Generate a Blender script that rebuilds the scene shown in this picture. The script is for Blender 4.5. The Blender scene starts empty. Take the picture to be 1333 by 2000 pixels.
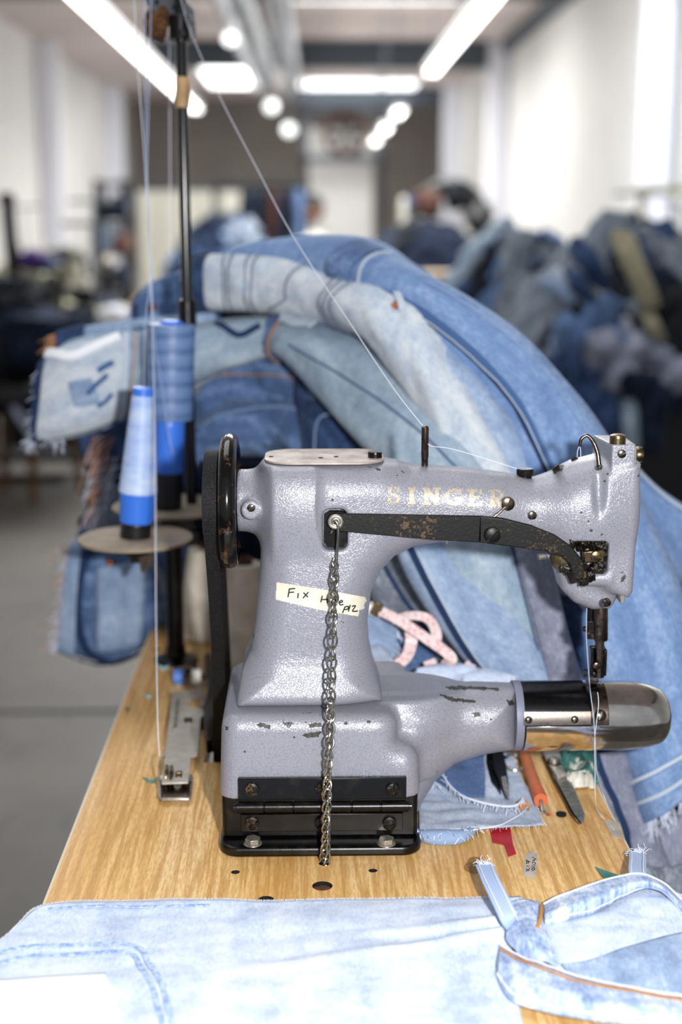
import bpy, math, random
import numpy as np
from mathutils import Vector, Matrix
from mathutils.bvhtree import BVHTree
random.seed(7); np.random.seed(7)
SC = bpy.context.scene
COL = SC.collection

# ------------------------------------------------------------------ camera
CAMZ, TZ = 1.32, 0.76                     # eye height, table-top height
FPX, W, H = 2700.0, 1333.0, 2000.0
PITCH = math.radians(11.92); YAW = math.atan(56.5 / FPX)
cam_d = bpy.data.cameras.new('camera'); CAM = bpy.data.objects.new('camera', cam_d); COL.objects.link(CAM)
CAM.location = (0, 0, CAMZ); CAM.rotation_euler = (math.pi / 2 - PITCH, 0, -YAW)
cam_d.sensor_fit = 'VERTICAL'; cam_d.sensor_height = 36; cam_d.sensor_width = 24
cam_d.lens = FPX / H * 36; cam_d.clip_start = 0.05; cam_d.clip_end = 200
cam_d.dof.use_dof = True; cam_d.dof.focus_distance = 1.21; cam_d.dof.aperture_fstop = 2.9
SC.camera = CAM
FW = Vector((math.sin(YAW) * math.cos(PITCH), math.cos(YAW) * math.cos(PITCH), -math.sin(PITCH)))
RT = Vector((math.cos(YAW), -math.sin(YAW), 0)); UP = RT.cross(FW)
def ray(px, py): return FW + RT * ((px - W / 2) / FPX) + UP * ((H / 2 - py) / FPX)
def at(px, py, Y):                        # the point at depth Y into the room seen at that pixel
    d = ray(px, py); t = Y / d.y
    return Vector((d.x * t, Y, CAMZ + d.z * t))
def onz(px, py, z):                       # the point of the level plane z
    d = ray(px, py); t = (z - CAMZ) / d.z
    return Vector((d.x * t, d.y * t, z))
def px_of(p):
    d = Vector(p) - Vector((0, 0, CAMZ)); w = d.dot(FW)
    return W / 2 + FPX * d.dot(RT) / w, H / 2 - FPX * d.dot(UP) / w

# ------------------------------------------------------------------ light and exposure
SC.view_settings.view_transform = 'Standard'; SC.view_settings.look = 'None'
SC.view_settings.gamma = 1.0; SC.view_settings.use_curve_mapping = False
SC.view_settings.exposure = 0.0
wd = bpy.data.worlds.new('world'); SC.world = wd; wd.use_nodes = True
bg = wd.node_tree.nodes['Background']; bg.inputs[0].default_value = (0.86, 0.90, 1.0, 1); bg.inputs[1].default_value = 0.38
def lamp(name, kind, loc, target, energy, size, color=(1, 1, 1), size_y=None):
    d = bpy.data.lights.new(name, kind); o = bpy.data.objects.new(name, d); COL.objects.link(o)
    o.location = loc; d.energy = energy; d.color = color
    if kind == 'AREA':
        d.size = size
        if size_y: d.shape = 'RECTANGLE'; d.size_y = size_y
    else: d.shadow_soft_size = size
    o.rotation_euler = (Vector(target) - Vector(loc)).to_track_quat('-Z', 'Y').to_euler()
    return o
lamp('camera_flash', 'SPOT', (0.16, 0.0, 1.36), (0.06, 1.35, 0.95), 90, 0.022, (1.0, 0.985, 0.97)).data.spot_size = math.radians(80)
lamp('skylight_near', 'AREA', (-0.6, 3.0, 4.3), (-0.6, 3.0, 0), 75, 2.4, (0.93, 0.97, 1.0), 3.0)
lamp('skylight_middle', 'AREA', (0.4, 11.0, 4.3), (0.4, 11.0, 0), 700, 3.0, (0.95, 0.98, 1.0), 6.0)
lamp('skylight_far', 'AREA', (0.2, 24.0, 3.9), (0.2, 24.0, 0), 700, 3.0, (1.0, 0.98, 0.95), 9.0)

for i_, y_ in enumerate((8.5, 14.0, 20.0, 26.0, 32.5)):
    for x_ in (-1.4, 1.1): lamp('row_fill_light', 'POINT', (x_, y_, 2.95), (0, 0, 0), 74, 0.25, (1.0, 0.99, 0.96))  # point lights added above the tubes to brighten ceiling and walls

# ------------------------------------------------------------------ object helpers
WL = {}
def link(o, parent=None):
    COL.objects.link(o)
    if parent: o.parent = parent
    return o
def thing(name, label, cat, loc=(0, 0, 0), group=None, rz=0):
    o = bpy.data.objects.new(name, None); o.empty_display_size = 0.02; COL.objects.link(o)
    o.location = loc; o.rotation_euler = (0, 0, rz); o['label'] = label; o['category'] = cat
    if group: o['group'] = group
    WL[o.name] = Vector(loc)
    return o
def tag(o, label=None, cat=None, group=None, kind=None):
    if label: o['label'] = label
    if cat: o['category'] = cat
    if group: o['group'] = group
    if kind: o['kind'] = kind
    return o
def obj(name, geo, mat, parent=None, smooth=True, label=None, kind=None, bevel=0, segs=2, angle=38, uvs=None, local=False, subsurf=0, solid=0):
    V, F = geo
    V = np.asarray(V, dtype=float).reshape(-1, 3)
    off = Vector((0, 0, 0))
    if parent is not None and not local: off = WL.get(parent.name, off)
    if parent is None and not local:
        c = V.mean(0); off = Vector((c[0], c[1], V[:, 2].min()))
    me = bpy.data.meshes.new(name)
    V2 = V - np.array(off)
    me.from_pydata([tuple(v) for v in V2], [], [tuple(int(i) for i in f) for f in F])
    me.validate(verbose=False)
    if mat: me.materials.append(mat)
    if uvs is not None:
        uvl = me.uv_layers.new(name='UVMap')
        li = np.empty(len(me.loops), dtype=np.int32); me.loops.foreach_get('vertex_index', li)
        uvl.data.foreach_set('uv', np.asarray(uvs, dtype=np.float32)[li].ravel())
    if smooth:
        me.polygons.foreach_set('use_smooth', [True] * len(me.polygons))
        if smooth != 'all':
            try: me.set_sharp_from_angle(angle=math.radians(angle))
            except Exception: pass
    me.update()
    o = bpy.data.objects.new(name, me); link(o, parent)
    if parent is None and not local: o.location = off; WL[o.name] = off
    else: WL[o.name] = off
    if bevel:
        m = o.modifiers.new('bevel', 'BEVEL'); m.width = bevel; m.segments = segs; m.limit_method = 'ANGLE'; m.angle_limit = math.radians(30); m.harden_normals = False
    if solid:
        m = o.modifiers.new('solidify', 'SOLIDIFY'); m.thickness = solid; m.offset = -1
    if subsurf:
        m = o.modifiers.new('sub', 'SUBSURF'); m.levels = subsurf; m.render_levels = subsurf
    if label: o['label'] = label
    if kind: o['kind'] = kind
    return o
def copy_tree(o, parent=None):
    c = o.copy(); COL.objects.link(c)
    if parent: c.parent = parent
    for ch in o.children: copy_tree(ch, c)
    return c
def join(*gs):
    V = []; F = []; n = 0
    for g in gs:
        v = np.asarray(g[0], dtype=float).reshape(-1, 3); V.append(v)
        F += [tuple(i + n for i in f) for f in g[1]]; n += len(v)
    return np.concatenate(V), F
def box(c, s, rz=0, R=None):
    x, y, z = s[0] / 2, s[1] / 2, s[2] / 2
    V = np.array([(-x, -y, -z), (x, -y, -z), (x, y, -z), (-x, y, -z), (-x, -y, z), (x, -y, z), (x, y, z), (-x, y, z)])
    if R is not None: V = V @ np.array(R.to_3x3()).T
    if rz:
        ca, sa = math.cos(rz), math.sin(rz); V = V @ np.array([[ca, sa, 0], [-sa, ca, 0], [0, 0, 1]])
    return V + np.array(c), [(0, 3, 2, 1), (4, 5, 6, 7), (0, 1, 5, 4), (1, 2, 6, 5), (2, 3, 7, 6), (3, 0, 4, 7)]
def bb(x0, x1, y0, y1, z0, z1): return box(((x0 + x1) / 2, (y0 + y1) / 2, (z0 + z1) / 2), (x1 - x0, y1 - y0, z1 - z0))
def frame_of(d):
    d = Vector(d).normalized(); a = Vector((0, 0, 1)) if abs(d.z) < 0.9 else Vector((1, 0, 0))
    x = a.cross(d).normalized(); return x, d.cross(x), d
def lathe(prof, o, axis=(0, 0, 1), n=32, cap=True):
    """prof: list of (t, r) along the axis"""
    x, y, d = frame_of(axis); o = Vector(o); V = []; F = []
    for t, r in prof:
        for k in range(n):
            a = 2 * math.pi * k / n
            V.append(tuple(o + d * t + x * (r * math.cos(a)) + y * (r * math.sin(a))))
    m = len(prof)
    for i in range(m - 1):
        for k in range(n):
            k2 = (k + 1) % n; F.append((i * n + k, i * n + k2, (i + 1) * n + k2, (i + 1) * n + k))
    if cap: F.append(tuple(range(n - 1, -1, -1))); F.append(tuple(range((m - 1) * n, m * n)))
    return np.array(V), F
def cyl(p0, p1, r0, r1=None, n=20):
    p0 = Vector(p0); p1 = Vector(p1); r1 = r0 if r1 is None else r1
    return lathe([(0, r0), ((p1 - p0).length, r1)], p0, p1 - p0, n)
def tube(pts, r, n=8, closed=False, flat=1.0):
    P = [Vector(p) for p in pts]; m = len(P); V = []; F = []
    up = None
    for i in range(m):
        a = P[(i - 1) % m] if (closed or i > 0) else P[0]; b = P[(i + 1) % m] if (closed or i < m - 1) else P[-1]
        d = (b - a); d = d.normalized() if d.length > 1e-9 else Vector((0, 0, 1))
        if up is None: up = frame_of(d)[0]
        x = (up - d * up.dot(d)); x = x.normalized() if x.length > 1e-6 else frame_of(d)[0]; up = x; y = d.cross(x)
        rr = r[i] if hasattr(r, '__len__') else r
        for k in range(n):
            an = 2 * math.pi * k / n; V.append(tuple(P[i] + x * (rr * math.cos(an)) + y * (rr * flat * math.sin(an))))
    for i in range(m if closed else m - 1):
        j = (i + 1) % m
        for k in range(n):
            k2 = (k + 1) % n; F.append((i * n + k, i * n + k2, j * n + k2, j * n + k))
    if not closed: F.append(tuple(range(n - 1, -1, -1))); F.append(tuple(range((m - 1) * n, m * n)))
    return np.array(V), F
def cr(P, k=6, closed=False):
    """Catmull-Rom through 3D points"""
    P = [np.array(p, dtype=float) for p in P]; m = len(P); out = []
    for i in range(m if closed else m - 1):
        if closed: p0, p1, p2, p3 = P[i - 1], P[i], P[(i + 1) % m], P[(i + 2) % m]
        else: p0, p1, p2, p3 = P[max(i - 1, 0)], P[i], P[i + 1], P[min(i + 2, m - 1)]
        for j in range(k):
            t = j / k
            out.append(0.5 * (2 * p1 + (p2 - p0) * t + (2 * p0 - 5 * p1 + 4 * p2 - p3) * t * t + (3 * p1 - p0 - 3 * p2 + p3) * t ** 3))
    if not closed: out.append(P[-1])
    return out
def prism(front, vec):
    """closed polygon of 3D points swept by vec"""
    A = [tuple(p) for p in front]; n = len(A); v = Vector(vec)
    B = [tuple(Vector(p) + v) for p in A]
    F = [tuple(range(n)), tuple(range(2 * n - 1, n - 1, -1))] + [(i, i + n, (i + 1) % n + n, (i + 1) % n) for i in range(n)]
    return np.array(A + B), F
def pxprism(pts, Y, th, k=0):
    if k: pts = [tuple(p) for p in cr([(a, b, 0) for a, b in pts], k, True)]
    return prism([at(p[0], p[1], Y) for p in pts], (0, th, 0))
def ribbon(pts, nrm, w, th=0.0008):
    """flat strip along pts; nrm list of normals, w width"""
    P = [Vector(p) for p in pts]; m = len(P); V = []; F = []
    for i in range(m):
        d = (P[min(i + 1, m - 1)] - P[max(i - 1, 0)]).normalized(); n = Vector(nrm[i]).normalized(); s = d.cross(n).normalized()
        ww = w[i] if hasattr(w, '__len__') else w
        V += [tuple(P[i] - s * ww / 2), tuple(P[i] + s * ww / 2), tuple(P[i] + s * ww / 2 + n * th), tuple(P[i] - s * ww / 2 + n * th)]
    for i in range(m - 1):
        a = i * 4; b = a + 4
        F += [(a + j, a + (j + 1) % 4, b + (j + 1) % 4, b + j) for j in range(4)]
    F += [(0, 3, 2, 1), (4 * m - 4, 4 * m - 3, 4 * m - 2, 4 * m - 1)]
    return np.array(V), F
def bake(o):
    """apply an object's modifiers to its mesh"""
    dg = bpy.context.evaluated_depsgraph_get(); dg.update()
    me = bpy.data.meshes.new_from_object(o.evaluated_get(dg)); o.modifiers.clear(); o.data = me

# value noise
def _h(ix, iy, s):
    v = np.sin(ix * 127.1 + iy * 311.7 + s * 74.7) * 43758.5453; return v - np.floor(v)
def vn(x, y, s=0.0):
    x = np.asarray(x, float); y = np.asarray(y, float); ix = np.floor(x); iy = np.floor(y); fx = x - ix; fy = y - iy
    fx = fx * fx * (3 - 2 * fx); fy = fy * fy * (3 - 2 * fy)
    a = _h(ix, iy, s); b = _h(ix + 1, iy, s); c = _h(ix, iy + 1, s); d = _h(ix + 1, iy + 1, s)
    return (a + (b - a) * fx) * (1 - fy) + (c + (d - c) * fx) * fy
def fbm(x, y, s=0.0, o=3):
    r = 0; a = 0.5
    for i in range(o): r = r + a * (vn(x, y, s + i * 17) - 0.5); x = np.asarray(x) * 2.03; y = np.asarray(y) * 2.03; a *= 0.5
    return r * 2

# signed-distance casting: surface nets
def sdf_mesh(f, lo, hi, h):
    n = [int(math.ceil((hi[i] - lo[i]) / h)) + 1 for i in range(3)]
    ax = [lo[i] + h * np.arange(n[i]) for i in range(3)]
    X, Y, Z = np.meshgrid(*ax, indexing='ij'); v = f(X, Y, Z); ins = v < 0
    nc = tuple(k - 1 for k in n); acc = np.zeros(nc + (3,)); cnt = np.zeros(nc)
    sl = lambda a, o, N: slice(o, N - 1 + o) if a is None else None
    for axis in range(3):
        o1, o2 = [a for a in range(3) if a != axis]
        for d1 in (0, 1):
            for d2 in (0, 1):
                s = [None] * 3; s[axis] = slice(0, n[axis] - 1); s[o1] = slice(d1, n[o1] - 1 + d1); s[o2] = slice(d2, n[o2] - 1 + d2)
                s2 = list(s); s2[axis] = slice(1, n[axis])
                a = v[tuple(s)]; b = v[tuple(s2)]; c = (a < 0) != (b < 0)
                t = np.where(c, a / np.where(c, a - b, 1), 0)
                cnt += c; acc[..., axis] += np.where(c, t, 0); acc[..., o1] += c * d1; acc[..., o2] += c * d2
    m = cnt > 0; idx = -np.ones(nc, dtype=int); idx[m] = np.arange(m.sum())
    I = np.argwhere(m); P = (I + acc[m] / cnt[m][:, None]) * h + np.array(lo)
    F = []
    for axis in range(3):
        o1, o2 = (axis + 1) % 3, (axis + 2) % 3
        s = [slice(None)] * 3; s[axis] = slice(0, n[axis] - 1); s2 = list(s); s2[axis] = slice(1, n[axis])
        a = ins[tuple(s)]; b = ins[tuple(s2)]; C = np.argwhere(a != b); sg = a[tuple(C.T)]
        ok = (C[:, o1] > 0) & (C[:, o2] > 0) & (C[:, o1] < n[o1] - 1) & (C[:, o2] < n[o2] - 1); C = C[ok]; sg = sg[ok]
        def g(d1, d2):
            D = C.copy(); D[:, o1] -= d1; D[:, o2] -= d2; return idx[tuple(D.T)]
        q = np.stack([g(1, 1), g(0, 1), g(0, 0), g(1, 0)], 1); q[~sg] = q[~sg][:, ::-1]; F.append(q)
    F = np.concatenate(F); F = F[(F >= 0).all(1)]
    e = h * 0.3
    for _ in range(2):
        x, y, z = P.T; d = f(x, y, z)
        G = np.stack([f(x + e, y, z) - f(x - e, y, z), f(x, y + e, z) - f(x, y - e, z), f(x, y, z + e) - f(x, y, z - e)], 1) / (2 * e)
        gl = np.maximum((G ** 2).sum(1), 0.05); st = np.clip(d / gl, -h * .5, h * .5); P = P - G * st[:, None]
    return P, [tuple(q) for q in F.tolist()]
def poly_sdf(pts, x, z):
    P = np.array(pts, float); n = len(P); d = np.full(x.shape, 1e9); s = np.ones(x.shape)
    for i in range(n):
        a = P[i]; b = P[i - 1]; ex, ez = b - a; wx = x - a[0]; wz = z - a[1]
        t = np.clip((wx * ex + wz * ez) / (ex * ex + ez * ez), 0, 1); d = np.minimum(d, (wx - ex * t) ** 2 + (wz - ez * t) ** 2)
        c1 = z >= a[1]; c2 = z < b[1]; c3 = ex * wz > ez * wx
        flip = (c1 & c2 & c3) | (~c1 & ~c2 & ~c3); s = np.where(flip, -s, s)
    return s * np.sqrt(d)
def extr(d2, y, hy, r):
    a = d2 + r; w = np.abs(y) - hy + r
    return np.minimum(np.maximum(a, w), 0) + np.sqrt(np.maximum(a, 0) ** 2 + np.maximum(w, 0) ** 2) - r
def smin(a, b, k):
    h = np.clip(0.5 + 0.5 * (b - a) / k, 0, 1); return b + (a - b) * h - k * h * (1 - h)
def smax(a, b, k): return -smin(-a, -b, k)

# ------------------------------------------------------------------ materials
def hexc(s):
    c = [int(s[i:i + 2], 16) / 255 for i in (0, 2, 4)]; return tuple((x / 12.92 if x <= 0.04045 else ((x + 0.055) / 1.055) ** 2.4) for x in c) + (1,)
def mat(name, color, rough=0.5, metal=0.0, spec=0.5, **kw):
    m = bpy.data.materials.new(name); m.use_nodes = True; nt = m.node_tree; p = nt.nodes['Principled BSDF']
    c = hexc(color) if isinstance(color, str) else tuple(color) + (1,) * (4 - len(color))
    p.inputs['Base Color'].default_value = c; p.inputs['Roughness'].default_value = rough; p.inputs['Metallic'].default_value = metal
    p.inputs['Specular IOR Level'].default_value = spec
    if kw.get('coat'): p.inputs['Coat Weight'].default_value = kw['coat']; p.inputs['Coat Roughness'].default_value = 0.1
    if kw.get('emit'):
        p.inputs['Emission Color'].default_value = c; p.inputs['Emission Strength'].default_value = kw['emit']
    if kw.get('alpha'): p.inputs['Alpha'].default_value = kw['alpha']
    return m
class N:
    def __init__(s, m): s.nt = m.node_tree; s.p = s.nt.nodes['Principled BSDF']
    def add(s, t, **kw):
        n = s.nt.nodes.new(t)
        for k, v in kw.items():
            if k.startswith('_'): n.inputs[k[1:].replace('_', ' ')].default_value = v
            else: setattr(n, k, v)
        return n
    def l(s, a, b): s.nt.links.new(a, b)
    def coords(s, kind='Object', scale=(1, 1, 1), rot=(0, 0, 0)):
        t = s.add('ShaderNodeTexCoord'); m = s.add('ShaderNodeMapping'); m.inputs['Scale'].default_value = scale; m.inputs['Rotation'].default_value = rot
        s.l(t.outputs[kind], m.inputs['Vector']); return m.outputs['Vector']
    def noise(s, vec, scale, detail=3, rough=0.55):
        n = s.add('ShaderNodeTexNoise'); n.inputs['Scale'].default_value = scale; n.inputs['Detail'].default_value = detail; n.inputs['Roughness'].default_value = rough
        s.l(vec, n.inputs['Vector']); return n.outputs['Fac']
    def ramp(s, fac, stops, interp='LINEAR'):
        r = s.add('ShaderNodeValToRGB'); r.color_ramp.interpolation = interp; e = r.color_ramp.elements
        while len(e) < len(stops): e.new(0.5)
        for i, (p, c) in enumerate(stops): e[i].position = p; e[i].color = hexc(c) if isinstance(c, str) else ((c, c, c, 1) if isinstance(c, (int, float)) else c)
        s.l(fac, r.inputs['Fac']); return r.outputs['Color']
    def mix(s, fac, a, b, mode='MIX'):
        n = s.add('ShaderNodeMix', data_type='RGBA', blend_type=mode)
        for v, k in ((fac, 0), (a, 6), (b, 7)):
            if hasattr(v, 'links') or hasattr(v, 'is_linked'): s.l(v, n.inputs[k])
            else: n.inputs[k].default_value = (hexc(v) if isinstance(v, str) else v)
        return n.outputs[2]
    def math(s, op, a, b=0.0):
        n = s.add('ShaderNodeMath', operation=op)
        for v, k in ((a, 0), (b, 1)):
            if hasattr(v, 'is_linked'): s.l(v, n.inputs[k])
            else: n.inputs[k].default_value = v
        return n.outputs[0]
    def bump(s, hgt, strength, dist):
        b = s.add('ShaderNodeBump'); b.inputs['Strength'].default_value = strength; b.inputs['Distance'].default_value = dist
        s.l(hgt, b.inputs['Height']); s.l(b.outputs['Normal'], s.p.inputs['Normal']); return b
def noisy(name, c1, c2, scale, rough=0.6, metal=0, bump=0, dist=0.001, lo=0.35, hi=0.65, spec=0.5, sc=(1, 1, 1), rv=0):
    m = mat(name, c1, rough, metal, spec); n = N(m); v = n.coords('Object', sc); f = n.noise(v, scale, 4)
    n.l(n.ramp(f, [(lo, c1), (hi, c2)]), n.p.inputs['Base Color'])
    if bump: n.bump(f, bump, dist)
    if rv: n.l(n.math('ADD', n.math('MULTIPLY', f, rv), rough - rv / 2), n.p.inputs['Roughness'])
    return m
def denim(name, dark, mid, light, tw=900, fade=6.0, worn=0.5, contrast=1.0):
    m = mat(name, mid, 0.92, 0, 0.15); n = N(m)
    uv = n.coords('UV'); st = n.coords('UV', (9, 1.6, 1)); diag = n.coords('UV', (1, 1, 1), (0, 0, math.radians(62)))
    big = n.noise(st, fade * 0.5, 3); mot = n.math('ADD', n.math('MULTIPLY', n.noise(uv, 60, 5, 0.65), .5), n.math('MULTIPLY', n.noise(n.coords('UV', (1, .35, 1)), 420, 3, .6), .5)); fine = n.noise(uv, 900, 3, 0.7)
    c = n.ramp(n.math('ADD', n.math('MULTIPLY', big, 0.42), n.math('MULTIPLY', mot, 0.58)), [(0.385, dark), (0.5, mid), (0.5 + 0.14 * worn + .03, light)])
    w = n.add('ShaderNodeTexWave', wave_type='BANDS', bands_direction='X'); w.inputs['Scale'].default_value = tw / 6.28 * 1.1; w.inputs['Distortion'].default_value = 0.6; w.inputs['Detail'].default_value = 1
    n.l(diag, w.inputs['Vector'])
    tm = n.math('ADD', n.math('MULTIPLY', w.outputs['Fac'], 0.45), n.math('MULTIPLY', fine, 0.75))
    c2 = n.mix(n.ramp(tm, [(0.3, 0.0), (0.85, 0.42 * contrast)]), c, light, 'MIX'); c3 = n.mix(n.ramp(fine, [(0.30, 0.34 * contrast), (0.47, 0.0)]), c2, dark)
    n.l(c3, n.p.inputs['Base Color']); n.bump(tm, 0.35, 0.0006)
    n.p.inputs['Sheen Weight'].default_value = 0.06
    return m
M = {}
def chipped(name, base, dark, r=0.35):
    m = mat(name, base, r, 0.15, 0.55); n = N(m); v = n.coords('Object')
    ham = n.noise(v, 520, 2, 0.5); vo = n.add('ShaderNodeTexVoronoi', feature='DISTANCE_TO_EDGE'); vo.inputs['Scale'].default_value = 420
    dv = n.add('ShaderNodeVectorMath', operation='MULTIPLY_ADD'); nz = n.add('ShaderNodeTexNoise'); nz.inputs['Scale'].default_value = 260
    n.l(v, nz.inputs['Vector']); n.l(nz.outputs['Color'], dv.inputs[0]); dv.inputs[1].default_value = (.004, .004, .004); n.l(v, dv.inputs[2]); n.l(dv.outputs[0], vo.inputs['Vector'])
    cell = n.ramp(vo.outputs['Distance'], [(0.0, 0.0), (0.22, 1.0)])
    hgt = n.math('ADD', n.math('MULTIPLY', ham, 0.8), n.math('MULTIPLY', cell, 0.5))
    col = n.mix(n.ramp(n.noise(v, 9, 4), [(0.3, 0.0), (0.7, 0.35)]), base, '87889a')
    col = n.mix(n.ramp(hgt, [(0.35, 0.38), (0.62, 0.0)]), col, '55565f')
    chip = n.ramp(n.math('MULTIPLY', n.noise(v, 120, 5, 0.7), n.noise(v, 16, 2)), [(0.415, 0.0), (0.43, 1.0)])
    col = n.mix(chip, col, dark); n.l(col, n.p.inputs['Base Color']); n.bump(hgt, 0.42, 0.00045)
    n.l(n.math('ADD', n.math('MULTIPLY', n.noise(v, 60, 2), 0.2), r - 0.1), n.p.inputs['Roughness'])
    return m
M['paint'] = chipped('hammered_grey_paint', '95969f', '2a2828')
M['paint_plain'] = mat('flat_grey_paint', '7c7f92', 0.5, 0.1)
n = N(M['paint_plain']); n.bump(n.noise(n.coords(), 500, 2), 0.3, 0.0003)
M['black'] = noisy('worn_black_enamel', '030303', '1d1713', 90, 0.3, 0.0, 0.3, 0.0006, 0.5, 0.72, 0.32)
M['black_rust'] = mat('blackened_steel_with_rust', '0d0b0a', 0.4, 0.15, 0.35); n = N(M['black_rust']); v = n.coords()
n.l(n.mix(n.ramp(n.math('MULTIPLY', n.noise(v, 330, 4, .6), n.noise(v, 22, 2)), [(0.31, 0.0), (0.40, 0.8)]), '0a0908', '6b533c'), n.p.inputs['Base Color']); n.bump(n.noise(v, 400, 3), 0.3, 0.0004)
M['wheel'] = mat('worn_black_gloss', '060505', 0.15, 0.05, 0.5); n = N(M['wheel']); v = n.coords()
n.l(n.mix(n.ramp(n.noise(v, 70, 5, .7), [(0.56, 0.0), (0.60, 1.0)]), '0a0908', '4a3428'), n.p.inputs['Base Color'])
M['rubber'] = mat('rubber_belt', '141415', 0.7, 0, 0.2); n = N(M['rubber']); v = n.coords()
vo = n.noise(v, 900, 2); n.bump(vo, 0.5, 0.0006); n.l(n.ramp(vo, [(0.4, '0a0a0b'), (0.62, '252528')]), n.p.inputs['Base Color'])
def metal(name, c1, c2, r=0.25, sc=60, b=0.15):
    m = mat(name, c1, r, 1.0); n = N(m); v = n.coords(); f = n.noise(v, sc, 5, .65)
    n.l(n.ramp(f, [(0.35, c1), (0.68, c2)]), n.p.inputs['Base Color']); n.l(n.math('ADD', n.math('MULTIPLY', f, 0.3), r - 0.15), n.p.inputs['Roughness']); n.bump(f, b, 0.0004); return m
M['chrome'] = metal('polished_nickel', 'e9e5de', 'c0bab1', 0.14, 55, 0.06)
M['chrome2'] = metal('scratched_nickel_plate', 'b0a89e', '6d645c', 0.26, 140, 0.15)
M['darksteel'] = metal('dark_slide_steel', '4a4a4c', '2c2b2c', 0.22, 90, 0.1)
M['steel'] = metal('old_bright_steel', 'ccc7be', '8d8880', 0.33, 120); N(M['steel']).p.inputs['Metallic'].default_value = 0.75
M['screwm'] = metal('oily_screw_steel', '6a655d', '2e2a26', 0.3, 300)
M['brass'] = metal('dull_brass', '8a7a58', '4d4230', 0.3, 200)
M['bronze'] = metal('brown_burnished_steel', '7a6d61', '3d342d', 0.28, 200)
M['topplate'] = metal('stained_cover_plate', 'c3b5ae', '9a8b84', 0.55, 45, 0.1); N(M['topplate']).p.inputs['Metallic'].default_value = 0.35
M['zinc'] = metal('zinc_chain', 'c9c7bd', '85827a', 0.24, 300)
M['galv'] = metal('brushed_plate', 'cfcac0', 'b3aca2', 0.42, 60); N(M['galv']).p.inputs['Metallic'].default_value = 0.45
M['grease'] = noisy('black_grease', '030303', '241c14', 180, 0.2, 0, 0.9, 0.004)
M['gold'] = mat('worn_gold_lettering', 'b0a893', 0.45, 0.3); n = N(M['gold']); v = n.coords(); n.l(n.ramp(n.noise(v, 420, 4, .6), [(0.36, '8d8d98'), (0.5, 'c2b69a'), (0.7, 'a3977e')]), n.p.inputs['Base Color'])
M['ink'] = mat('black_marker_ink', '0b0b0e', 0.6)
M['faint'] = mat('faint_stamped_print', '6d6e80', 0.5)
M['maskt'] = noisy('masking_tape_paper', 'e2ddcb', 'cfc9b4', 60, 0.8, 0, 0.3, 0.0005)
M['greytape'] = noisy('grey_tape', 'c3beb4', 'a8a196', 60, 0.7)
M['chip'] = noisy('bare_iron_chip', '2c2a2b', '4f4a44', 300, 0.6, 0.2, 0.6, 0.0004)
M['rust'] = noisy('rusty_plug', '3b2517', '6b4428', 160, 0.8, 0, .6, .001)
M['hole'] = mat('dark_bore', '050404', 0.9)
M['thread'] = mat('pale_thread', 'dfe3f2', 0.6); M['thread_pink'] = mat('pinkish_thread', 'e6cdd2', 0.6)
M['thread_blue'] = mat('light_blue_thread', 'b6c8ea', 0.6)
M['spool_thread'] = mat('wound_light_blue_thread', '9fbdf0', 0.42, 0, 0.6); n = N(M['spool_thread'])
w = n.add('ShaderNodeTexWave', wave_type='BANDS', bands_direction='Z'); w.inputs['Scale'].default_value = 190; w.inputs['Distortion'].default_value = 2.5; w.inputs['Detail'].default_value = 2
n.l(n.coords(), w.inputs['Vector']); n.bump(w.outputs['Fac'], 0.25, 0.0006); n.l(n.mix(n.ramp(n.noise(n.coords('Object', (1, 1, 3)), 28, 3), [(0.35, 0.0), (0.7, 1.0)]), '9fbcf0', 'cfdefa'), n.p.inputs['Base Color'])
M['spool_thread2'] = mat('wound_slate_blue_thread', '6f8fc9', 0.45, 0, 0.6); n = N(M['spool_thread2'])
w = n.add('ShaderNodeTexWave', wave_type='BANDS', bands_direction='Z'); w.inputs['Scale'].default_value = 16; w.inputs['Distortion'].default_value = 1.5
n.l(n.coords(), w.inputs['Vector']); n.bump(w.outputs['Fac'], 0.15, 0.002); n.l(n.ramp(w.outputs['Fac'], [(0.0, '52709f'), (0.6, '6c88b8')]), n.p.inputs['Base Color'])
M['spool_blue'] = mat('blue_plastic_wrap', '3d7be8', 0.35); M['spool_black'] = noisy('black_ribbed_plastic', '070708', '121214', 30, 0.35)
M['board'] = noisy('grey_hardboard_disc', '8d8070', 'a3937e', 50, 0.8, 0, .2)
M['cream'] = noisy('cream_cotton_thread', 'e4dccd', 'c9c0ae', 40, 0.85, 0, .3)
M['cork'] = noisy('brown_cardboard_core', '3d2217', '593426', 60, 0.8)
M['pole'] = mat('black_glossy_pole', '050505', 0.18, 0.0, 0.5)
M['kraft'] = noisy('brown_paper_tape', '9a7a50', 'c3a274', 40, 0.6)
M['sponge'] = noisy('brown_foam', '2a1509', '8a5d34', 260, 0.95, 0, 1, .004, .4, .7)
M['pink_tape'] = mat('pink_white_tape_measure', 'f0d5d6', 0.4); n = N(M['pink_tape']); v = n.coords('UV')
ck = n.add('ShaderNodeTexVoronoi'); ck.inputs['Scale'].default_value = 210; n.l(v, ck.inputs['Vector'])
n.l(n.ramp(ck.outputs['Distance'], [(0.2, 'e6a9ae'), (0.5, 'f3e0df')]), n.p.inputs['Base Color'])
M['orange'] = noisy('orange_tape_handle', 'b5613a', 'c4744a', 50, 0.55, 0, .3, .001)
M['orange2'] = mat('orange_rubber_tip', 'c9673f', 0.5)
M['green'] = noisy('green_tape', '4f8a82', '2f6a5f', 40, 0.5); M['aqua'] = mat('pale_aqua_tape', 'a9d5dc', 0.5)
M['red'] = noisy('red_vinyl_tape', 'c3202b', 'a81823', 60, 0.4, 0, .3, .001)
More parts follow.
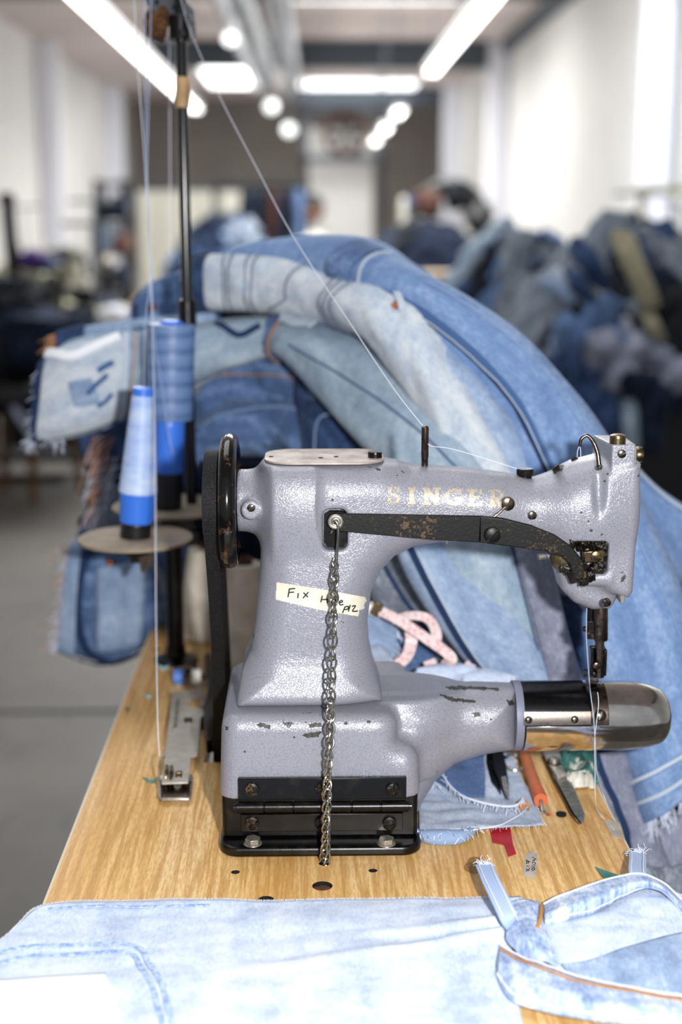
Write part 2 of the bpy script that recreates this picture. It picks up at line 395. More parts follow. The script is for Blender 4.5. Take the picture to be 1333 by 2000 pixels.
M['whiteplastic'] = mat('white_plastic', 'ece9e2', 0.4); M['bluewheel'] = mat('blue_plastic', '5a86d8', 0.4)
M['wax'] = noisy('chalk_white', 'e3e1d8', 'cfccc0', 60, 0.8, 0, .6, .003)
M['paper'] = mat('white_paper', 'f4f6fb', 0.8)
M['oil'] = mat('oil_stain', '8b6a25', 0.4, 0, .5, alpha=0.45)
M['orange_thread'] = mat('golden_stitching', 'c2873a', 0.7); M['white_thread'] = mat('white_stitching', 'e8ebf4', 0.8)
M['fray'] = mat('frayed_white_yarn', 'd4dcef', 0.9); M['fray_o'] = mat('frayed_orange_yarn', 'c79268', 0.9)
# denims
M['d_front'] = denim('bleached_denim', 'a7b8d8', 'cbd8ec', 'e6edf8', 900, 5, 0.8, 0.45)
M['d_band'] = denim('acid_wash_denim_band', '5878b0', 'a9bee2', 'e2eaf7', 900, 16, 0.4, 0.6)
M['d_lite'] = denim('light_blue_denim', '627a9e', '879fc1', 'b5c5db', 900, 8)
M['d_blue'] = denim('mid_blue_denim', '4c6a99', '6b8bbb', '9ab2d6', 900, 8)
M['d_teal'] = denim('washed_grey_blue_denim', '6f869e', '93a9bd', 'b9c8d3', 900, 8)
M['d_pale'] = denim('nearly_white_denim', '8aa0c0', 'bdcad8', 'e0e4e4', 900, 7)
M['d_mid'] = denim('worn_indigo_denim', '233a63', '43608f', '86a0c6', 900, 12)
M['d_dark'] = denim('dark_indigo_denim', '111a2e', '213356', '4d668f', 900, 12)
M['d_navy'] = denim('navy_denim', '070a12', '111828', '25344f', 900, 12)
M['d_inside'] = denim('inside_out_grey_denim', '5c6178', '84899e', 'b0b4c4', 900, 7, .6, .8)
M['d_grey'] = denim('grey_blue_denim', '2f3642', '5c6675', 'a5afba', 900, 14); M['d_beige'] = denim('beige_cotton_twill', '6e6a55', '98927a', 'bdb69b')
M['d_char'] = denim('charcoal_twill', '08090c', '14171d', '2b3038', 900, 12)
M['d_scrap'] = denim('pale_scrap_denim', '76879f', '9eacc4', 'c6d0df', 900, 5, .7, 1.3); M['d_scrapdark'] = denim('dark_patch_denim', '233858', '3c5682', '6480ab', 900, 5, .6, 1.5)

# ------------------------------------------------------------------ the darning machine
YM = 1.245
def w2(px, py, Y=YM): p = at(px, py, Y); return (p.x, p.z)
def P2(pts, Y=YM): return [w2(a, b, Y) for a, b in pts]
def sst(a, b, x): t = np.clip((x - a) / (b - a), 0, 1); return t * t * (3 - 2 * t)
mach = thing('sewing_machine', 'grey hammered-paint cylinder-arm sewing machine with gold lettering bolted to the wooden table', 'sewing machine', (0.005, 1.245, TZ))
ZB = 0.889
body_poly = P2([(519, 897), (560, 891), (748, 893), (800, 908), (900, 914), (985, 924), (1040, 934), (1080, 928), (1120, 908), (1165, 896), (1200, 892), (1238, 892),
                (1231, 1000), (1222, 1138), (1215, 1150), (1100, 1130), (1080, 1088), (1055, 1068), (1000, 1058), (930, 1052), (860, 1054), (810, 1060), (770, 1078), (742, 1106), (724, 1145), (717, 1200),
                (720, 1245), (729, 1290)]) + [(0.064, ZB), (-0.070, ZB)] + P2([(476, 1290), (492, 1255), (500, 1200), (509, 1120), (513, 1000)])
low_poly = P2([(1085, 1095), (1100, 1155), (1125, 1180), (1160, 1194), (1195, 1192), (1206, 1176), (1213, 1140), (1218, 1090), (1150, 1070)], 1.225)
def hyf(x, z):
    col = 1 - sst(0.01, 0.125, x); h = 0.047 + 0.004 * sst(1.08, 0.95, z) + 0.018 * (1 - sst(ZB, ZB + 0.06, z)) ** 2
    arm = 0.036 - 0.006 * np.exp(-((x - 0.198) / 0.025) ** 2)
    return col * h + (1 - col) * arm
def f_body(x, y, z):
    y = y - YM
    r = 0.030 - 0.023 * sst(0.245, 0.285, x) - 0.012 * (1 - sst(ZB, ZB + .03, z)); r = np.minimum(r, hyf(x, z) * 0.92)
    d = extr(poly_sdf(body_poly, x, z), y, hyf(x, z), r)
    zc = w2(490, 977)[1]
    rr = 0.0285 + 0.024 * sst(w2(478, 0)[0], w2(530, 0)[0], x) ** 2
    b = np.maximum(np.sqrt(y ** 2 + (z - zc) ** 2) - rr, np.maximum(w2(466, 980)[0] - x, x - 0.0))
    d = smin(d, b, 0.018)
    # small oiling boss on the bearing
    bx, bz = w2(491, 993, 1.215); q = np.maximum(np.sqrt((x - bx) ** 2 + (z - bz) ** 2) - 0.0085, np.abs(y + 0.022) - 0.016); d = smin(d, q, 0.004)
    # flared swelling towards the head
    hx, hz = w2(1150, 990); d = smin(d, (np.sqrt(((x - hx) / 1.25) ** 2 + (y * 0.95) ** 2 + ((z - hz) / 1.15) ** 2) - 0.034), 0.02)
    # lower head
    l = extr(poly_sdf(low_poly, x, z), y, 0.024, 0.012); d = smin(d, l, 0.006)
    kx, kz = w2(1190, 1196, 1.235)
    # ridge across the face plate
    rx0, rx1 = w2(1168, 0)[0], w2(1224, 0)[0]; rz = w2(1190, 1130, 1.215)[1]
    rg = np.maximum(np.sqrt((y + 0.030) ** 2 + (z - rz) ** 2) - 0.0068, np.maximum(rx0 - x, x - rx1)); d = smin(d, rg, 0.003)
    # plan view of the upper lug with its slanting left side
    lx0, lz1 = w2(1196, 868, 1.213); lx1 = w2(1243, 870, 1.213)[0]
    slant = (x - (lx0 - 0.006 * (y + 0.034) / 0.056)); tip = w2(1220, 868, 1.213)[1]
    lug = np.maximum(np.maximum(-slant * 0.9, x - lx1 + (tip - z) * 0.05), np.maximum(np.abs(y + 0.006) - 0.028, np.maximum(z - tip, 1.07 - z))); d = smin(d, lug, 0.0025)
    # recesses: slot behind the lever's pivot, open pocket at the lever's end
    sx, sz = w2(655, 1034, 1.2); slot = np.sqrt(np.maximum(np.abs(x - sx) - 0.0045, 0) ** 2 + np.maximum(np.abs(z - sz) - 0.012, 0) ** 2) - 0.0065
    slot = np.maximum(slot, y + 0.034); d = smax(d, -slot, 0.003)
    px0, pz0 = w2(1152, 1088, 1.212); pk = np.sqrt(np.maximum(np.abs(x - px0) - 0.012, 0) ** 2 + np.maximum(np.abs(z - pz0) - 0.011, 0) ** 2) - 0.0045
    pk = np.maximum(pk, y + 0.014); d = smax(d, -pk, 0.002)
    # hollow beside the head
    nx, nz = w2(1174, 930, 1.205); d = smax(d, -(np.sqrt((x - nx) ** 2 * 6 + (y + 0.046) ** 2 + (z - nz) ** 2 * .25) - 0.0165), 0.007)
    d = np.where(x < 0.075, smax(d, z - 1.1065, 0.005), d)            # flat top under the cover plate
    return np.maximum(d, ZB - z)
g = sdf_mesh(f_body, (-0.09, 1.16, 0.885), (0.31, 1.325, 1.145), 0.00185)
arm_o = obj('arm_casting', g, M['paint'], mach, smooth='all')
# bed with the root of the cylinder arm
bed_arm = P2([(740, 1338), (860, 1340), (930, 1336), (1004, 1339), (1006, 1455), (940, 1466), (890, 1483), (850, 1512), (822, 1552), (812, 1600), (700, 1600), (700, 1345)])
def f_bed(x, y, z):
    y = y - YM
    bx = 0.0055; hw = 0.0895 + 0.003 * (0.889 - z) / 0.08
    r = 0.018
    qx = np.abs(x - bx) - hw + r; qy = np.abs(y) - 0.0865 + r; qz = z - ZB + r * 0.8
    pl = np.sqrt(np.maximum(qx, 0) ** 2 + np.maximum(qy, 0) ** 2) + np.minimum(np.maximum(qx, qy), 0)
    d = np.sqrt(np.maximum(pl, 0) ** 2 + np.maximum(qz, 0) ** 2) + np.minimum(np.maximum(pl, qz), 0) - r * 0.9
    # notch: the block steps back at its right where the arm leaves
    nt = np.sqrt(np.maximum(np.abs(x - 0.103) - 0.022, 0) ** 2 + np.maximum(np.abs(z - 0.905) - 0.040, 0) ** 2) - 0.006
    d = smax(d, -np.maximum(nt, np.maximum(-(y + 0.20), y + 0.046)), 0.022)
    hy = 0.034 + 0.016 * (1 - sst(0.09, 0.14, x)); a = extr(poly_sdf(bed_arm, x, z), y, hy, np.minimum(hy * 0.93, 0.0325))
    lob = np.sqrt((x - 0.098) ** 2 / 1.6 + y ** 2 * 0.55 + (z - 0.868) ** 2 * 1.3) - 0.032
    a = smin(a, lob, 0.018); a = smax(a, z - 0.8875, 0.004); d = smin(d, a, 0.013)
    lx = x - 0.075; d2 = np.maximum(np.maximum(np.sqrt(np.maximum(lx, 0) ** 2 * 0.45 + y ** 2) - 0.044, 0.03 - x), np.maximum(z - ZB, 0.86 - z)); d = smin(d, d2, 0.006)
    d = smax(d, z - ZB, 0.003)
    return np.maximum(d, 0.8125 - z)
# the arm's underside dips below the bed's lower rim, so it is unioned afterwards without the cut
def f_bed2(x, y, z):
    hy = 0.034 + 0.014 * (1 - sst(0.09, 0.14, x)); a = extr(poly_sdf(bed_arm, x, z), y - YM, hy, np.minimum(hy * 0.93, 0.0325))
    return smin(f_bed(x, y, z), np.maximum(a, 0.06 - x), 0.003)
g = sdf_mesh(f_bed2, (-0.094, 1.150, 0.774), (0.197, 1.338, 0.895), 0.00185)
bed_o = obj('bed_casting', g, M['paint'], mach, smooth='all')
BV = {}
def bvh_of(o):
    off = WL[o.name]; me = o.data
    return BVHTree.FromPolygons([v.co + off for v in me.vertices], [tuple(p.vertices) for p in me.polygons])
for o in (arm_o, bed_o): BV[o.name] = bvh_of(o)
ARMB, BEDB = BV[arm_o.name], BV[bed_o.name]
CAMP = Vector((0, 0, CAMZ))
def hit(px, py, bv, lift=0.0004, Y0=None):
    """point of the casting met by the straight-back ray (+Y) through the spot seen at that pixel"""
    d = ray(px, py).normalized(); h = bv.ray_cast(CAMP, d)
    if h[0] is None: return at(px, py, Y0 or 1.2), Vector((0, -1, 0))
    return h[0] + h[1] * lift, h[1]
def conform(px_grid, bv, lift=0.0003):
    return [hit(a, b, bv, lift)[0] for a, b in px_grid]
def stroke(pts, bv, wpx=4, lift=0.0005, k=5):
    """marker stroke following the casting's surface"""
    Q = cr([(a, b, 0) for a, b in pts], k); P = []; Nn = []
    for q in Q:
        p, nn = hit(q[0], q[1], bv, lift); P.append(p); Nn.append(nn)
    return ribbon(P, Nn, wpx / 2180, 0.00008)
def raster(inside, x0, y0, x1, y1, step, bv, lift=0.00025):
    nx = int((x1 - x0) / step) + 1; ny = int((y1 - y0) / step) + 1; V = []; F = []; ids = {}
    def vid(i, j):
        if (i, j) not in ids: ids[(i, j)] = len(V); V.append(tuple(hit(x0 + i * step, y0 + j * step, bv, lift)[0]))
        return ids[(i, j)]
    for i in range(nx):
        for j in range(ny):
            if inside(x0 + (i + .5) * step, y0 + (j + .5) * step): F.append((vid(i, j), vid(i, j + 1), vid(i + 1, j + 1), vid(i + 1, j)))
    return np.array(V), F
def patch_poly(poly, bv, step, lift, wob=0):
    P = np.array(poly, float)
    def ins(x, y):
        return poly_sdf(P, np.array([x]), np.array([y]))[0] + (wob * fbm(x * .23, y * .23, 3) if wob else 0) < 0
    x0, y0 = P.min(0) - 2; x1, y1 = P.max(0) + 2
    return raster(ins, x0, y0, x1, y1, step, bv, lift)

# lettering: slab-serif capitals as stroke rectangles in a 10 x 12 cell
LET = {'S': [('arc',)], 'I': [(3.2, 0, 6.8, 12), (1.6, 0, 8.4, 1.8), (1.6, 10.2, 8.4, 12)],
       'N': [(1.2, 0, 3.6, 12), (7.4, 0, 9.6, 12), (0, 0, 4, 1.7), (0, 10.3, 4.8, 12), (6.2, 0, 10.8, 1.7)],
       'E': [(1.2, 0, 4.2, 12), (0, 0, 9.2, 2), (0, 10, 9.4, 12), (3, 5.1, 7.4, 6.9), (7.9, 0, 9.4, 3.8), (8.1, 8.2, 9.6, 12)],
       'R': [(1.2, 0, 4.2, 12), (0, 10.2, 5.2, 12), (0, 0, 6, 1.8)], 'G': []}
def seg(ax, ay, bx, by, w, x, y):
    dx, dy = bx - ax, by - ay; t = max(0, min(1, ((x - ax) * dx + (y - ay) * dy) / (dx * dx + dy * dy))); return math.hypot(x - ax - dx * t, y - ay - dy * t) < w
def in_letter(ch, u, v):
    for r in LET[ch]:
        if len(r) == 4 and r[0] <= u <= r[2] and r[1] <= v <= r[3]: return True
    if ch == 'N': return seg(2.4, 1, 8.4, 11, 1.35, u, v)
    if ch == 'S':
        a = math.hypot((u - 4.8) / 3.4, (v - 3.3) / 2.5); b = math.hypot((u - 5.0) / 3.6, (v - 8.6) / 2.7)
        return (0.62 < a < 1.28 and not (u > 5 and v > 3.6) ) or (0.62 < b < 1.24 and not (u < 5 and v < 8.2)) or (8.0 < u < 9 and .2 < v < 4.2) or (0.9 < u < 2.0 and 7.8 < v < 11.8)
    if ch == 'G':
        a = math.hypot((u - 5.2) / 5.0, (v - 6) / 6.0)
        return (0.60 < a < 1.0 and not (u > 6.2 and 4.1 < v < 6.4)) or (8.4 < u < 9.8 and .4 < v < 4.2) or (7.2 < u < 9.9 and 6.2 < v < 11.4) or (5.6 < u < 10.6 and 6.2 < v < 7.7)
    if ch == 'R':
        a = math.hypot((u - 5.4) / 4.2, (v - 3.6) / 3.6); return (0.5 < a < 1.0 and u > 4.4) or seg(5, 6.6, 8.6, 11.3, 1.35, u, v) or (7.4 < u < 10.6 and 10.6 < v < 12)
    return False
X = 756.0
logo = []
for ch, wd_ in (('S', 29), ('I', 24), ('N', 36), ('G', 36), ('E', 33), ('R', 33)):
    yb = 950 + (X - 756) * 0.031
    def ins(x, y, X=X, ch=ch, wd_=wd_, yb=yb):
        u = (x - X) / wd_ * 10.6; v = (y - yb) / 34 * 12
        return 0 <= u <= 10.8 and 0 <= v <= 12 and in_letter(ch, u, v) and vn(x * .5, y * .5, 9) > 0.16
    logo.append(raster(ins, X - 1, yb - 1, X + wd_ + 2, yb + 36, 0.62, ARMB)); X += wd_ + 8
obj('gold_lettering', join(*logo), M['gold'], mach, smooth=False, label='worn gold slab-serif capital lettering along the arm')
# faint stamped maker's line low on the column
def text_geo(s, size):
    c = bpy.data.curves.new('txt', 'FONT'); c.body = s; c.size = size; c.fill_mode = 'FRONT'; o = bpy.data.objects.new('txt', c); COL.objects.link(o)
    dg = bpy.context.evaluated_depsgraph_get(); me = o.evaluated_get(dg).to_mesh(); V = [tuple(v.co) for v in me.vertices]; F = [tuple(p.vertices) for p in me.polygons]
    o.evaluated_get(dg).to_mesh_clear(); bpy.data.objects.remove(o); bpy.data.curves.remove(c); return V, F
tv, tf = text_geo('THE SINGER MFG CO', 10.5)
obj('stamped_print', (np.array([tuple(hit(546 + v[0] * 1.02, 1302 - v[1] * 0.9, ARMB, .0002)[0]) for v in tv]), tf), M['faint'], mach, smooth=False, label='faint stamped line of small capitals on the column foot')
# paint chips
chips = [([(500, 1414), (512, 1412), (533, 1417), (527, 1423), (508, 1420)], BEDB), ([(603, 1414), (628, 1412), (629, 1419), (606, 1421)], BEDB), ([(590, 1436), (606, 1430), (630, 1429), (622, 1439), (600, 1442)], BEDB),
         ([(858, 1356), (870, 1358), (895, 1365), (930, 1368), (933, 1373), (905, 1372), (878, 1368)], BEDB), ([(868, 1341), (905, 1340), (975, 1343), (976, 1349), (930, 1347), (880, 1347)], BEDB), ([(923, 1393), (938, 1392), (941, 1398), (928, 1400)], BEDB),
         ([(1077, 917), (1090, 908), (1103, 909), (1098, 920), (1083, 925)], ARMB), ([(990, 1368), (1002, 1367), (1004, 1376), (996, 1378)], BEDB), ([(440, 1418), (448, 1419), (447, 1427), (441, 1426)], BEDB),
         ([(1213, 1128), (1224, 1120), (1222, 1130), (1214, 1137)], ARMB)]
for pl, bv in chips: obj('paint_chip', patch_poly(pl, bv, 1.1, 0.00025, 3.2), M['chip'], mach, smooth=False)
for (a, b, r_, bv) in [(1136, 1001, 2.4, ARMB), (1150, 1018, 2, ARMB), (1155, 1036, 3, ARMB), (1182, 940, 2, ARMB), (1188, 926, 2, ARMB), (575, 1440, 2, BEDB), (676, 1413, 3, BEDB), (720, 1410, 3, BEDB), (478, 1468, 2, BEDB), (1176, 1044, 2, ARMB), (960, 1405, 2, BEDB)]:
    pl = [(a + r_ * (1 + .7 * random.random()) * math.cos(t * 1.05), b + r_ * math.sin(t * 1.05)) for t in range(6)]
    obj('paint_chip', patch_poly(pl, bv, 0.9, 0.00025), M['chip'], mach, smooth=False)
# masking tape strip and handwriting
tape_px = [(541, 1137), (620, 1149), (713, 1166), (716, 1173), (711, 1180), (712, 1188), (702, 1192), (700, 1204), (620, 1190), (539, 1171)]
tp = obj('masking_tape', patch_poly(tape_px, ARMB, 1.2, 0.00035), M['maskt'], mach, smooth=False, label='torn strip of cream masking tape across the column')
ink = [[(566, 1149), (563, 1166)], [(566, 1150), (577, 1149)], [(565, 1157), (575, 1156)], [(583, 1158), (582, 1168)], [(593, 1157), (602, 1166)], [(603, 1156), (592, 1168)],
       [(630, 1163), (627, 1176)], [(643, 1164), (640, 1177)], [(628, 1171), (642, 1170)], [(652, 1170), (648, 1174), (650, 1179), (655, 1177), (655, 1171), (651, 1170)], [(660, 1164), (658, 1180)], [(663, 1177), (669, 1175), (667, 1172), (663, 1176), (665, 1181), (671, 1180)],
       [(674, 1184), (669, 1197)], [(674, 1185), (680, 1184), (679, 1189), (673, 1190)], [(684, 1181), (680, 1194)], [(687, 1184), (694, 1183), (688, 1193), (698, 1193)]]
obj('handwriting', join(*[stroke(s, ARMB, 2.6, 0.0008) for s in ink]), M['ink'], tp, smooth=False, label='black marker words FIX Hole P/2')

# cover plate on the column
zt = 1.1072
def rr_poly(cx, cy, hx, hy, r, n=8, z=0):
    out = []
    for qx, qy, a0 in ((1, 1, 0), (-1, 1, 90), (-1, -1, 180), (1, -1, 270)):
        for k in range(n + 1):
            a = math.radians(a0 + 90 * k / n); out.append(Vector((cx + qx * (hx - r) + r * math.cos(a), cy + qy * (hy - r) + r * math.sin(a), z)))
    return out
xl, xr = at(517, 893, YM).x, at(750, 895, YM).x
yf = onz(630, 908, zt).y; yb_ = onz(630, 880, zt).y
cp = obj('cover_plate', prism(rr_poly((xl + xr) / 2, (yf + yb_) / 2, (xr - xl) / 2, (yb_ - yf) / 2, 0.026, 8, zt), (0, 0, 0.0018)), M['topplate'], mach, bevel=0.0004, label='stained bare-metal cover plate with rounded ends')
for a, b in ((627, 894), (657, 892), (530, 892)):
    p = onz(a, b, zt + 0.0019); obj('oil_hole', lathe([(0, 0.0022), (0.0003, 0.0022)], p, n=14), M['hole'], cp)
def screw(px, py, Y, r, m=None, parent=None, ang=20, name='screw', dome=0.35, dirn=(0, -1, 0), P=None, slot=0.16, label=None, rimm=None):
    """slotted screw head facing dirn: two half discs either side of a real slot over a thin disc"""
    c = Vector(P) if P is not None else at(px, py, Y); d = Vector(dirn).normalized(); x, y, _ = frame_of(d)
    ca, sa = math.cos(math.radians(ang)), math.sin(math.radians(ang)); ux = x * ca + y * sa; uy = y * ca - x * sa
    parts = [lathe([(0, r), (r * dome, r)], c, d, 20)]; s = r * slot
    for sg in (1, -1):
        pts = []; a0 = math.asin(s / r)
        for k in range(13):
            a = a0 + (math.pi - 2 * a0) * k / 12; pts.append((r * math.cos(a), sg * r * math.sin(a)))
        def ring(sc, h): return [c + d * h + ux * (u * sc) + uy * (v if abs(v) <= s * 1.01 else v * sc) for u, v in pts]
        A = ring(1, r * dome); B = ring(0.96, r * dome + r * 0.28); C = ring(0.62, r * dome + r * 0.42)
        V = [tuple(q) for q in A + B + C]; k = len(pts); F = []
        for j in (0, k):
            for i in range(k): F.append((j + i, j + (i + 1) % k, j + (i + 1) % k + k, j + i + k))
        F.append(tuple(range(2 * k, 3 * k)))
        if sg < 0: F = [f[::-1] for f in F]
        parts.append((np.array(V), F))
    return obj(name, join(*parts), m or M['screwm'], parent, angle=30, label=label)
p = onz(733, 893, zt + 0.0018); screw(0, 0, 0, 0.0065, M['black'], cp, 100, dirn=(0, 0, 1), P=p, dome=0.5)

# black base with the hinge
z1 = 0.8135
base = [bb(-0.0835, 0.0945, 1.172, 1.33, 0.768, z1)]
obj('base_block', join(*base), M['black'], mach, bevel=0.004, segs=3)
fl = prism(rr_poly(0.0058, 1.2415, 0.0915, 0.0905, 0.018, 8, TZ), (0, 0, 0.0095)); obj('base_flange', fl, M['black'], mach, bevel=0.003, segs=3, label='chipped black cast flange with rounded corners')
hx0, hx1 = at(466, 1540, 1.157).x, at(794, 1540, 1.157).x
up_z1, up_z0 = at(600, 1519, 1.156).z, at(600, 1561, 1.156).z
hu = obj('hinge_leaf', bb(hx0, hx1, 1.1545, 1.1595, up_z0, up_z1), M['black'], mach, bevel=0.0006, label='upper black hinge leaf screwed to the grey bed')
lo_z1, lo_z0 = at(600, 1590, 1.166).z, at(600, 1620, 1.166).z
hl = obj('hinge_leaf', bb(hx0 + .001, hx1 - .002, 1.166, 1.1715, lo_z0 - .002, lo_z1), M['black'], mach, bevel=0.0006, label='lower black hinge leaf with stamped oval')
kz = at(600, 1579, 1.150).z
xs = np.linspace(hx0 - 0.003, hx1 + 0.003, 7)
for i in range(6): obj('hinge_knuckle', cyl((xs[i] + .0004, 1.1535, kz), (xs[i + 1] - .0004, 1.1535, kz), 0.0052, n=20), M['black'], mach, bevel=0.0006)
obj('hinge_pin', cyl((xs[0] - .0014, 1.1535, kz), (xs[-1] + .0016, 1.1535, kz), 0.0036, n=14), M['darksteel'], mach)
for a, an in ((493, 92), (629, 80), (767, 60)): screw(a, 1541, 1.1545, 0.0062, M['black_rust'], hu, an + 15, dome=.2)
for a, an in ((493, 35), (629, 30), (761, 5)): screw(a, 1607, 1.166, 0.0064, M['black_rust'], hl, an, dome=.2)
tv, tf = text_geo('STRAND', 6)
obj('stamped_mark', (np.array([tuple(at(686 + v[0] * 1.0, 1607 - v[1] * 0.9, 1.1609)) for v in tv]), tf), M['screwm'], hl, smooth=False) if False else None
for a in (494, 755):
    c = at(a, 1643, 1.158); c = onz(a, 1643, TZ + .012); c.z = TZ + .0095
    hexp = [c + Vector((0.0072 * math.cos(k * math.pi / 3 + .3), 0.0072 * math.sin(k * math.pi / 3 + .3), 0)) for k in range(6)]
    bo = obj('hex_bolt', join(lathe([(0, 0.0085), (0.001, 0.0085)], c, n=20), prism([q + Vector((0, 0, .001)) for q in hexp], (0, 0, 0.0048))), M['steel'], mach, bevel=0.0006)

# chrome end of the cylinder arm
ax0, azc = at(1003, 1396, YM).x, at(1003, 1397, YM).z
def lx(px): return at(px, 1396, YM).x
R0 = 0.0333
prof = [(lx(1003), R0 * .93), (lx(1009), R0 * .985), (lx(1010), R0 * .985)]
obj('arm_collar', lathe([(0, R0 * .995), (lx(1012) - lx(1001), R0 * 1.0), (lx(1016) - lx(1001), R0 * .985)], (lx(1001), YM, azc), (1, 0, 0), 64), M['paint_plain'], mach)
pr = [(0, R0 * .93), (lx(1150) - lx(1012), R0 * .93)]
obj('arm_core', lathe(pr, (lx(1012), YM, azc), (1, 0, 0), 64), M['darksteel'], mach, label='dark slide surface on top of the chrome arm end')
xs0 = lx(1012); L = lx(1308) - lx(1143); nose = []
for k in range(30):
    t = k / 29; rr = R0 * 1.0 * (1 - max(0, (t - 0.28) / 0.72) ** 3.0 * 0.36)
    if t > 0.86: rr *= math.sqrt(max(0.0, 1 - ((t - .86) / .14) ** 2)) * .62 + .38 if t < 1 else .38
    nose.append((t * L, rr))
nose.append((L * 1.012, R0 * .18)); nose.append((L * 1.014, 0.0005))
nz = lathe(nose, (lx(1143), YM, azc), (1, 0, 0), 64)
V = nz[0]; tt = (V[:, 0] - lx(1143)) / L; V[:, 2] -= 0.0022 * np.clip(tt, 0, 1) ** 2
nose_o = obj('nose_cap', nz, M['chrome'], mach, angle=60, label='rounded polished nose cap at the end of the cylinder arm')
def arc_shell(x0, x1, a0, a1, r0, r1, n=28, cut=None):
    V = []; F = []
    for i in range(n + 1):
        a = math.radians(a0 + (a1 - a0) * i / n)
        for x, r in ((x0, r0), (x1, r0), (x1, r1), (x0, r1)): V.append((x, YM - r * math.cos(a), azc + r * math.sin(a)))
    for i in range(n):
        for j in range(4): F.append((i * 4 + j, i * 4 + (j + 1) % 4, i * 4 + 4 + (j + 1) % 4, i * 4 + 4 + j))
    F += [(3, 2, 1, 0), (4 * n, 4 * n + 1, 4 * n + 2, 4 * n + 3)]; return np.array(V), F
obj('lower_sleeve', arc_shell(lx(1019), lx(1158), -178, 2, R0 * .90, R0 * 1.012), M['chrome'], mach, bevel=0.0004, angle=60, label='polished half sleeve below the slide')
sp = obj('clamp_bar', arc_shell(lx(1013), lx(1142), 4, 26, R0 * .90, R0 * 1.035, 10), M['chrome2'], mach, bevel=0.0005, angle=60, label='scratched flat bar held by two screws')
obj('slide_cover', arc_shell(lx(1008), lx(1138), 29, 120, R0 * .90, R0 * .985), M['darksteel'], mach, bevel=0.0004, angle=60, label='dark curved slide cover')
th = obj('throat_plate', arc_shell(lx(1142), lx(1176), 3, 80, R0 * .9, R0 * 1.02, 20), M['bronze'], mach, bevel=0.0006, angle=60, label='brown burnished throat plate')
def on_arm(px, deg, r): a = math.radians(deg); return Vector((lx(px), YM - r * math.cos(a), azc + r * math.sin(a))), Vector((0, -math.cos(a), math.sin(a)))
for a, r, pr_ in ((1022, .0026, sp), (1110, .0026, sp), (1159, .0042, th)):
    deg = 13 if pr_ is sp else 19
    p, nn = on_arm(a, deg, R0 * 1.036 if pr_ is sp else R0 * 1.02); obj('screw_rim', lathe([(0, r * 1.35), (.0002, r * 1.35)], p, nn, 20), M['hole'], pr_); screw(0, 0, 0, r, M['screwm'], pr_, 65, P=p, dirn=nn, dome=.12)
p, nn = on_arm(1152, 55, R0 * 1.022); obj('needle_slot', box(p, (0.007, 0.004, 0.004)), M['hole'], th, bevel=.001)

# head details
fx = [w2(1243, 872, 1.24), w2(1222, 1140, 1.24)]
face = [at(1240, 871, 1.213), at(1245, 872, 1.213), at(1230, 1105, 1.213), at(1228, 1132, 1.213), at(1220, 1178, 1.213), at(1214, 1181, 1.213), at(1212, 1165, 1.213), at(1221, 1130, 1.213)]
obj('face_plate', prism(face, (0, 0.055, 0)), M['steel'], mach, bevel=0.0006, label='thin bright-edged face plate closing the head end')
screw(1215, 886, 1.2105, 0.0038, M['screwm'], mach, 25)
screw(1185, 1176, 1.2, 0.0040, M['black_rust'], mach, 110)
screw(1220, 1028, 1.2105, 0.0016, M['brass'], mach, 40)
p = onz(1207, 866, at(1220, 868, 1.213).z); screw(0, 0, 0, 0.0072, M['brass'], mach, 80, P=p, dirn=(0, 0, 1), dome=.75, name='adjusting_screw', slot=.12)
screw(1040, 1006, 1.213, 0.0040, M['screwm'], mach, 75)
screw(992, 983, 1.2115, 0.0062, M['bronze'], mach, 65, dome=.4)
obj('screw_lever', tube([at(988, 990, 1.207), at(974, 1003, 1.205), at(962, 1012, 1.204)], 0.0013, 8), M['screwm'], mach)
screw(491, 992, 1.2065, 0.0036, M['screwm'], mach, 40, dome=.1)
p = hit(1123, 898, ARMB, 0)[0]; obj('oil_port', lathe([(0, .0035), (.001, .0035), (.001, .002)], p, (0, -.5, .85), 16), M['grease'], mach)
p = at(1026, 930, 1.245); obj('thread_stud', lathe([(-.004, .0064), (0.001, .0064), (.0015, .0078), (.0062, .0080), (.0072, .0070)], p, (0, 0, 1), 28), M['black'], mach, label='short black round thread stud on top of the arm')
p = at(830, 912, 1.245); q = at(831, 831, 1.245)
obj('thread_post', lathe([(-.002, .0031), ((q - p).length * .22, .0031), ((q - p).length * .23, .0034), ((q - p).length * .96, .0034), ((q - p).length, .0015)], p, (0.002, 0, 1), 18), M['bronze'], mach, label='upright brown steel thread post on the arm')
hk = cr([at(1133, 872, 1.212), at(1136, 858, 1.212), at(1148, 851, 1.212), at(1160, 864, 1.211), at(1168, 885, 1.209), at(1171, 908, 1.207)], 7)
obj('take_up_lever', tube(hk, [0.0014 + .0008 * i / len(hk) for i in range(len(hk))], 10), M['bronze'], mach, label='curved take-up lever hooking over the arm')
obj('lever_slot', lathe([(0, .003), (.0008, .003)], at(1171, 912, 1.2085), (0, -1, 0.2), 12), M['grease'], mach)
kn = at(1247, 888, 1.24); obj('side_knob', lathe([(-.002, .0068), (0, .0075), (.0035, .0070), (.0045, .004)], kn, (1, 0, 0), 20), M['brass'], mach)

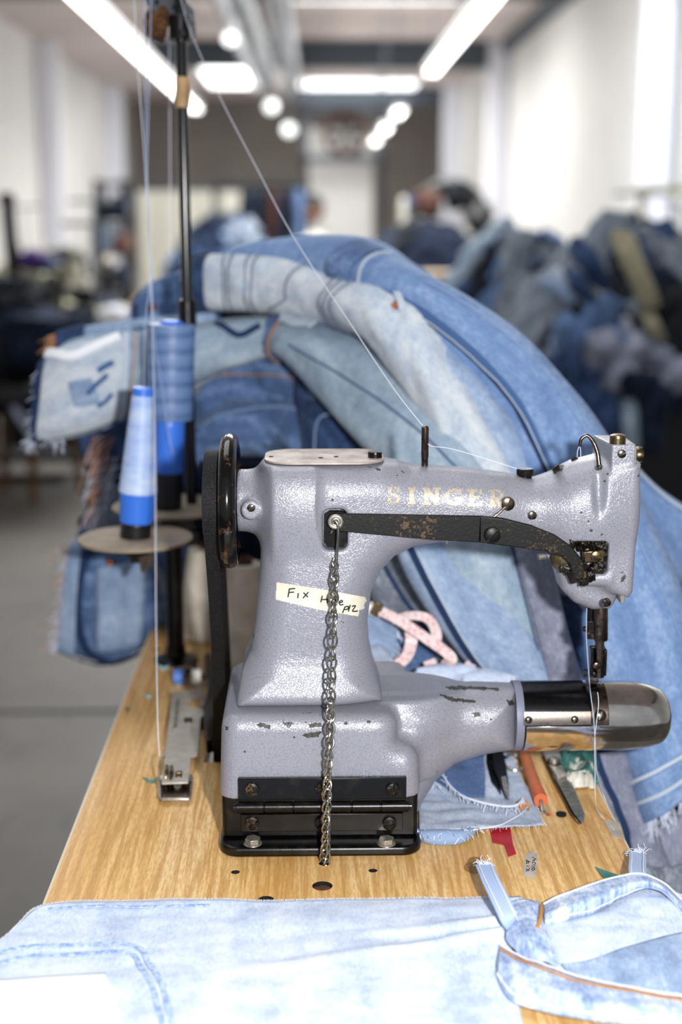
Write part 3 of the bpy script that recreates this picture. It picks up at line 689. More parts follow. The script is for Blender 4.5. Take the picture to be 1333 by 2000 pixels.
# black hand lever on the front
A = [(655, 1003), (940, 1008), (937, 1060), (870, 1056), (662, 1038), (645, 1028), (643, 1012)]
lev = obj('lifting_lever', prism([at(a, b, 1.193 + .0035 * (a - 643) / 297) for a, b in A], (0, 0.004, 0)), M['black_rust'], mach, bevel=0.0007, label='long black rust-flecked lifting lever along the front of the arm')
B = [(938, 1008), (985, 1013), (1040, 1027), (1085, 1045), (1118, 1068), (1140, 1096), (1148, 1130), (1122, 1132), (1116, 1106), (1100, 1088), (1070, 1078), (1020, 1071), (937, 1060)]
def lv(a): return 1.1993 - 0.004 * max(0, (a - 938)) / 200
g = prism([at(a, b, lv(a)) for a, b in B], (0, 0.0055, 0)); obj('lever_curve', g, M['black_rust'], mach, bevel=0.0012, segs=3)
screw(962, 1044, 1.197, 0.0072, M['black_rust'], mach, 48, dome=.3, name='pivot_screw', slot=.1, label='large slotted pivot screw of the lever')
obj('lever_clip', tube([at(871, 1046, 1.1985), at(873, 1056, 1.1985), at(874, 1062, 1.201)], .0011, 8), M['steel'], lev)
def torus(c, d, R, r, n=28, k=10):
    x, y, d = frame_of(d); return tube([Vector(c) + x * (R * math.cos(2 * math.pi * i / n)) + y * (R * math.sin(2 * math.pi * i / n)) for i in range(n)], r, k, closed=True)
e = at(656, 1019, 1.192); eye = obj('lever_eye', join(torus(e, (0, 1, 0), .0052, .0018), torus(e + Vector((0, -.001, 0)), (0, 1, 0), .0030, .0010)), M['steel'], mach, label='bright eyelet at the lever end')
obj('slot_shade_plate', pxprism([(636, 1004), (645, 999), (668, 999), (677, 1004), (678, 1058), (672, 1068), (642, 1068), (635, 1058)], 1.2015, .006), M['black'], mach, label='black plate standing in for deep shade in the slot behind the lever eye')  # black plate added so the slot looks deep and dark
obj('pivot_grease', lathe([(0, .011), (.002, .010), (.006, .007)], at(655, 1036, 1.2145), (0, -1, 0), 20), M['grease'], mach)
# workings in the open pocket of the head
rw = random.Random(5)
def lump(c, r, n=12, am=.35, sd=1, sq=(1, 1, 1)):
    V = []; F = []
    for i in range(n + 1):
        for j in range(2 * n):
            th_, ph = math.pi * i / n, math.pi * j / n; v = np.array([math.sin(th_) * math.cos(ph), math.sin(th_) * math.sin(ph), math.cos(th_)])
            rr = r * (1 + am * float(fbm(v[0] * 2.2 + sd * 3, v[1] * 2.2 + v[2] * 1.7, sd))); V.append(tuple(np.array(c) + v * rr * np.array(sq)))
    for i in range(n):
        for j in range(2 * n): a = i * 2 * n + j; b = i * 2 * n + (j + 1) % (2 * n); F.append((a, a + 2 * n, b + 2 * n, b))
    return np.array(V), F
gr = [lump(at(a, b, y_), r_, 10, .8, i, (1, .7, 1)) for i, (a, b, r_, y_) in enumerate([(1120, 1058, .006, 1.212), (1140, 1060, .006, 1.213), (1162, 1062, .006, 1.214), (1180, 1068, .005, 1.214), (1130, 1120, .009, 1.207), (1150, 1124, .007, 1.208), (1108, 1108, .006, 1.21), (1170, 1108, .006, 1.214), (1180, 1084, .005, 1.216), (1140, 1131, .006, 1.206)])]
obj('grease_buildup', join(*gr), M['grease'], mach, kind='stuff', label='thick black grease caked around the lever end')
obj('rocker_block', pxprism([(1140, 1078), (1180, 1074), (1181, 1098), (1142, 1099)], 1.2075, .006), M['brass'], mach, bevel=.0008)
screw(1165, 1086, 1.2075, .0052, M['brass'], mach, -10, dome=.3)
obj('spring_disc', lathe([(0, .0105), (.006, .0105), (.007, .009)], at(1100, 1091, 1.2185), (-.25, -1, .1), 28), M['brass'], mach, label='dull brass tension disc under the arm')
screw(0, 0, 0, .0085, M['brass'], mach, 85, P=at(1100, 1091, 1.2115), dirn=(-.25, -1, .1), dome=.1, slot=.07)
obj('side_screw', lathe([(0, .003), (.009, .003)], at(1070, 1085, 1.236), (-1, -.2, -.1), 14), M['steel'], mach)
obj('rear_bracket', pxprism([(1060, 1072), (1092, 1078), (1086, 1100), (1074, 1094)], 1.228, .012), M['paint_plain'], mach, bevel=.001)

# needle bar and presser bar
def barx(px, Y=YM): return at(px, 1250, Y).x
yb2 = YM - 0.012
def vbar(pxc, y0, y1, rpx, Y, name, m, **kw):
    p = at(pxc, y1, Y); q = at(pxc, y0, Y); r = rpx / 2160
    return obj(name, lathe([(0, r * .97), (.0006, r), ((q - p).length - .0006, r), ((q - p).length, r * .97)], p, (q - p), 24), m, mach, **kw)
vbar(1174, 1170, 1250, 14.5, yb2, 'presser_sleeve', M['bronze'], label='brown steel bushing below the head')
vbar(1172, 1240, 1322, 9.5, yb2 - .002, 'presser_bar', M['bronze'])
vbar(1155, 1165, 1240, 9, yb2 + .006, 'needle_bar', M['darksteel'])
cl = []
p = at(1167, 1316, yb2); q = at(1170, 1264, yb2)
for sg in (-1, 1): cl.append(box((p + q) / 2 + Vector((sg * .0062, .001, -.001)), (.003, .012, (q - p).length)))
cl.append(box((p + q) / 2 + Vector((0, .005, 0)), (.0145, .004, (q - p).length)))
obj('foot_clamp', join(*cl), M['black'], mach, bevel=.0012)
screw(1166, 1300, yb2 - .0075, .0034, M['bronze'], mach, 60)
obj('bar_pinhole', lathe([(0, .0012), (.0004, .0012)], at(1172, 1251, yb2 - .0066), (0, -1, 0), 10), M['hole'], mach)
screw(0, 0, 0, .0026, M['screwm'], mach, 30, P=at(1147, 1228, yb2 + .002), dirn=(-1, -.2, 0), dome=1.2)
obj('clamp_block', box(at(1154, 1228, yb2 + .004), (.007, .010, .018)), M['black_rust'], mach, bevel=.001)
ft = [torus(at(1152, 1319, YM - .006), (0.2, .25, 1), .0048, .0017), torus(at(1147, 1309, YM), (.3, .5, 1), .0035, .0007), box(at(1158, 1325, YM - .006), (.009, .010, .006))]
obj('darning_foot', join(*ft), M['grease'], mach, label='oily ring-shaped darning foot pressing on the arm end')
obj('needle', lathe([(0, .0003), (.004, .0007), (.02, .0007)], at(1152, 1334, YM - .006), (0, 0, 1), 8), M['steel'], mach)
# handwheel, pulley and belt
hz_ = at(450, 978, YM).z; hxw = at(450, 978, YM).x
def wheel(px): return at(px, 978, YM).x
wp = [(0, .052), (.001, .058), (.004, .0610), (.008, .0622), (.012, .0612), (.0155, .058), (.0165, .053), (.0145, .048), (.0125, .040), (.012, .012), (.021, .012), (.021, .006)]
wl_ = wheel(432); obj('handwheel', lathe([(t - 0, r) for t, r in wp], (wl_, YM, hz_), (1, 0, 0), 72), M['wheel'], mach, angle=60, label='black enamelled handwheel worn brown at the rim')
pu = [(0, .036), (.002, .0405), (.0035, .0405), (.0075, .034), (.0115, .0405), (.013, .0405), (.0135, .03), (.022, .02)]
px0_ = wheel(398) + .001; obj('belt_pulley', lathe(pu, (px0_, YM, hz_), (1, 0, 0), 48), M['black'], mach, angle=30, label='black grooved belt pulley outside the handwheel')
cxp = px0_ + .0075; R_ = .0415; loop = []
for k in range(25):
    a = math.radians(-12 + 204 * k / 24); loop.append(Vector((cxp, YM - R_ * math.cos(a), hz_ + R_ * math.sin(a))))
yb_hole = 1.40; dn1 = onz(424, 1462, TZ) + Vector((0, .012, -.05)); front = [loop[0].lerp(dn1, t) + Vector((.004 * math.sin(t * 3.1), 0, 0)) for t in (1, .85, .7, .55, .4, .25, .1)]
back = [loop[-1].lerp(onz(438, 1440, TZ) + Vector((0, .09, -.05)), t) for t in (.1, .3, .5, .7, .85, 1)]
pts = front + loop + back
g = ribbon(pts, [(Vector((0, (p.y - YM), (p.z - hz_))) if i in range(7, 32) else ((Vector((0, -1, .2)) if i < 7 else Vector((0, 1, -.2))))) for i, p in enumerate(pts)], .0125, .0055)
belt = obj('drive_belt', g, M['rubber'], smooth=True, angle=50); tag(belt, 'black ribbed rubber drive belt running from the pulley down through the table', 'belt')

# lifting chain
hook = tube(cr([at(650, 1026, 1.192), at(653, 1017, 1.190), at(660, 1024, 1.189), at(661, 1045, 1.189), at(659, 1075, 1.190), at(657, 1102, 1.190), at(653, 1107, 1.191), at(650, 1100, 1.192), at(653, 1090, 1.193)], 6), .0013, 10)
ch = thing('pull_chain', 'zinc curb chain hanging from the lever eye down into a table hole', 'chain', at(657, 1102, 1.1955))
obj('hook', hook, M['zinc'], ch, label='long open wire hook')
obj('hook_tip', tube([at(647, 1040, 1.2), at(650, 1035, 1.198)], .0013, 8), M['zinc'], ch)
top = at(654, 1106, 1.190); bot = onz(634, 1686, TZ)
bot = Vector((bot.x, bot.y, TZ - .015))
NL = 48
mid = at(645, 1402, 1.149); mid2 = at(638, 1579, 1.1425)
me0 = None
for i in range(NL):
    t = (i + .5) / NL; pass
    p3 = cr([tuple(top), tuple(mid), tuple(mid2), tuple(bot)], 24); u = t * (len(p3) - 1); k0 = int(u); c = Vector(p3[k0]).lerp(Vector(p3[min(k0 + 1, len(p3) - 1)]), u - k0); d = (Vector(p3[min(k0 + 1, len(p3) - 1)]) - Vector(p3[max(k0 - 1, 0)])).normalized()
    if me0 is None:
        ring = []
        for k in range(20):
            a = 2 * math.pi * k / 20; tw = 0.42 * math.sin(a); ring.append(Vector((math.cos(a) * .0042 * math.cos(tw) , math.cos(a) * .0042 * math.sin(tw) + .0004, math.sin(a) * .0066)))
        lo_ = obj('link', tube(ring, .00105, 8, closed=True), M['zinc'], ch, local=True); me0 = lo_
    else: lo_ = me0.copy(); COL.objects.link(lo_); lo_.parent = ch
    lo_.location = c - WL[ch.name]; q = d.to_track_quat('-Z', 'Y'); lo_.rotation_euler = (q @ Matrix.Rotation((0.65 if i % 2 else -0.75) + rw.uniform(-.2, .2) + 0.5 * math.sin(i * .23), 4, 'Z').to_quaternion()).to_euler()

# ------------------------------------------------------------------ the table
TX0, TX1, TY0, TY1, TTH = -0.2255, 0.2855, 0.86, 2.12, 0.032
M['wood'] = mat('laminated_maple', 'd9ab66', 0.36, 0, 0.5); n = N(M['wood']); v = n.coords('Object')
sx = n.add('ShaderNodeSeparateXYZ'); n.l(v, sx.inputs[0])
strip = n.math('MULTIPLY', sx.outputs['X'], 23.5); cell = n.math('FLOOR', strip); fr = n.math('FRACT', strip)
yoff = n.math('FLOOR', n.math('ADD', n.math('MULTIPLY', sx.outputs['Y'], 1.7), n.math('MULTIPLY', cell, 0.37)))
cb = n.add('ShaderNodeCombineXYZ'); n.l(cell, cb.inputs[0]); n.l(yoff, cb.inputs[1]); wn = n.add('ShaderNodeTexWhiteNoise', noise_dimensions='2D'); n.l(cb.outputs[0], wn.inputs['Vector'])
grain = n.noise(n.coords('Object', (240, 9, 1)), 1.0, 5, .6); broad = n.noise(n.coords('Object', (38, 2.6, 1)), 1.0, 3)
wv = n.add('ShaderNodeTexWave', wave_type='BANDS', bands_direction='X'); wv.inputs['Scale'].default_value = 26; wv.inputs['Distortion'].default_value = 9; wv.inputs['Detail'].default_value = 2; wv.inputs['Detail Scale'].default_value = 0.7
n.l(n.coords('Object', (1, .13, 1)), wv.inputs['Vector'])
c = n.ramp(wn.outputs['Value'], [(0.0, 'd8a658'), (0.3, 'e6b76e'), (0.65, 'f0c988'), (1.0, 'f7d9a6')])
c = n.mix(n.ramp(broad, [(0.32, 0.0), (0.72, 0.6)]), c, 'f6d49c'); c = n.mix(n.ramp(grain, [(0.40, 0.7), (0.56, 0.0)]), c, 'bd883f'); c = n.mix(n.ramp(wv.outputs['Fac'], [(0.0, 0.35), (0.3, 0.0)]), c, 'c79654')
c = n.mix(n.ramp(n.noise(n.coords('Object', (500, 90, 1)), 1.0, 3, .6), [(0.42, 0.35), (0.52, 0.0)]), c, 'ba8545')
n.l(c, n.p.inputs['Base Color']); n.l(n.math('ADD', n.math('MULTIPLY', grain, 0.2), 0.27), n.p.inputs['Roughness']); n.bump(grain, 0.12, 0.0004)
M['edge'] = mat('pale_edge_banding', 'd9cdb4', 0.5)
M['legsteel'] = mat('grey_painted_steel', '3f4247', 0.5, 0.3)
tab = thing('sewing_table', 'maple-look wooden sewing table with dark bolt holes under the grey machine', 'table', (0.03, 1.5, 0))
top_o = obj('tabletop', bb(TX0, TX1, TY0, TY1, TZ - TTH, TZ), M['wood'], tab, smooth=False)
holes = [(460, 1703, 8.5), (729, 1700, 8.5), (630, 1730, 19), (634, 1686, 11), (307, 1269, 9), (520, 1757, 15), (1097, 1592, 9)]
cut = join(*[cyl(tuple(onz(a, b, TZ) + Vector((0, 0, -.05))), tuple(onz(a, b, TZ) + Vector((0, 0, .01))), r / 2150 if b > 1400 else r / 1500, n=24) for a, b, r in holes] + [bb(-.1165, -.086, 1.375, 1.62, TZ - .06, TZ + .01)])
cuto = obj('cutter', cut, None, smooth=False); m = top_o.modifiers.new('b', 'BOOLEAN'); m.object = cuto; m.operation = 'DIFFERENCE'; m.solver = 'EXACT'; bake(top_o); bpy.data.objects.remove(cuto)
for a, b, r in holes:
    p = onz(a, b, TZ); rr = r / 2150 if b > 1400 else r / 1500
    obj('hole_shade_liner', lathe([(-TTH, rr * .99), (-.0003, rr * .99), (-.0002, rr * 1.04), (-TTH, rr * 1.03)], p, n=24, cap=False), M['hole'], tab)  # black liner added so the lit wood inside the bore looks dark
    if (a, b) == (634, 1686): continue
    obj('bolt_plug', lathe([(-.012, rr * .98), (-.0012 if r < 12 else -.004, rr * .98), (-.001 if r < 12 else -.0035, rr * .5)], p, n=20), M['rust'] if r > 12 else M['hole'], tab)  # small plugs sit near flush and black to keep the holes dark
for x0, x1 in ((TX0 - .0025, TX0), (TX1, TX1 + .0025)): obj('edge_band', bb(x0, x1, TY0 - .0025, TY1, TZ - TTH, TZ - .0006), M['edge'], tab, smooth=False)
obj('edge_band', bb(TX0, TX1, TY0 - .0025, TY0, TZ - TTH, TZ - .0006), M['edge'], tab, smooth=False)
for x in (TX0 + .04, TX1 - .04):
    for y in (TY0 + .12, TY1 - .12): obj('leg', bb(x - .02, x + .02, y - .03, y + .03, 0.0, TZ - TTH - .03), M['legsteel'], tab, bevel=.004)
    obj('leg_rail', bb(x - .02, x + .02, TY0 + .1, TY1 - .1, TZ - TTH - .03, TZ - TTH), M['legsteel'], tab, bevel=.003)
obj('cross_rail', bb(TX0 + .04, TX1 - .04, 1.9, 1.95, .2, .25), M['legsteel'], tab, bevel=.003)
obj('motor', join(cyl((-.09, 1.45, .60), (.09, 1.45, .60), .075, n=28), bb(-.05, .05, 1.38, 1.52, .64, TZ - TTH)), M['legsteel'], tab, bevel=.004)
stain = [onz(928 + 20 * math.cos(a) * (1 + .2 * math.sin(3 * a)), 1690 + 17 * math.sin(a), TZ + .0003) for a in np.linspace(0, 6.28, 24)[:-1]]
obj('oil_stain', (np.array([tuple(p) for p in stain]), [tuple(range(len(stain)))]), M['oil'], tab, smooth=False)

# ------------------------------------------------------------------ the room
RX0, RX1, RYB, RZ = -4.8, 3.5, 38.0, 4.4
M['concrete'] = mat('worn_concrete', '6b6661', 0.65); n = N(M['concrete']); v = n.coords()
c = n.ramp(n.noise(v, 1.3, 5, .6), [(0.3, '46423f'), (0.7, '65605a')]); c = n.mix(n.ramp(n.noise(v, 14, 3), [(0.62, 0.0), (0.7, 0.6)]), c, '3a3735'); n.l(c, n.p.inputs['Base Color']); n.bump(n.noise(v, 60, 3), .1, .002)
M['wallw'] = noisy('painted_block_wall', 'dcdbd9', 'cfcfce', 0.5, 0.85); M['wallbeige'] = noisy('grey_beige_wall', '86807a', '7b7671', 1.0, 0.9)
M['ceil'] = noisy('pinkish_ceiling_boards', 'd9cdc9', 'cabfbc', 1.2, 0.9); M['beam'] = mat('slate_steel_beam', '4b535c', 0.6, 0.2); M['duct'] = mat('galvanised_duct', '74797f', 0.45, 0.6)
M['column'] = mat('pale_painted_column', 'dfe1ea', 0.7); M['joint'] = mat('dark_floor_joint', '1d1b1a', 0.9)
def st(name, geo, m, **k): o = obj(name, geo, m, **k); o['kind'] = 'structure'; return o
floor = st('floor', bb(RX0 - .1, RX1 + .1, -1.5, RYB + .1, -.1, 0), M['concrete'], smooth=False)
WL[floor.name] = floor.location.copy()
jy = onz(200, 1390, 0).y
for y in (jy, jy + 4.2, jy + 8.4): j = obj('floor_joint', bb(RX0, RX1, y - .012, y + .012, 0.0, .0015), M['joint'], floor, smooth=False)
st('wall_left', bb(RX0 - .1, RX0, -1.5, RYB, 0, RZ), M['wallw'], smooth=False)
st('wall_right', bb(RX1, RX1 + .1, -1.5, RYB, 0, RZ), M['wallw'], smooth=False)
wb = st('wall_back', bb(RX0, RX1, RYB, RYB + .1, 0, RZ), M['wallbeige'], smooth=False)
st('ceiling', bb(RX0, RX1, -1.5, RYB, RZ, RZ + .1), M['ceil'], smooth=False)
def sky_panel(px0, px1, py0, py1, s, z=RZ - .03):
    a = onz(px0, py0, z); b = onz(px1, py1, z); y0, y1 = sorted((a.y, b.y)); ym = (y0 + y1) / 2
    x0 = at(px0, 300, ym).x; x1 = at(px1, 300, ym).x
    m = mat('skylight_glow', (1, 1, 1), 0.5, emit=s); o = st('window_%d' % sky_panel.n, bb(x0, x1, y0, y1, z, z + .02), M['column'], smooth=False); sky_panel.n += 1
    obj('pane', bb(x0 + .05, x1 - .05, y0 + .05, y1 - .05, z - .01, z), m, o, smooth=False)
sky_panel.n = 1
sky_panel(388, 516, 92, 168, 5); sky_panel(572, 812, 158, 181, 3); sky_panel(525, 905, -30, 3, 2.5)
tn = 1
for (Y, zb, x0, x1) in ((25.4, 3.93, -2.9, RX1), (34.0, 3.98, -.4, RX1), (19.0, 4.15, RX0, RX1), (13, 4.1, RX0, RX1)):
    st('trim_%d' % tn, join(bb(x0, x1, Y - .12, Y + .12, zb, zb + .04), bb(x0, x1, Y - .02, Y + .02, zb, RZ), bb(x0, x1, Y - .12, Y + .12, RZ - .06, RZ - .02)), M['beam'], smooth=False); tn += 1
st('trim_%d' % tn, bb(RX1 - .16, RX1, 0, 25.3, RZ - .22, RZ), M['beam'], smooth=False); tn += 1
for (x, Y, w_) in ((RX1 - .2, 25.4, .35), (RX1 - .2, 13.6, .28), (RX1 - .2, 33.5, .4), (RX0 + .2, 25.4, .35), (RX0 + .2, 33.5, .4)):
    st('trim_%d' % tn, bb(x - w_ / 2, x + w_ / 2, Y - w_ / 2, Y + w_ / 2, 0, RZ), M['column'], bevel=.02); tn += 1
def duct(x, z, y0, y1, r):
    o = thing('ceiling_duct', 'round grey metal duct running along under the roof', 'duct', (x, (y0 + y1) / 2, z))
    k = int((y1 - y0) / 1.5); pr = []
    for i in range(k + 1): t = (y1 - y0) * i / k; pr += [(t - .03, r), (t - .02, r * 1.05), (t + .02, r * 1.05), (t + .03, r)]
    obj('duct_pipe', lathe(pr, (x, y0, z), (0, 1, 0), 24), M['duct'], o)
    for i in range(2, k, 4): obj('duct_strap', tube([(x - r, y0 + i * 1.5, z), (x - r, y0 + i * 1.5, RZ), ], .012, 6), M['beam'], o)
    return o
duct(-.85, 3.75, 11.5, 25.2, .22)
d2 = duct(-.38, 3.95, 11.5, 30, .16); d2['label'] = 'narrower round grey duct beside the larger one'
M['tube'] = mat('lit_fluorescent_tube', (1.0, 1.0, 0.97), 0.5, emit=7.5); M['housing'] = mat('white_lamp_housing', 'd9d9d6', 0.5)
ln = 0
def fluo(x, z, y0, y1, label):
    o = thing('ceiling_lamp', label, 'lamp', (x, (y0 + y1) / 2, z), 'suspended fluorescent lamps')
    obj('housing', join(bb(x - .07, x + .07, y0, y1, z + .03, z + .08)), M['housing'], o, bevel=.01)
    for dx in (-.032, .032): obj('tube', cyl((x + dx, y0 + .03, z + .012), (x + dx, y1 - .03, z + .012), .017, n=10), M['tube'], o)
    for y in (y0 + .2, y1 - .2): obj('suspension_wire', cyl((x, y, z + .08), (x, y, RZ), .004, n=6), M['beam'], o)
zl = CAMZ + 1.3
for i in range(5): fluo(-1.40, zl, 5.2 + i * 2.48, 5.2 + (i + 1) * 2.48 - .04, 'fluorescent lamp number %s from the near end of the left-hand row' % ['one', 'two', 'three', 'four', 'five'][i])
for i in range(3): fluo(1.10, zl, 5.9 + i * 2.44, 5.9 + (i + 1) * 2.44 - .04, 'fluorescent lamp number %s from the near end of the right-hand row' % ['one', 'two', 'three'][i])
for i, y in enumerate((17.5, 20.7, 23.8)): fluo(1.10, zl, y, y + 1.1, 'short far fluorescent lamp, %s of the small ones on the right' % ['nearest', 'middle', 'farthest'][i])
M['bulb'] = mat('lit_white_bulb', (.97, 1, 1), .5, emit=1.6)
for i, (a, b, Y) in enumerate(((450, 75, 15), (530, 208, 24), (565, 253, 30))):
    p = at(a, b, Y); r = Y * 15 / 2700 / 1.3
    o = thing('pendant_lamp', 'white pendant globe lamp hanging under the duct, %s of three' % ['nearest', 'middle', 'farthest'][i], 'lamp', p)
    obj('globe', lump(p, r, 10, 0), M['bulb'], o); obj('cap', lathe([(r * .8, r * .6), (r * 1.4, r * .35), (r * 1.6, .03)], p, n=16), M['duct'], o); obj('rod', cyl(p + Vector((0, 0, r)), (p.x, p.y, RZ), .02, n=8), M['duct'], o)

# ------------------------------------------------------------------ thread stand, cones and threads
PY = 1.72
stand = thing('thread_stand', 'tall black thread stand with two hardboard spool discs behind the handwheel', 'thread stand', (at(366, 600, PY).x, PY, TZ))
px_ = at(366, 600, PY).x; ptop = at(362, -25, PY).z
obj('pole', cyl((px_, PY, at(335, 988, PY).z - .04), (px_, PY, ptop), .0068, n=24), M['pole'], stand)
obj('pole_sleeve', cyl((px_, PY, at(366, 640, PY).z), (px_, PY, at(366, 585, PY).z), .0112, n=24), M['black'], stand, bevel=.001)
obj('paper_wrap', lathe([(0, .0078), (.003, .0086), (at(0, 150, PY).z - at(0, 210, PY).z - .003, .0084), (at(0, 150, PY).z - at(0, 210, PY).z, .0078)], (px_, PY, at(0, 210, PY).z), n=20), M['kraft'], stand, label='brown paper tape wrapped round the pole')
c2z_ = at(335, 988, PY).z - .03
obj('foot_flange', lathe([(0, .028), (.004, .028), (.008, .013), (.02, .013)], (-.178, PY, TZ), n=24), M['black'], stand)
obj('lower_post', cyl((-.178, PY, TZ), (-.178, PY, c2z_), .011, n=20), M['black'], stand); obj('post_bracket', bb(-.19, px_ + .01, PY - .012, PY + .012, c2z_ - .02, c2z_), M['black'], stand, bevel=.002)
brk = [at(a, b, PY - .03 + .0006 * (a - 290)) for a, b in ((268, -22), (340, -22), (379, 18), (384, 66), (376, 76), (322, 46), (290, 12))]
tb = obj('top_bracket', prism(brk, (0, .008, 0)), M['duct'], stand, bevel=.002, label='drilled grey metal guide bracket at the top')
for a, b in ((340, 14), (372, 46), (306, 4)): obj('bracket_hole', lathe([(0, .0032), (.0004, .0032)], at(a, b, PY - .031 + .0006 * (a - 290)) + Vector((0, -.0006, 0)), (0, -1, 0), 14), M['hole'], tb)
obj('clamp', join(cyl(at(352, 78, PY - .01), at(352, 30, PY - .01), .013, n=16), lathe([(0, .004), (.008, .0045)], at(358, 66, PY - .02), (0, -1, 0), 12)), M['black'], stand, bevel=.001)
obj('foam_pad', lump(at(306, 42, PY - .01), .021, 16, .45, 3, (.62, .55, 1.0)), M['sponge'], stand, label='torn brown foam pad under the bracket')
def disc(px, py, Y, wpx):
    c = at(px, py, Y); r = wpx / 2 / FPX * (Y * math.cos(PITCH) + (CAMZ - c.z) * math.sin(PITCH))
    return c, r
c1, r1 = disc(265, 1050, 1.58, 222); c2, r2 = disc(335, 988, PY - .01, 230)
for c, r in ((c1, r1), (c2, r2)):
    obj('spool_disc', lathe([(-.003, r * .99), (-.0015, r), (.0005, r), (.001, r * .98), (.001, .004)], c, n=64), M['board'], stand)
    obj('disc_bracket', join(cyl(c + Vector((0, 0, -.02)), c, .014, .03, 18), bb(c.x, px_, c.y - .008, c.y + .008, c.z - .022, c.z - .006) if c is c2 else bb(c.x - .006, c.x + .006, c.y - .004, PY, c.z - .03, c.z - .012)), M['black'], stand)
obj('bracket_arm', join(bb(c1.x - .006, px_ + .004, PY - .008, PY + .006, c1.z - .03, c1.z - .012)), M['black'], stand)
obj('bracket_fin', prism([at(270, 1085, 1.575), at(300, 1082, 1.575), at(302, 1092, 1.575), at(284, 1118, 1.575), at(276, 1118, 1.575)], (0, .004, 0)), M['bronze'], stand)
ax1 = (at(281, 757, 1.58) - c1); ax1.y = -.004; 
def hgt(c, py, Y, px): return at(px, py, Y).z - c.z
def cone(c, axis, secs, name, label, group=None):
    o = thing(name, label, 'thread cone', c, group)
    for nm, m_, t0, t1, rr0, rr1, lab in secs:
        a = Vector(axis).normalized(); pr = [(t0, rr0 * .97), (t0 + .001, rr0)]
        for k in range(1, 8): pr.append((t0 + (t1 - t0) * k / 8, rr0 + (rr1 - rr0) * k / 8))
        pr += [(t1 - .001, rr1), (t1, rr1 * .96), (t1, .004)]
        obj(nm, lathe(pr, c, a, 40), M[m_], o, label=lab)
    return o
k1 = 1.58 * .98 / FPX + .00004
hh = [hgt(c1, y, 1.58, 270) for y in (1066, 1020, 968, 962, 772, 757)]
cone(c1 + Vector((0, 0, .001)), ax1, [('cone_base', 'spool_black', .0, hh[1] - hh[0] * 0 , 30 * k1, 29.5 * k1, None), ('blue_wrap', 'spool_blue', hh[1], hh[3], 32 * k1, 34 * k1, None),
     ('wound_thread', 'spool_thread', hh[3], hh[4], 36 * k1, 20.5 * k1, None), ('cone_tip', 'spool_blue', hh[4], hh[5], 20 * k1, 19.5 * k1, None)], 'thread_cone', 'slender tapering light blue thread cone on the nearer spool disc')
k2 = 1.72 * .98 / FPX + .00004
h2 = [hgt(c2, y, 1.71, 340) for y in (1003, 918, 922, 815, 812, 632, 625)]
c2b = Vector((at(331, 990, 1.705).x, 1.69, c2.z + .001))
cone(c2b, (.045, 0, 1), [('cone_base', 'spool_black', .0, h2[1], 26 * k2, 25 * k2, None), ('blue_wrap', 'spool_blue', h2[1], h2[3], 26.5 * k2, 27.5 * k2, None),
     ('wound_thread', 'spool_thread2', h2[3], h2[5], 42 * k2, 43.5 * k2, None), ('cone_tip', 'spool_blue', h2[5], h2[6], 22 * k2, 18 * k2, None)], 'thread_cone', 'thick slate blue thread cone on a bright blue tube behind the slender one')
# big cream cones standing on the table
def cream(px, pyb, Y, rb, rt, h, label, core):
    b = Vector((at(px, pyb, Y).x, Y, TZ)); o = thing('thread_cone', label, 'thread cone', b)
    obj('wound_thread', lathe([(0.0, rb * .9), (.004, rb), (.012, rb * 1.02), (h - .008, rt), (h, rt * .93), (h, rt * .45)], b, (.02, 0, 1), 40), M['cream'], o)
    obj('cardboard_core', lathe([(h - .002, rt * .45), (h + .008, rt * .43), (h + .008, rt * .3), (h - .001, rt * .28)], b, (.02, 0, 1), 24), M['cork'], o, label=core)
cream(405, 1240, 1.83, .039, .027, .125, 'cream thread cone standing on the table behind the belt', None)
cream(474, 1260, 1.68, .033, .026, .140, 'beige thread cone with brown core between belt and machine column', 'brown core top')
def thr(pts, r, m, label, name='thread', cat='thread', k=6, tw=0):
    Q = cr(pts, k)
    o = obj(name, tube(Q, r, 6), M[m]); tag(o, label, cat)
    return o
tg = onz(318, 1480, TZ + .035)
thr([at(261, -20, 1.66), at(270, 140, 1.655), at(283, 310, 1.65), at(291, 470, 1.645), at(297, 620, 1.62), at(302, 800, 1.55), at(304, 1000, 1.50), at(305, 1200, 1.44), at(308, 1400, tg.y + .015), at(312, 1476, tg.y)], .0005, 'thread', 'long pale thread dropping from the stand to the bobbin winder')
thr([at(283, -20, 1.67), at(284, 150, 1.67), at(287, 330, 1.665), at(293, 470, 1.66), at(298, 590, 1.66), at(304, 680, 1.66), at(314, 740, 1.66), at(326, 830, 1.655), at(338, 890, 1.655)], .0005, 'thread_blue', 'pale blue thread rising from the slate blue cone to the stand top')
thr([at(296, -20, 1.67), at(291, 180, 1.66), at(288, 360, 1.65), at(294, 520, 1.62), at(283, 640, 1.6), at(281, 754, 1.582)], .00045, 'thread_blue', 'pale blue thread rising from the tip of the slender cone')
thr([at(331, 55, 1.80), at(332, 250, 1.80), at(333, 500, 1.80)], .0006, 'thread', 'faint straight thread hanging beside the black pole')
thr([at(352, -10, 1.69), at(372, 60, 1.68), at(425, 180, 1.62), at(500, 325, 1.54), at(575, 465, 1.47), at(690, 640, 1.37), at(770, 760, 1.29), at(829, 835, YM)], .00042, 'thread', 'fine thread slanting from the stand to the brown post on the arm')
thr([at(833, 836, YM), at(837, 868, YM - .002), at(880, 876, YM), at(940, 893, YM), at(1012, 916, YM)], .00028, 'thread', 'fine thread between the brown post and the black stud on the arm')
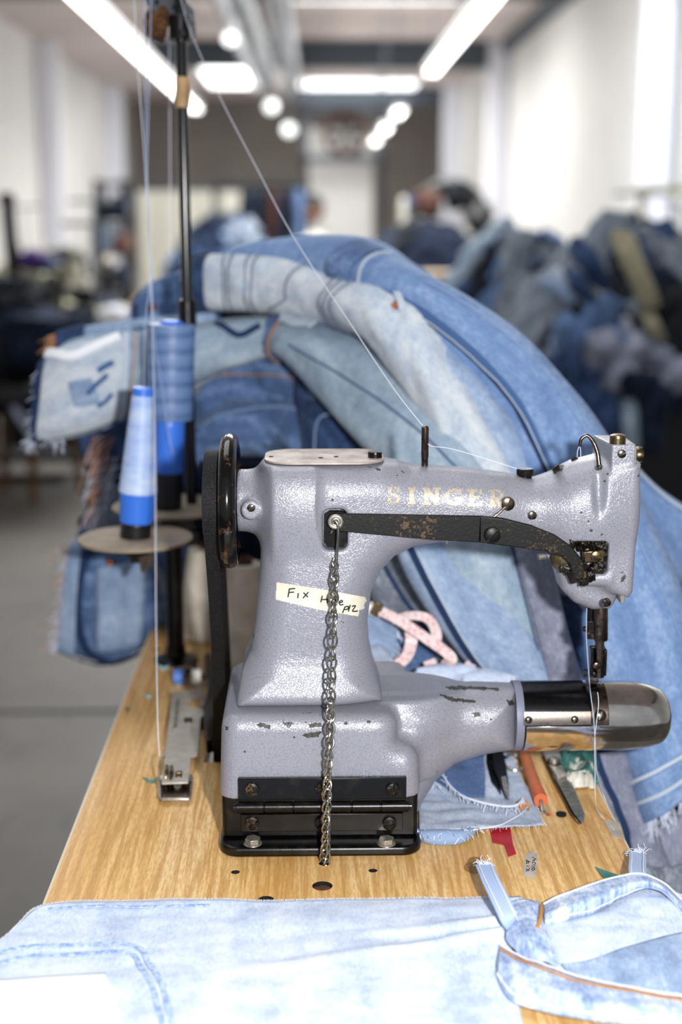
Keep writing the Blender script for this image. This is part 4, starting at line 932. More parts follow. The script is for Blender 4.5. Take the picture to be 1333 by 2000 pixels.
thr([at(1128, 893, 1.215), at(1129, 880, 1.213), at(1133, 871, 1.212), at(1135, 882, 1.213), at(1135, 893, 1.215)], .0003, 'thread', 'thread looped through the take-up lever above the arm', k=4)
thr([at(1147, 1188, 1.232), at(1146, 1240, 1.232), at(1149, 1290, 1.232), at(1152, 1332, 1.228), at(1154, 1352, 1.206), at(1160, 1400, 1.201), at(1164, 1460, 1.203), at(1167, 1510, 1.21), onz(1183, 1560, TZ + .05), onz(1205, 1605, TZ + .004)], .00035, 'thread_blue', 'loose thread falling from the needle over the chrome arm end')
thr([at(1168, 1352, 1.209), at(1170, 1375, 1.203), at(1166, 1410, 1.201), at(1162, 1450, 1.203), at(1163, 1500, 1.21), onz(1164, 1560, TZ + .03), onz(1172, 1590, TZ + .002), onz(1200, 1620, TZ + .001)], .0003, 'thread', 'second loose thread curling from the throat plate to the table')

# ------------------------------------------------------------------ bobbin winder
def tz(px, py, h=0.0): return onz(px, py, TZ + h)
win = thing('bobbin_winder', 'bright metal bobbin winder with tension discs screwed to the table left of the belt', 'bobbin winder', tz(350, 1450))
pl = [(337, 1354), (392, 1350), (399, 1360), (401, 1388), (418, 1386), (421, 1391), (404, 1396), (392, 1404), (386, 1478), (373, 1481), (368, 1531), (316, 1533), (323, 1478)]
obj('base_plate', prism([tz(a, b, .014) for a, b in pl], (0, 0, .0018)), M['galv'], win, bevel=.0004)
obj('plate_spacer', prism([tz(a, b, 0) for a, b in ((345, 1372), (380, 1372), (370, 1468), (332, 1468))], (0, 0, .014)), M['galv'], win)
obj('plate_rib', prism([tz(a, b, .0158) for a, b in ((345, 1368), (352, 1368), (345, 1426), (338, 1426))], (0, 0, .002)), M['steel'], win, bevel=.0006)
obj('window_notch', prism([tz(a, b, .0159) for a, b in ((372, 1366), (394, 1364), (396, 1382), (370, 1382), (367, 1374))], (0, 0, .0004)), M['kraft'], win)
screw(0, 0, 0, .0048, M['bronze'], win, 20, P=tz(368, 1409, .0158), dirn=(0, 0, 1), dome=.4)
b0 = [(308, 1521), (376, 1518), (378, 1524), (374, 1560), (370, 1566), (316, 1566), (309, 1560)]
bk = obj('tension_bracket', prism([tz(a, b, .004) for a, b in b0], (0, 0, .0035)), M['steel'], win, bevel=.001, label='upright-rimmed bright bracket')
obj('bracket_face', prism([tz(a, b, .0078) for a, b in ((314, 1528), (373, 1526), (370, 1556), (315, 1558))], (0, 0, .0003)), M['bronze'], win)
obj('bracket_foot', prism([tz(a, b, 0) for a, b in ((318, 1530), (368, 1530), (364, 1560), (320, 1560))], (0, 0, .004)), M['galv'], win)
ry = tz(333, 1543).y; rz_ = at(333, 1520, ry).z
obj('tension_rod', cyl(at(311, 1520, ry), at(358, 1519, ry), .0028, n=14), M['steel'], win)
obj('rod_post', cyl((at(316, 1520, ry).x, ry, TZ), (at(316, 1520, ry).x, ry, rz_), .003, n=12), M['steel'], win)
for a in (325, 337): obj('tension_disc', lathe([(-.0016, .0128), (0, .0132), (.0010, .009), (.0012, .003)], at(a, 1519, ry), (1 if a > 330 else -1, 0, 0), 30), M['brass'], win)
obj('knurled_nut', lathe([(0, .0062), (.001, .007), (.005, .007), (.006, .0062)], at(344, 1519, ry), (1, 0, 0), 24), M['brass'], win)
screw(0, 0, 0, .004, M['steel'], win, 10, P=tz(347, 1536, .0085), dirn=(0, -.2, 1), dome=.5)
obj('guide_wire', tube(cr([tz(313, 1552, .004), at(311, 1520, ry - .003), at(312, 1490, ry - .002), at(318, 1476, ry), at(327, 1467, ry + .002)], 6), .0013, 8), M['steel'], win)
obj('wheel_axle', cyl(tz(345, 1320, .012), tz(405, 1322, .012), .0030, n=10), M['bronze'], win)
for a, m_, lab in ((349, 'bluewheel', 'blue plastic roller'), (384, 'whiteplastic', 'white plastic roller')):
    c = tz(a, 1322, .012); obj('roller', lathe([(-.006, .0085), (-.005, .0095), (.005, .0095), (.006, .0085)], c, (1, 0, 0), 24), M[m_], win, label=lab)
for a, b in ((350, 1340), (385, 1340)): obj('support_post', bb(tz(a, b).x - .003, tz(a, b).x + .003, tz(a, b).y - .004, tz(a, b).y + .035, TZ, TZ + .014), M['galv'], win, bevel=.001)
obj('winder_knob', lump(tz(373, 1305, .018), .0085, 10, 0, 1, (1, 1, 1)), M['bronze'], win)
obj('winder_lever', prism([tz(a, b, .004) for a, b in ((400, 1300), (412, 1296), (422, 1340), (418, 1470), (404, 1474), (398, 1410), (406, 1370))], (0, 0, .016)), M['black'], win, bevel=.002)
obj('winder_arm', tube([tz(388, 1335, .02), tz(393, 1352, .022), tz(398, 1380, .02)], .002, 8), M['steel'], win)
for a, b, m_, sz, lab in ((293, 1524, 'green', 13, 'curled teal tape scrap beside the bobbin winder bracket'), (289, 1360, 'aqua', 9, 'pale aqua tape scrap on the left of the table'), (250, 1384, 'green', 6, 'tiny green tape scrap near the left table edge'), (318, 1303, 'aqua', 12, 'pale aqua tape scrap left of the blue roller')):
    pts = [tz(a - sz, b - sz * .4, .006), tz(a - sz * .3, b + sz * .1, .001), tz(a + sz * .4, b + sz * .2, .001), tz(a + sz, b - sz * .2, .004)]
    o = obj('tape_scrap', ribbon(cr(pts, 4), [(0, -.4, 1)] * 13, [.002 + .004 * math.sin(math.pi * i / 12) for i in range(13)], .0003), M[m_]); tag(o, lab, 'tape')

# ------------------------------------------------------------------ tools and bits on the right of the table
M['snipblack'] = mat('black_snip_body', '17181b', .35, .4)
sn = thing('thread_snips', 'black thread snips with bright pointed tips lying on the denim scrap', 'scissors', tz(975, 1500))
def blade(ctr, wpx, h, th, m_, name, par):
    L = []; R = []
    for i, (a, b) in enumerate(ctr):
        a2, b2 = ctr[min(i + 1, len(ctr) - 1)]; a1, b1 = ctr[max(i - 1, 0)]; dx, dy = a2 - a1, b2 - b1; l = math.hypot(dx, dy); w_ = wpx[i] / 2
        L.append(tz(a - dy / l * w_, b + dx / l * w_, h)); R.append(tz(a + dy / l * w_, b - dx / l * w_, h))
    return obj(name, prism(L + R[::-1], (0, 0, th)), M[m_], par, bevel=min(.0008, th * .3))
blade([(957, 1455), (961, 1495), (968, 1530), (978, 1552)], [20, 22, 17, 2], .008, .004, 'darksteel', 'blade', sn)
blade([(970, 1450), (976, 1500), (986, 1535), (994, 1562)], [16, 24, 16, 2], .013, .004, 'snipblack', 'blade', sn)
blade([(984, 1518), (989, 1540), (994, 1560)], [10, 11, 2], .0172, .001, 'steel', 'blade_tip', sn)
screw(0, 0, 0, .005, M['steel'], sn, 30, P=tz(962, 1462, .018), dirn=(0, 0, 1), dome=.5)
sc2 = thing('scissors', 'steel scissors with a ring handle lying beneath the chrome arm', 'scissors', tz(1005, 1490))
ring = [tz(1007 + 22 * math.cos(t), 1490 + 15 * math.sin(t), .010 + .002 * math.sin(t)) for t in np.linspace(0, 6.283, 25)[:-1]]
obj('ring_handle', tube(ring, .0022, 8, closed=True), M['steel'], sc2); obj('shank', tube([tz(988, 1483, .010), tz(965, 1470, .010), tz(940, 1462, .010)], .0032, 8), M['darksteel'], sc2)
rip = thing('seam_ripper', 'orange tape-wrapped seam ripper with forked steel tip', 'seam ripper', tz(1040, 1520))
obj('handle', tube(cr([tz(1020, 1455, .013), tz(1034, 1500, .013), tz(1050, 1545, .0125)], 5), .0062, 14, flat=.8), M['orange'], rip); obj('collar', tube([tz(1050, 1545, .0125), tz(1057, 1563, .012)], .0068, 16), M['orange2'], rip, label='bright orange collar')
obj('fork', join(tube([tz(1056, 1562, .012), tz(1061, 1578, .008), tz(1072, 1590, .006)], [.0018, .0014, .0007], 8), tube([tz(1058, 1562, .012), tz(1059, 1578, .008), tz(1061, 1592, .006)], [.0016, .0012, .0005], 8)), M['steel'], rip)
obj('tip_ball', lump(tz(1073, 1591, .006), .0014, 6, 0), M['red'], rip)
shr = thing('shears', 'open steel tailor shears lying right of the orange handle', 'scissors', tz(1090, 1530))
blade([(1066, 1462), (1084, 1492), (1110, 1545), (1134, 1598), (1138, 1610)], [26, 30, 24, 20, 8], .006, .003, 'steel', 'blade', shr)
blade([(1068, 1462), (1082, 1486), (1098, 1520)], [20, 30, 16], .009, .004, 'galv', 'blade', shr)
blade([(1062, 1478), (1088, 1530), (1120, 1590), (1136, 1609)], [3, 4, 4, 2], .0092, .0006, 'darksteel', 'hollow_edge', shr)
obj('pivot_base', lathe([(0, .0075), (.002, .0075)], tz(1083, 1490, .0125), n=20), M['snipblack'], shr); screw(0, 0, 0, .0052, M['steel'], shr, 30, P=tz(1083, 1489, .0145), dirn=(0, 0, 1), dome=.6)
for (a, b, ht, lab, th_) in ((1115, 1470, .012, 'dark steel shears handle end under the chrome arm', 0),):
    pass
def crumple(name, cx, cy, rx, ry, h, m_, label, cat, sd, kind=None, n=26):
    V = []; F = []; U = []
    c = tz(cx, cy)
    for i in range(n + 1):
        for j in range(n + 1):
            u = i / n * 2 - 1; v = j / n * 2 - 1; q = fbm(u * 1.7 + sd, v * 1.7, sd)
            p = tz(cx + rx * (u + .25 * float(fbm(v * 2, sd, 2))), cy + ry * (v + .3 * float(fbm(u * 2, sd, 3))))
            z = TZ + .0015 + h * max(0.02, (1 - max(abs(u), abs(v)) ** 3) * (.45 + .8 * abs(float(fbm(u * 2.6 + 3, v * 2.6, sd + 7, 4)))))
            V.append((p.x, p.y, z)); U.append((u * .05, v * .05))
    for i in range(n):
        for j in range(n): a = i * (n + 1) + j; F.append((a, a + n + 1, a + n + 2, a + 1))
    o = obj(name, (V, F), M[m_], uvs=U, solid=.0006); tag(o, label, cat); return o
crumple('tape_wad', 1130, 1496, 38, 36, .030, 'green', 'crumpled green tape wad behind the white chalk', 'tape', 4)
crumple('chalk_lump', 1130, 1518, 30, 26, .022, 'wax', 'white folded lump of tape beside the shears', 'tape', 9)
tu = []
for i in range(26): 
    a0 = random.uniform(0, 6); tu.append(tube([tz(1125 + 25 * math.cos(a0 + t * 1.4) + random.uniform(-6, 6), 1488 + 17 * math.sin(a0 + t * 1.4), .028 + .006 * math.sin(t * 5 + i)) for t in np.linspace(0, 2, 10)], .00035, 4))
o = obj('thread_tangle', join(*tu), M['green'], kind='stuff'); tag(o, 'tangle of green threads on the crumpled green tape', 'thread')
rt_ = [(957, 1619), (997, 1615), (1003, 1650), (1009, 1668), (993, 1674), (985, 1651), (972, 1648), (962, 1646)]
o = obj('red_tape', prism([tz(a, b, .0003) for a, b in rt_], (0, 0, .0005)), M['red'], smooth=False); tag(o, 'torn piece of red tape stuck on the table by the denim scrap', 'tape')
nt_ = [(1028, 1670), (1036, 1663), (1051, 1667), (1049, 1700), (1044, 1716), (1024, 1711), (1023, 1700)]
o = obj('note_tape', prism([tz(a, b, .0003) for a, b in nt_], (0, 0, .0003)), M['greytape'], smooth=False); tag(o, 'grey tape note with the handwritten words Hole Fix on the table', 'tape note')
def tstroke(pts, wpx, h): return ribbon([tz(q[0], q[1], h) for q in cr([(a, b, 0) for a, b in pts], 4)], [(0, 0, 1)] * 400, wpx / 2250, .0001)
hw = [[(1040, 1674), (1047, 1678)], [(1042, 1682), (1048, 1677)], [(1044, 1679), (1041, 1683)], [(1040, 1686), (1045, 1684), (1046, 1688), (1041, 1689)], [(1039, 1692), (1047, 1691)], [(1039, 1699), (1043, 1694), (1045, 1698), (1040, 1701)],
      [(1027, 1680), (1037, 1684)], [(1030, 1679), (1029, 1687)], [(1033, 1681), (1032, 1687)], [(1028, 1691), (1034, 1692)], [(1028, 1697), (1035, 1701)], [(1028, 1702), (1036, 1696)]]
obj('handwriting', join(*[tstroke(s, 1.8, .0007) for s in hw]), M['ink'], o, smooth=False, label='black handwritten words Hole Fix, turned sideways')
o = obj('tape_strip', prism([tz(a, b, .0003) for a, b in ((1180, 1602), (1212, 1608), (1222, 1640), (1196, 1634))], (0, 0, .0003)), M['greytape'], smooth=False); tag(o, 'beige tape strip at the right table edge under loose thread', 'tape')
o = obj('tape_scrap', prism([tz(a, b, .0012) for a, b in ((1163, 1694), (1185, 1702), (1215, 1712), (1180, 1716), (1172, 1706))], (0, 0, .0006)), M['green'], smooth=False); tag(o, 'pointed grey-green tape scrap behind the bleached waistband', 'tape')
o = obj('table_pad', lathe([(0, .005), (.002, .005)], tz(1097, 1592, .0005), n=16), M['hole']); tag(o, 'small black felt dot beside the shears tip', 'felt pad')

# ------------------------------------------------------------------ cloth builders
def sheet(name, rows, m_, parent=None, nu=60, nv=24, wr=.0016, ws=30, sd=1.0, th=.0012, label=None, h0=0.0, extra=None, smooth='all', lin=False, **kw):
    """rows of (px, py, height above the table); a cloth surface through them"""
    R3 = []
    for row in rows:
        pts = [tuple(tz(a, b, h)) for a, b, h in row]; q = np.array(cr(pts, 10)); d = np.r_[0, np.cumsum(np.linalg.norm(np.diff(q, axis=0), axis=1))]
        t = np.linspace(0, d[-1], nu); R3.append(np.stack([np.interp(t, d, q[:, k]) for k in range(3)], 1))
    R3 = np.array(R3); out = []
    for j in range(nu):
        q = np.array(cr([tuple(p) for p in R3[:, j]], 10)) if not lin else R3[:, j]; d = np.r_[0, np.cumsum(np.linalg.norm(np.diff(q, axis=0), axis=1))]; t = np.linspace(0, d[-1], nv)
        out.append(np.stack([np.interp(t, d, q[:, k]) for k in range(3)], 1))
    G = np.array(out); X, Y = G[..., 0], G[..., 1]
    nz = fbm(X * ws, Y * ws * 2, sd, 4) * wr + np.abs(fbm(X * ws * .3 + Y * ws * .5, Y * ws * .9 - X * 3, sd + 5, 2)) * wr * 1.6
    G[..., 2] += nz
    if extra is not None: G[..., 2] += extra(X, Y)
    V = G.reshape(-1, 3); F = [(i * nv + j, (i + 1) * nv + j, (i + 1) * nv + j + 1, i * nv + j + 1) for i in range(nu - 1) for j in range(nv - 1)]
    U = np.stack([X.ravel() , Y.ravel()], 1)
    F = [f[::-1] for f in F] if np.cross(G[1, 0] - G[0, 0], G[0, 1] - G[0, 0])[2] < 0 else F
    o = obj(name, (V, F), M[m_], parent, uvs=U, smooth=smooth, solid=th, label=label, **kw); return o, G
def frays(starts, dirs, L, r=.00025, sd=1, name='frayed_yarn', parent=None, m_='fray', grav=.3):
    rr = random.Random(sd); gs = []
    for s, d in zip(starts, dirs):
        l = L * rr.uniform(.35, 1.2); d = Vector(d).normalized(); p = Vector(s); pts = [p]; v = d.copy()
        for k in range(5):
            v = (v + Vector((rr.uniform(-.5, .5), rr.uniform(-.5, .5), rr.uniform(-.5, .5) - grav))).normalized(); p = p + v * l / 5; pts.append(p)
        gs.append(tube(pts, r, 3))
    return obj(name, join(*gs), M[m_], parent, kind='stuff')

# bleached jeans spread over the front of the table
fj = thing('bleached_jeans', 'very light blue opened jeans with waistband spread over the front of the table', 'jeans', tz(600, 1850))
ca, cb_ = tz(985, 1850), tz(420, 1925)
def crease(X, Y):
    t = np.clip((ca.x - X) / (ca.x - cb_.x), 0, 1.2); yl = ca.y + (cb_.y - ca.y) * t ** .8; d = Y - yl
    return .006 * np.exp(-((d - .006) / .007) ** 2) * (1 - t * .8) * (X < ca.x) + .0045 * np.exp(-(((Y - ca.y - .022) - (X - ca.x) * .12) / .006) ** 2) * np.clip(1 - (ca.x - X) / .16, 0, 1) * (X < ca.x)
rows = [[(-90, 1880, .002), (0, 1838, .004), (40, 1800, .005), (85, 1771, .004), (180, 1762, .003), (320, 1760, .003), (500, 1762, .004), (640, 1758, .004), (800, 1756, .004), (930, 1752, .006), (1015, 1750, .008)],
        [(-100, 1930, .003), (0, 1870, .004), (60, 1835, .005), (130, 1812, .004), (300, 1800, .004), (450, 1798, .005), (560, 1798, .006), (700, 1795, .007), (840, 1792, .007), (950, 1790, .009), (1020, 1795, .008)],
        [(-110, 2000, .003), (0, 1930, .004), (120, 1890, .004), (250, 1875, .005), (380, 1868, .005), (520, 1865, .006), (650, 1862, .008), (800, 1855, .008), (900, 1850, .009), (960, 1848, .008), (1000, 1855, .006)],
        [(-120, 2060, .003), (0, 2000, .004), (130, 1960, .005), (270, 1950, .006), (400, 1945, .006), (540, 1940, .006), (680, 1935, .006), (800, 1930, .006), (900, 1925, .006), (960, 1920, .005), (1010, 1930, .004)],
        [(-130, 2140, .003), (0, 2090, .004), (130, 2070, .004), (270, 2065, .004), (400, 2060, .004), (540, 2060, .004), (680, 2060, .004), (800, 2060, .004), (900, 2060, .004), (960, 2060, .004), (1030, 2060, .003)]]
o, G = sheet('leg_panel', rows, 'd_front', fj, 130, 60, .0016, 26, 3, .0013, extra=crease)
edge = [Vector(G[i, 0]) for i in range(0, 130)]
ov = []
rr = random.Random(3)
E = cr([tuple(e) for e in edge[::6]], 36)
for i in range(0, len(E) - 1, 2):
    p = Vector(E[i]); ov.append(tube([p + Vector((0, -.004, .0012)), p + Vector((rr.uniform(-.0005, .0005), .0008, .001)), p + Vector((.001, .0006, -.001))], .00032, 3))
obj('overlocked_edge', join(*ov), M['white_thread'], fj, kind='stuff', label='white overlock stitching along the far edge')
# darker imprint of the pocket seams on the left
def surf_strip(pxs, w, h, m_, name, par, label=None, th=.0006, k=8, G=G):
    X = G[..., 0].ravel(); Y = G[..., 1].ravel(); Z = G[..., 2].ravel(); P = []
    for q in cr([(a, b, 0) for a, b in pxs], k):
        p = tz(q[0], q[1], .006); i = np.argmin((X - p.x) ** 2 + (Y - p.y) ** 2); P.append(Vector((p.x, p.y, Z[i] + h)))
    for _ in range(3):
        for i in range(1, len(P) - 1): P[i].z = (P[i - 1].z + P[i].z + P[i + 1].z) / 3
    return obj(name, ribbon(P, [(0, 0, 1)] * len(P), w, th), M[m_], par, label=label, uvs=None)
M['ghost'] = mat('faded_seam_imprint', '92acd8', .95); n = N(M['ghost']); n.l(n.ramp(n.noise(n.coords('Object', (1, 1, 1)), 260, 3), [(.4, '86a2d2'), (.6, 'c5d6f2')]), n.p.inputs['Base Color'])
for pts in ([(-30, 1890), (40, 1868), (140, 1860), (250, 1862), (275, 1890), (300, 1935), (318, 2010)], [(-30, 1868), (40, 1850), (150, 1843), (262, 1848), (290, 1880), (318, 1930), (338, 2010)]):
    surf_strip(pts, .0045, .0006, 'ghost', 'seam_ridge', fj)
surf_strip([(95, 1776), (200, 1767), (300, 1768), (410, 1768)], .003, .0006, 'ghost', 'seam_ridge', fj)
pp = [(-40, 1916), (100, 1906), (203, 1898), (215, 1908), (228, 1960), (242, 2030), (-60, 2040)]
o, _ = sheet('white_cloth', [[(-60, 1918, .010), (60, 1908, .010), (150, 1902, .010), (206, 1899, .009)], [(-60, 1980, .010), (70, 1965, .011), (170, 1958, .011), (228, 1955, .010)], [(-60, 2060, .010), (70, 2055, .011), (180, 2050, .010), (248, 2045, .010)]], 'paper', None, 30, 30, .0006, 20, 2, .0008)
tag(o, 'plain white cloth square on the lower left of the bleached jeans', 'cloth')
# right side: inner panel, waistband loops, belt loops
sheet('yoke_panel', [[(1015, 1752, .006), (1090, 1782, .006), (1180, 1762, .010), (1260, 1730, .012), (1350, 1750, .010)], [(1050, 1815, .008), (1120, 1812, .012), (1210, 1790, .014), (1290, 1770, .014), (1360, 1785, .012)],
      [(1075, 1870, .006), (1140, 1868, .008), (1220, 1850, .011), (1300, 1838, .011), (1370, 1835, .010)], [(1090, 1900, .004), (1150, 1915, .004), (1230, 1925, .005), (1310, 1935, .006), (1380, 1940, .006)]], 'd_front', fj, 60, 40, .0014, 40, 8, .0012)
sheet('yoke_patch', [[(1098, 1882, .0100), (1160, 1872, .0120), (1250, 1842, .0145), (1360, 1815, .015)], [(1110, 1898, .008), (1170, 1900, .009), (1260, 1895, .011), (1370, 1890, .012)], [(1120, 1915, .006), (1190, 1925, .006), (1270, 1938, .007), (1380, 1945, .008)]], 'd_lite', fj, 50, 24, .001, 40, 5, .0012)
def band(name, top, bot, m_, par, nu=70, nv=14, piping=None, label=None, wr=.0012):
    mid_ = [((a + c) / 2, (b + d) / 2, max(h, g) + .003) for (a, b, h), (c, d, g) in zip(top, bot)]
    return sheet(name, [top, mid_, bot], m_, par, nu, nv, wr, 60, 6, .0022, label=label)
_, GA = band('waistband', [(1062, 1766, .012), (1100, 1748, .018), (1150, 1730, .022), (1205, 1714, .024), (1258, 1708, .024), (1300, 1728, .020), (1345, 1772, .014)],
     [(1066, 1812, .008), (1110, 1797, .012), (1160, 1786, .013), (1212, 1758, .015), (1262, 1738, .017), (1300, 1750, .016), (1340, 1800, .010)], 'd_band', fj, label='mottled mid-blue waistband loop')
_, GB = band('waistband', [(978, 1850, .012), (1040, 1880, .013), (1110, 1905, .013), (1190, 1925, .013), (1270, 1940, .013), (1370, 1955, .012)],
     [(970, 1912, .006), (1000, 1955, .007), (1090, 1982, .008), (1180, 1996, .008), (1270, 2006, .008), (1370, 2016, .008)], 'd_band', fj, label='mottled blue waistband piece with golden topstitching')
sheet('waistband_end', [[(1000, 1762, .012), (1028, 1756, .016), (1058, 1764, .014)], [(996, 1800, .014), (1030, 1798, .020), (1062, 1800, .016)], [(990, 1840, .012), (1032, 1835, .020), (1078, 1842, .014)], [(1040, 1885, .008), (1070, 1880, .012), (1096, 1890, .010)]], 'd_band', fj, 30, 50, .0015, 60, 3, .0022)
def edge_line(G, j, w, m_, name, par, lift=.001, off=0):
    P = [Vector(G[i, j]) + Vector((0, 0, lift)) for i in range(0, G.shape[0], 2)]; return obj(name, ribbon(P, [(0, -.1, 1)] * len(P), w, .0007), M[m_], par)
for g, j, m_ in ((GB, 2, 'orange_thread'), (GA, 12, 'white_thread'), (GB, 0, 'white_thread'), (GB, 12, 'white_thread'), (GA, 1, 'white_thread')): edge_line(g, j, .0016, m_, 'topstitching', fj)
obj('piping', tube(cr([tz(1058, 1768, .02), tz(1057, 1790, .022), tz(1050, 1812, .02)], 5), .0014, 8), M['orange_thread'], fj, label='golden seam edge')
def loop_strip(ctr, wpx, name, m_='d_band'):
    P = cr([tuple(tz(a, b, h)) for a, b, h in ctr], 8); nn = [(0, -.5, 1)] * len(P)
    o = obj(name, ribbon(P, nn, wpx / 2300, .0024), M[m_], fj, bevel=.0004)
    for s in (-.34, .34):
        Q = [Vector(p) + Vector((s * wpx / 2300, 0, .003)) for p in P]; obj('stitching', ribbon(Q, nn, .0009, .0004), M['white_thread'], o)
    e = Vector(P[0]); frays([e + Vector((rr.uniform(-.006, .006), rr.uniform(-.002, .002), rr.uniform(0, .002))) for _ in range(60)], [(rr.uniform(-1, 1), .3, .6) for _ in range(60)], .008, .0003, 4, 'frayed_yarn', o); return o
loop_strip([(946, 1692, .022), (958, 1720, .026), (975, 1755, .026), (992, 1790, .022), (1000, 1806, .016)], 34, 'belt_loop')
loop_strip([(1245, 1668, .012), (1246, 1682, .016), (1245, 1700, .022), (1246, 1712, .024)], 34, 'belt_loop')

# pale denim scraps beside the machine base
s1, GS = sheet('denim_scrap', [[(842, 1478, .006), (900, 1462, .008), (960, 1455, .010), (1000, 1470, .009)], [(812, 1530, .006), (880, 1520, .009), (950, 1512, .010), (1018, 1520, .009)], [(818, 1575, .004), (890, 1570, .006), (960, 1562, .007), (1040, 1560, .006)], [(820, 1622, .004), (890, 1622, .005), (960, 1617, .005), (1063, 1611, .003)]], 'd_scrap', None, 60, 50, .0022, 50, 4, .0012)
tag(s1, 'pale denim scrap with frayed hem lying beside the black machine base', 'fabric scrap'); WL[s1.name] = s1.location.copy()
sheet('dark_patch', [[(865, 1478, .012), (905, 1468, .013), (945, 1466, .013)], [(845, 1505, .012), (900, 1510, .013), (948, 1512, .014)], [(842, 1520, .010), (905, 1552, .012), (947, 1556, .012)]], 'd_scrapdark', s1, 40, 30, .001, 50, 3, .001, label='darker blue patch sewn on the scrap')
pts = [tz(a, b, .014) for a, b in ((860, 1538), (843, 1520), (838, 1505), (852, 1500), (866, 1515), (880, 1535), (905, 1555), (945, 1568), (985, 1575), (1010, 1572), (1022, 1560))]
rope = cr(pts, 8); obj('frayed_hem', tube(rope, .0012, 6), M['fray'], s1)
frays([Vector(p) for p in rope[::1]], [(rr.uniform(-.2, .4), -1, 0) for p in rope], .010, .0004, 8, 'frayed_yarn', s1, grav=.15)
roll = cr([tz(a, b, .006) for a, b in ((822, 1628), (835, 1634), (870, 1636), (900, 1634), (922, 1624))], 6)
obj('rolled_hem', tube(roll, [.004 + .0035 * math.sin(math.pi * i / (len(roll) - 1)) for i in range(len(roll))], 12), M['d_lite'], s1); frays([Vector(p) + Vector((rr.uniform(-.004, .004), rr.uniform(-.003, .003), .004)) for p in roll for _ in range(3)], [(rr.uniform(-1, 1), -.6, .4) for p in roll for _ in range(3)], .012, .0004, 9, 'frayed_yarn', s1)
obj('sewing_thread', tube(cr([tz(a, b, .009) for a, b in ((920, 1622), (975, 1612), (1000, 1600), (1020, 1588), (1032, 1575))], 6), .0005, 5), M['white_thread'], s1)
frays([tz(1022 + rr.uniform(-10, 10), 1572 + rr.uniform(-8, 8), .009) for _ in range(50)], [(rr.uniform(-1, 1), rr.uniform(-1, 1), .3) for _ in range(50)], .007, .0005, 10, 'orange_tuft', s1, 'orange_thread')
E_ = [Vector(GS[i, -1]) for i in range(60)] + [Vector(GS[-1, j]) for j in range(50)]
frays(E_, [(.1, -1, 0)] * 60 + [(1, -.3, 0)] * 50, .004, .0002, 11, 'frayed_yarn', s1)

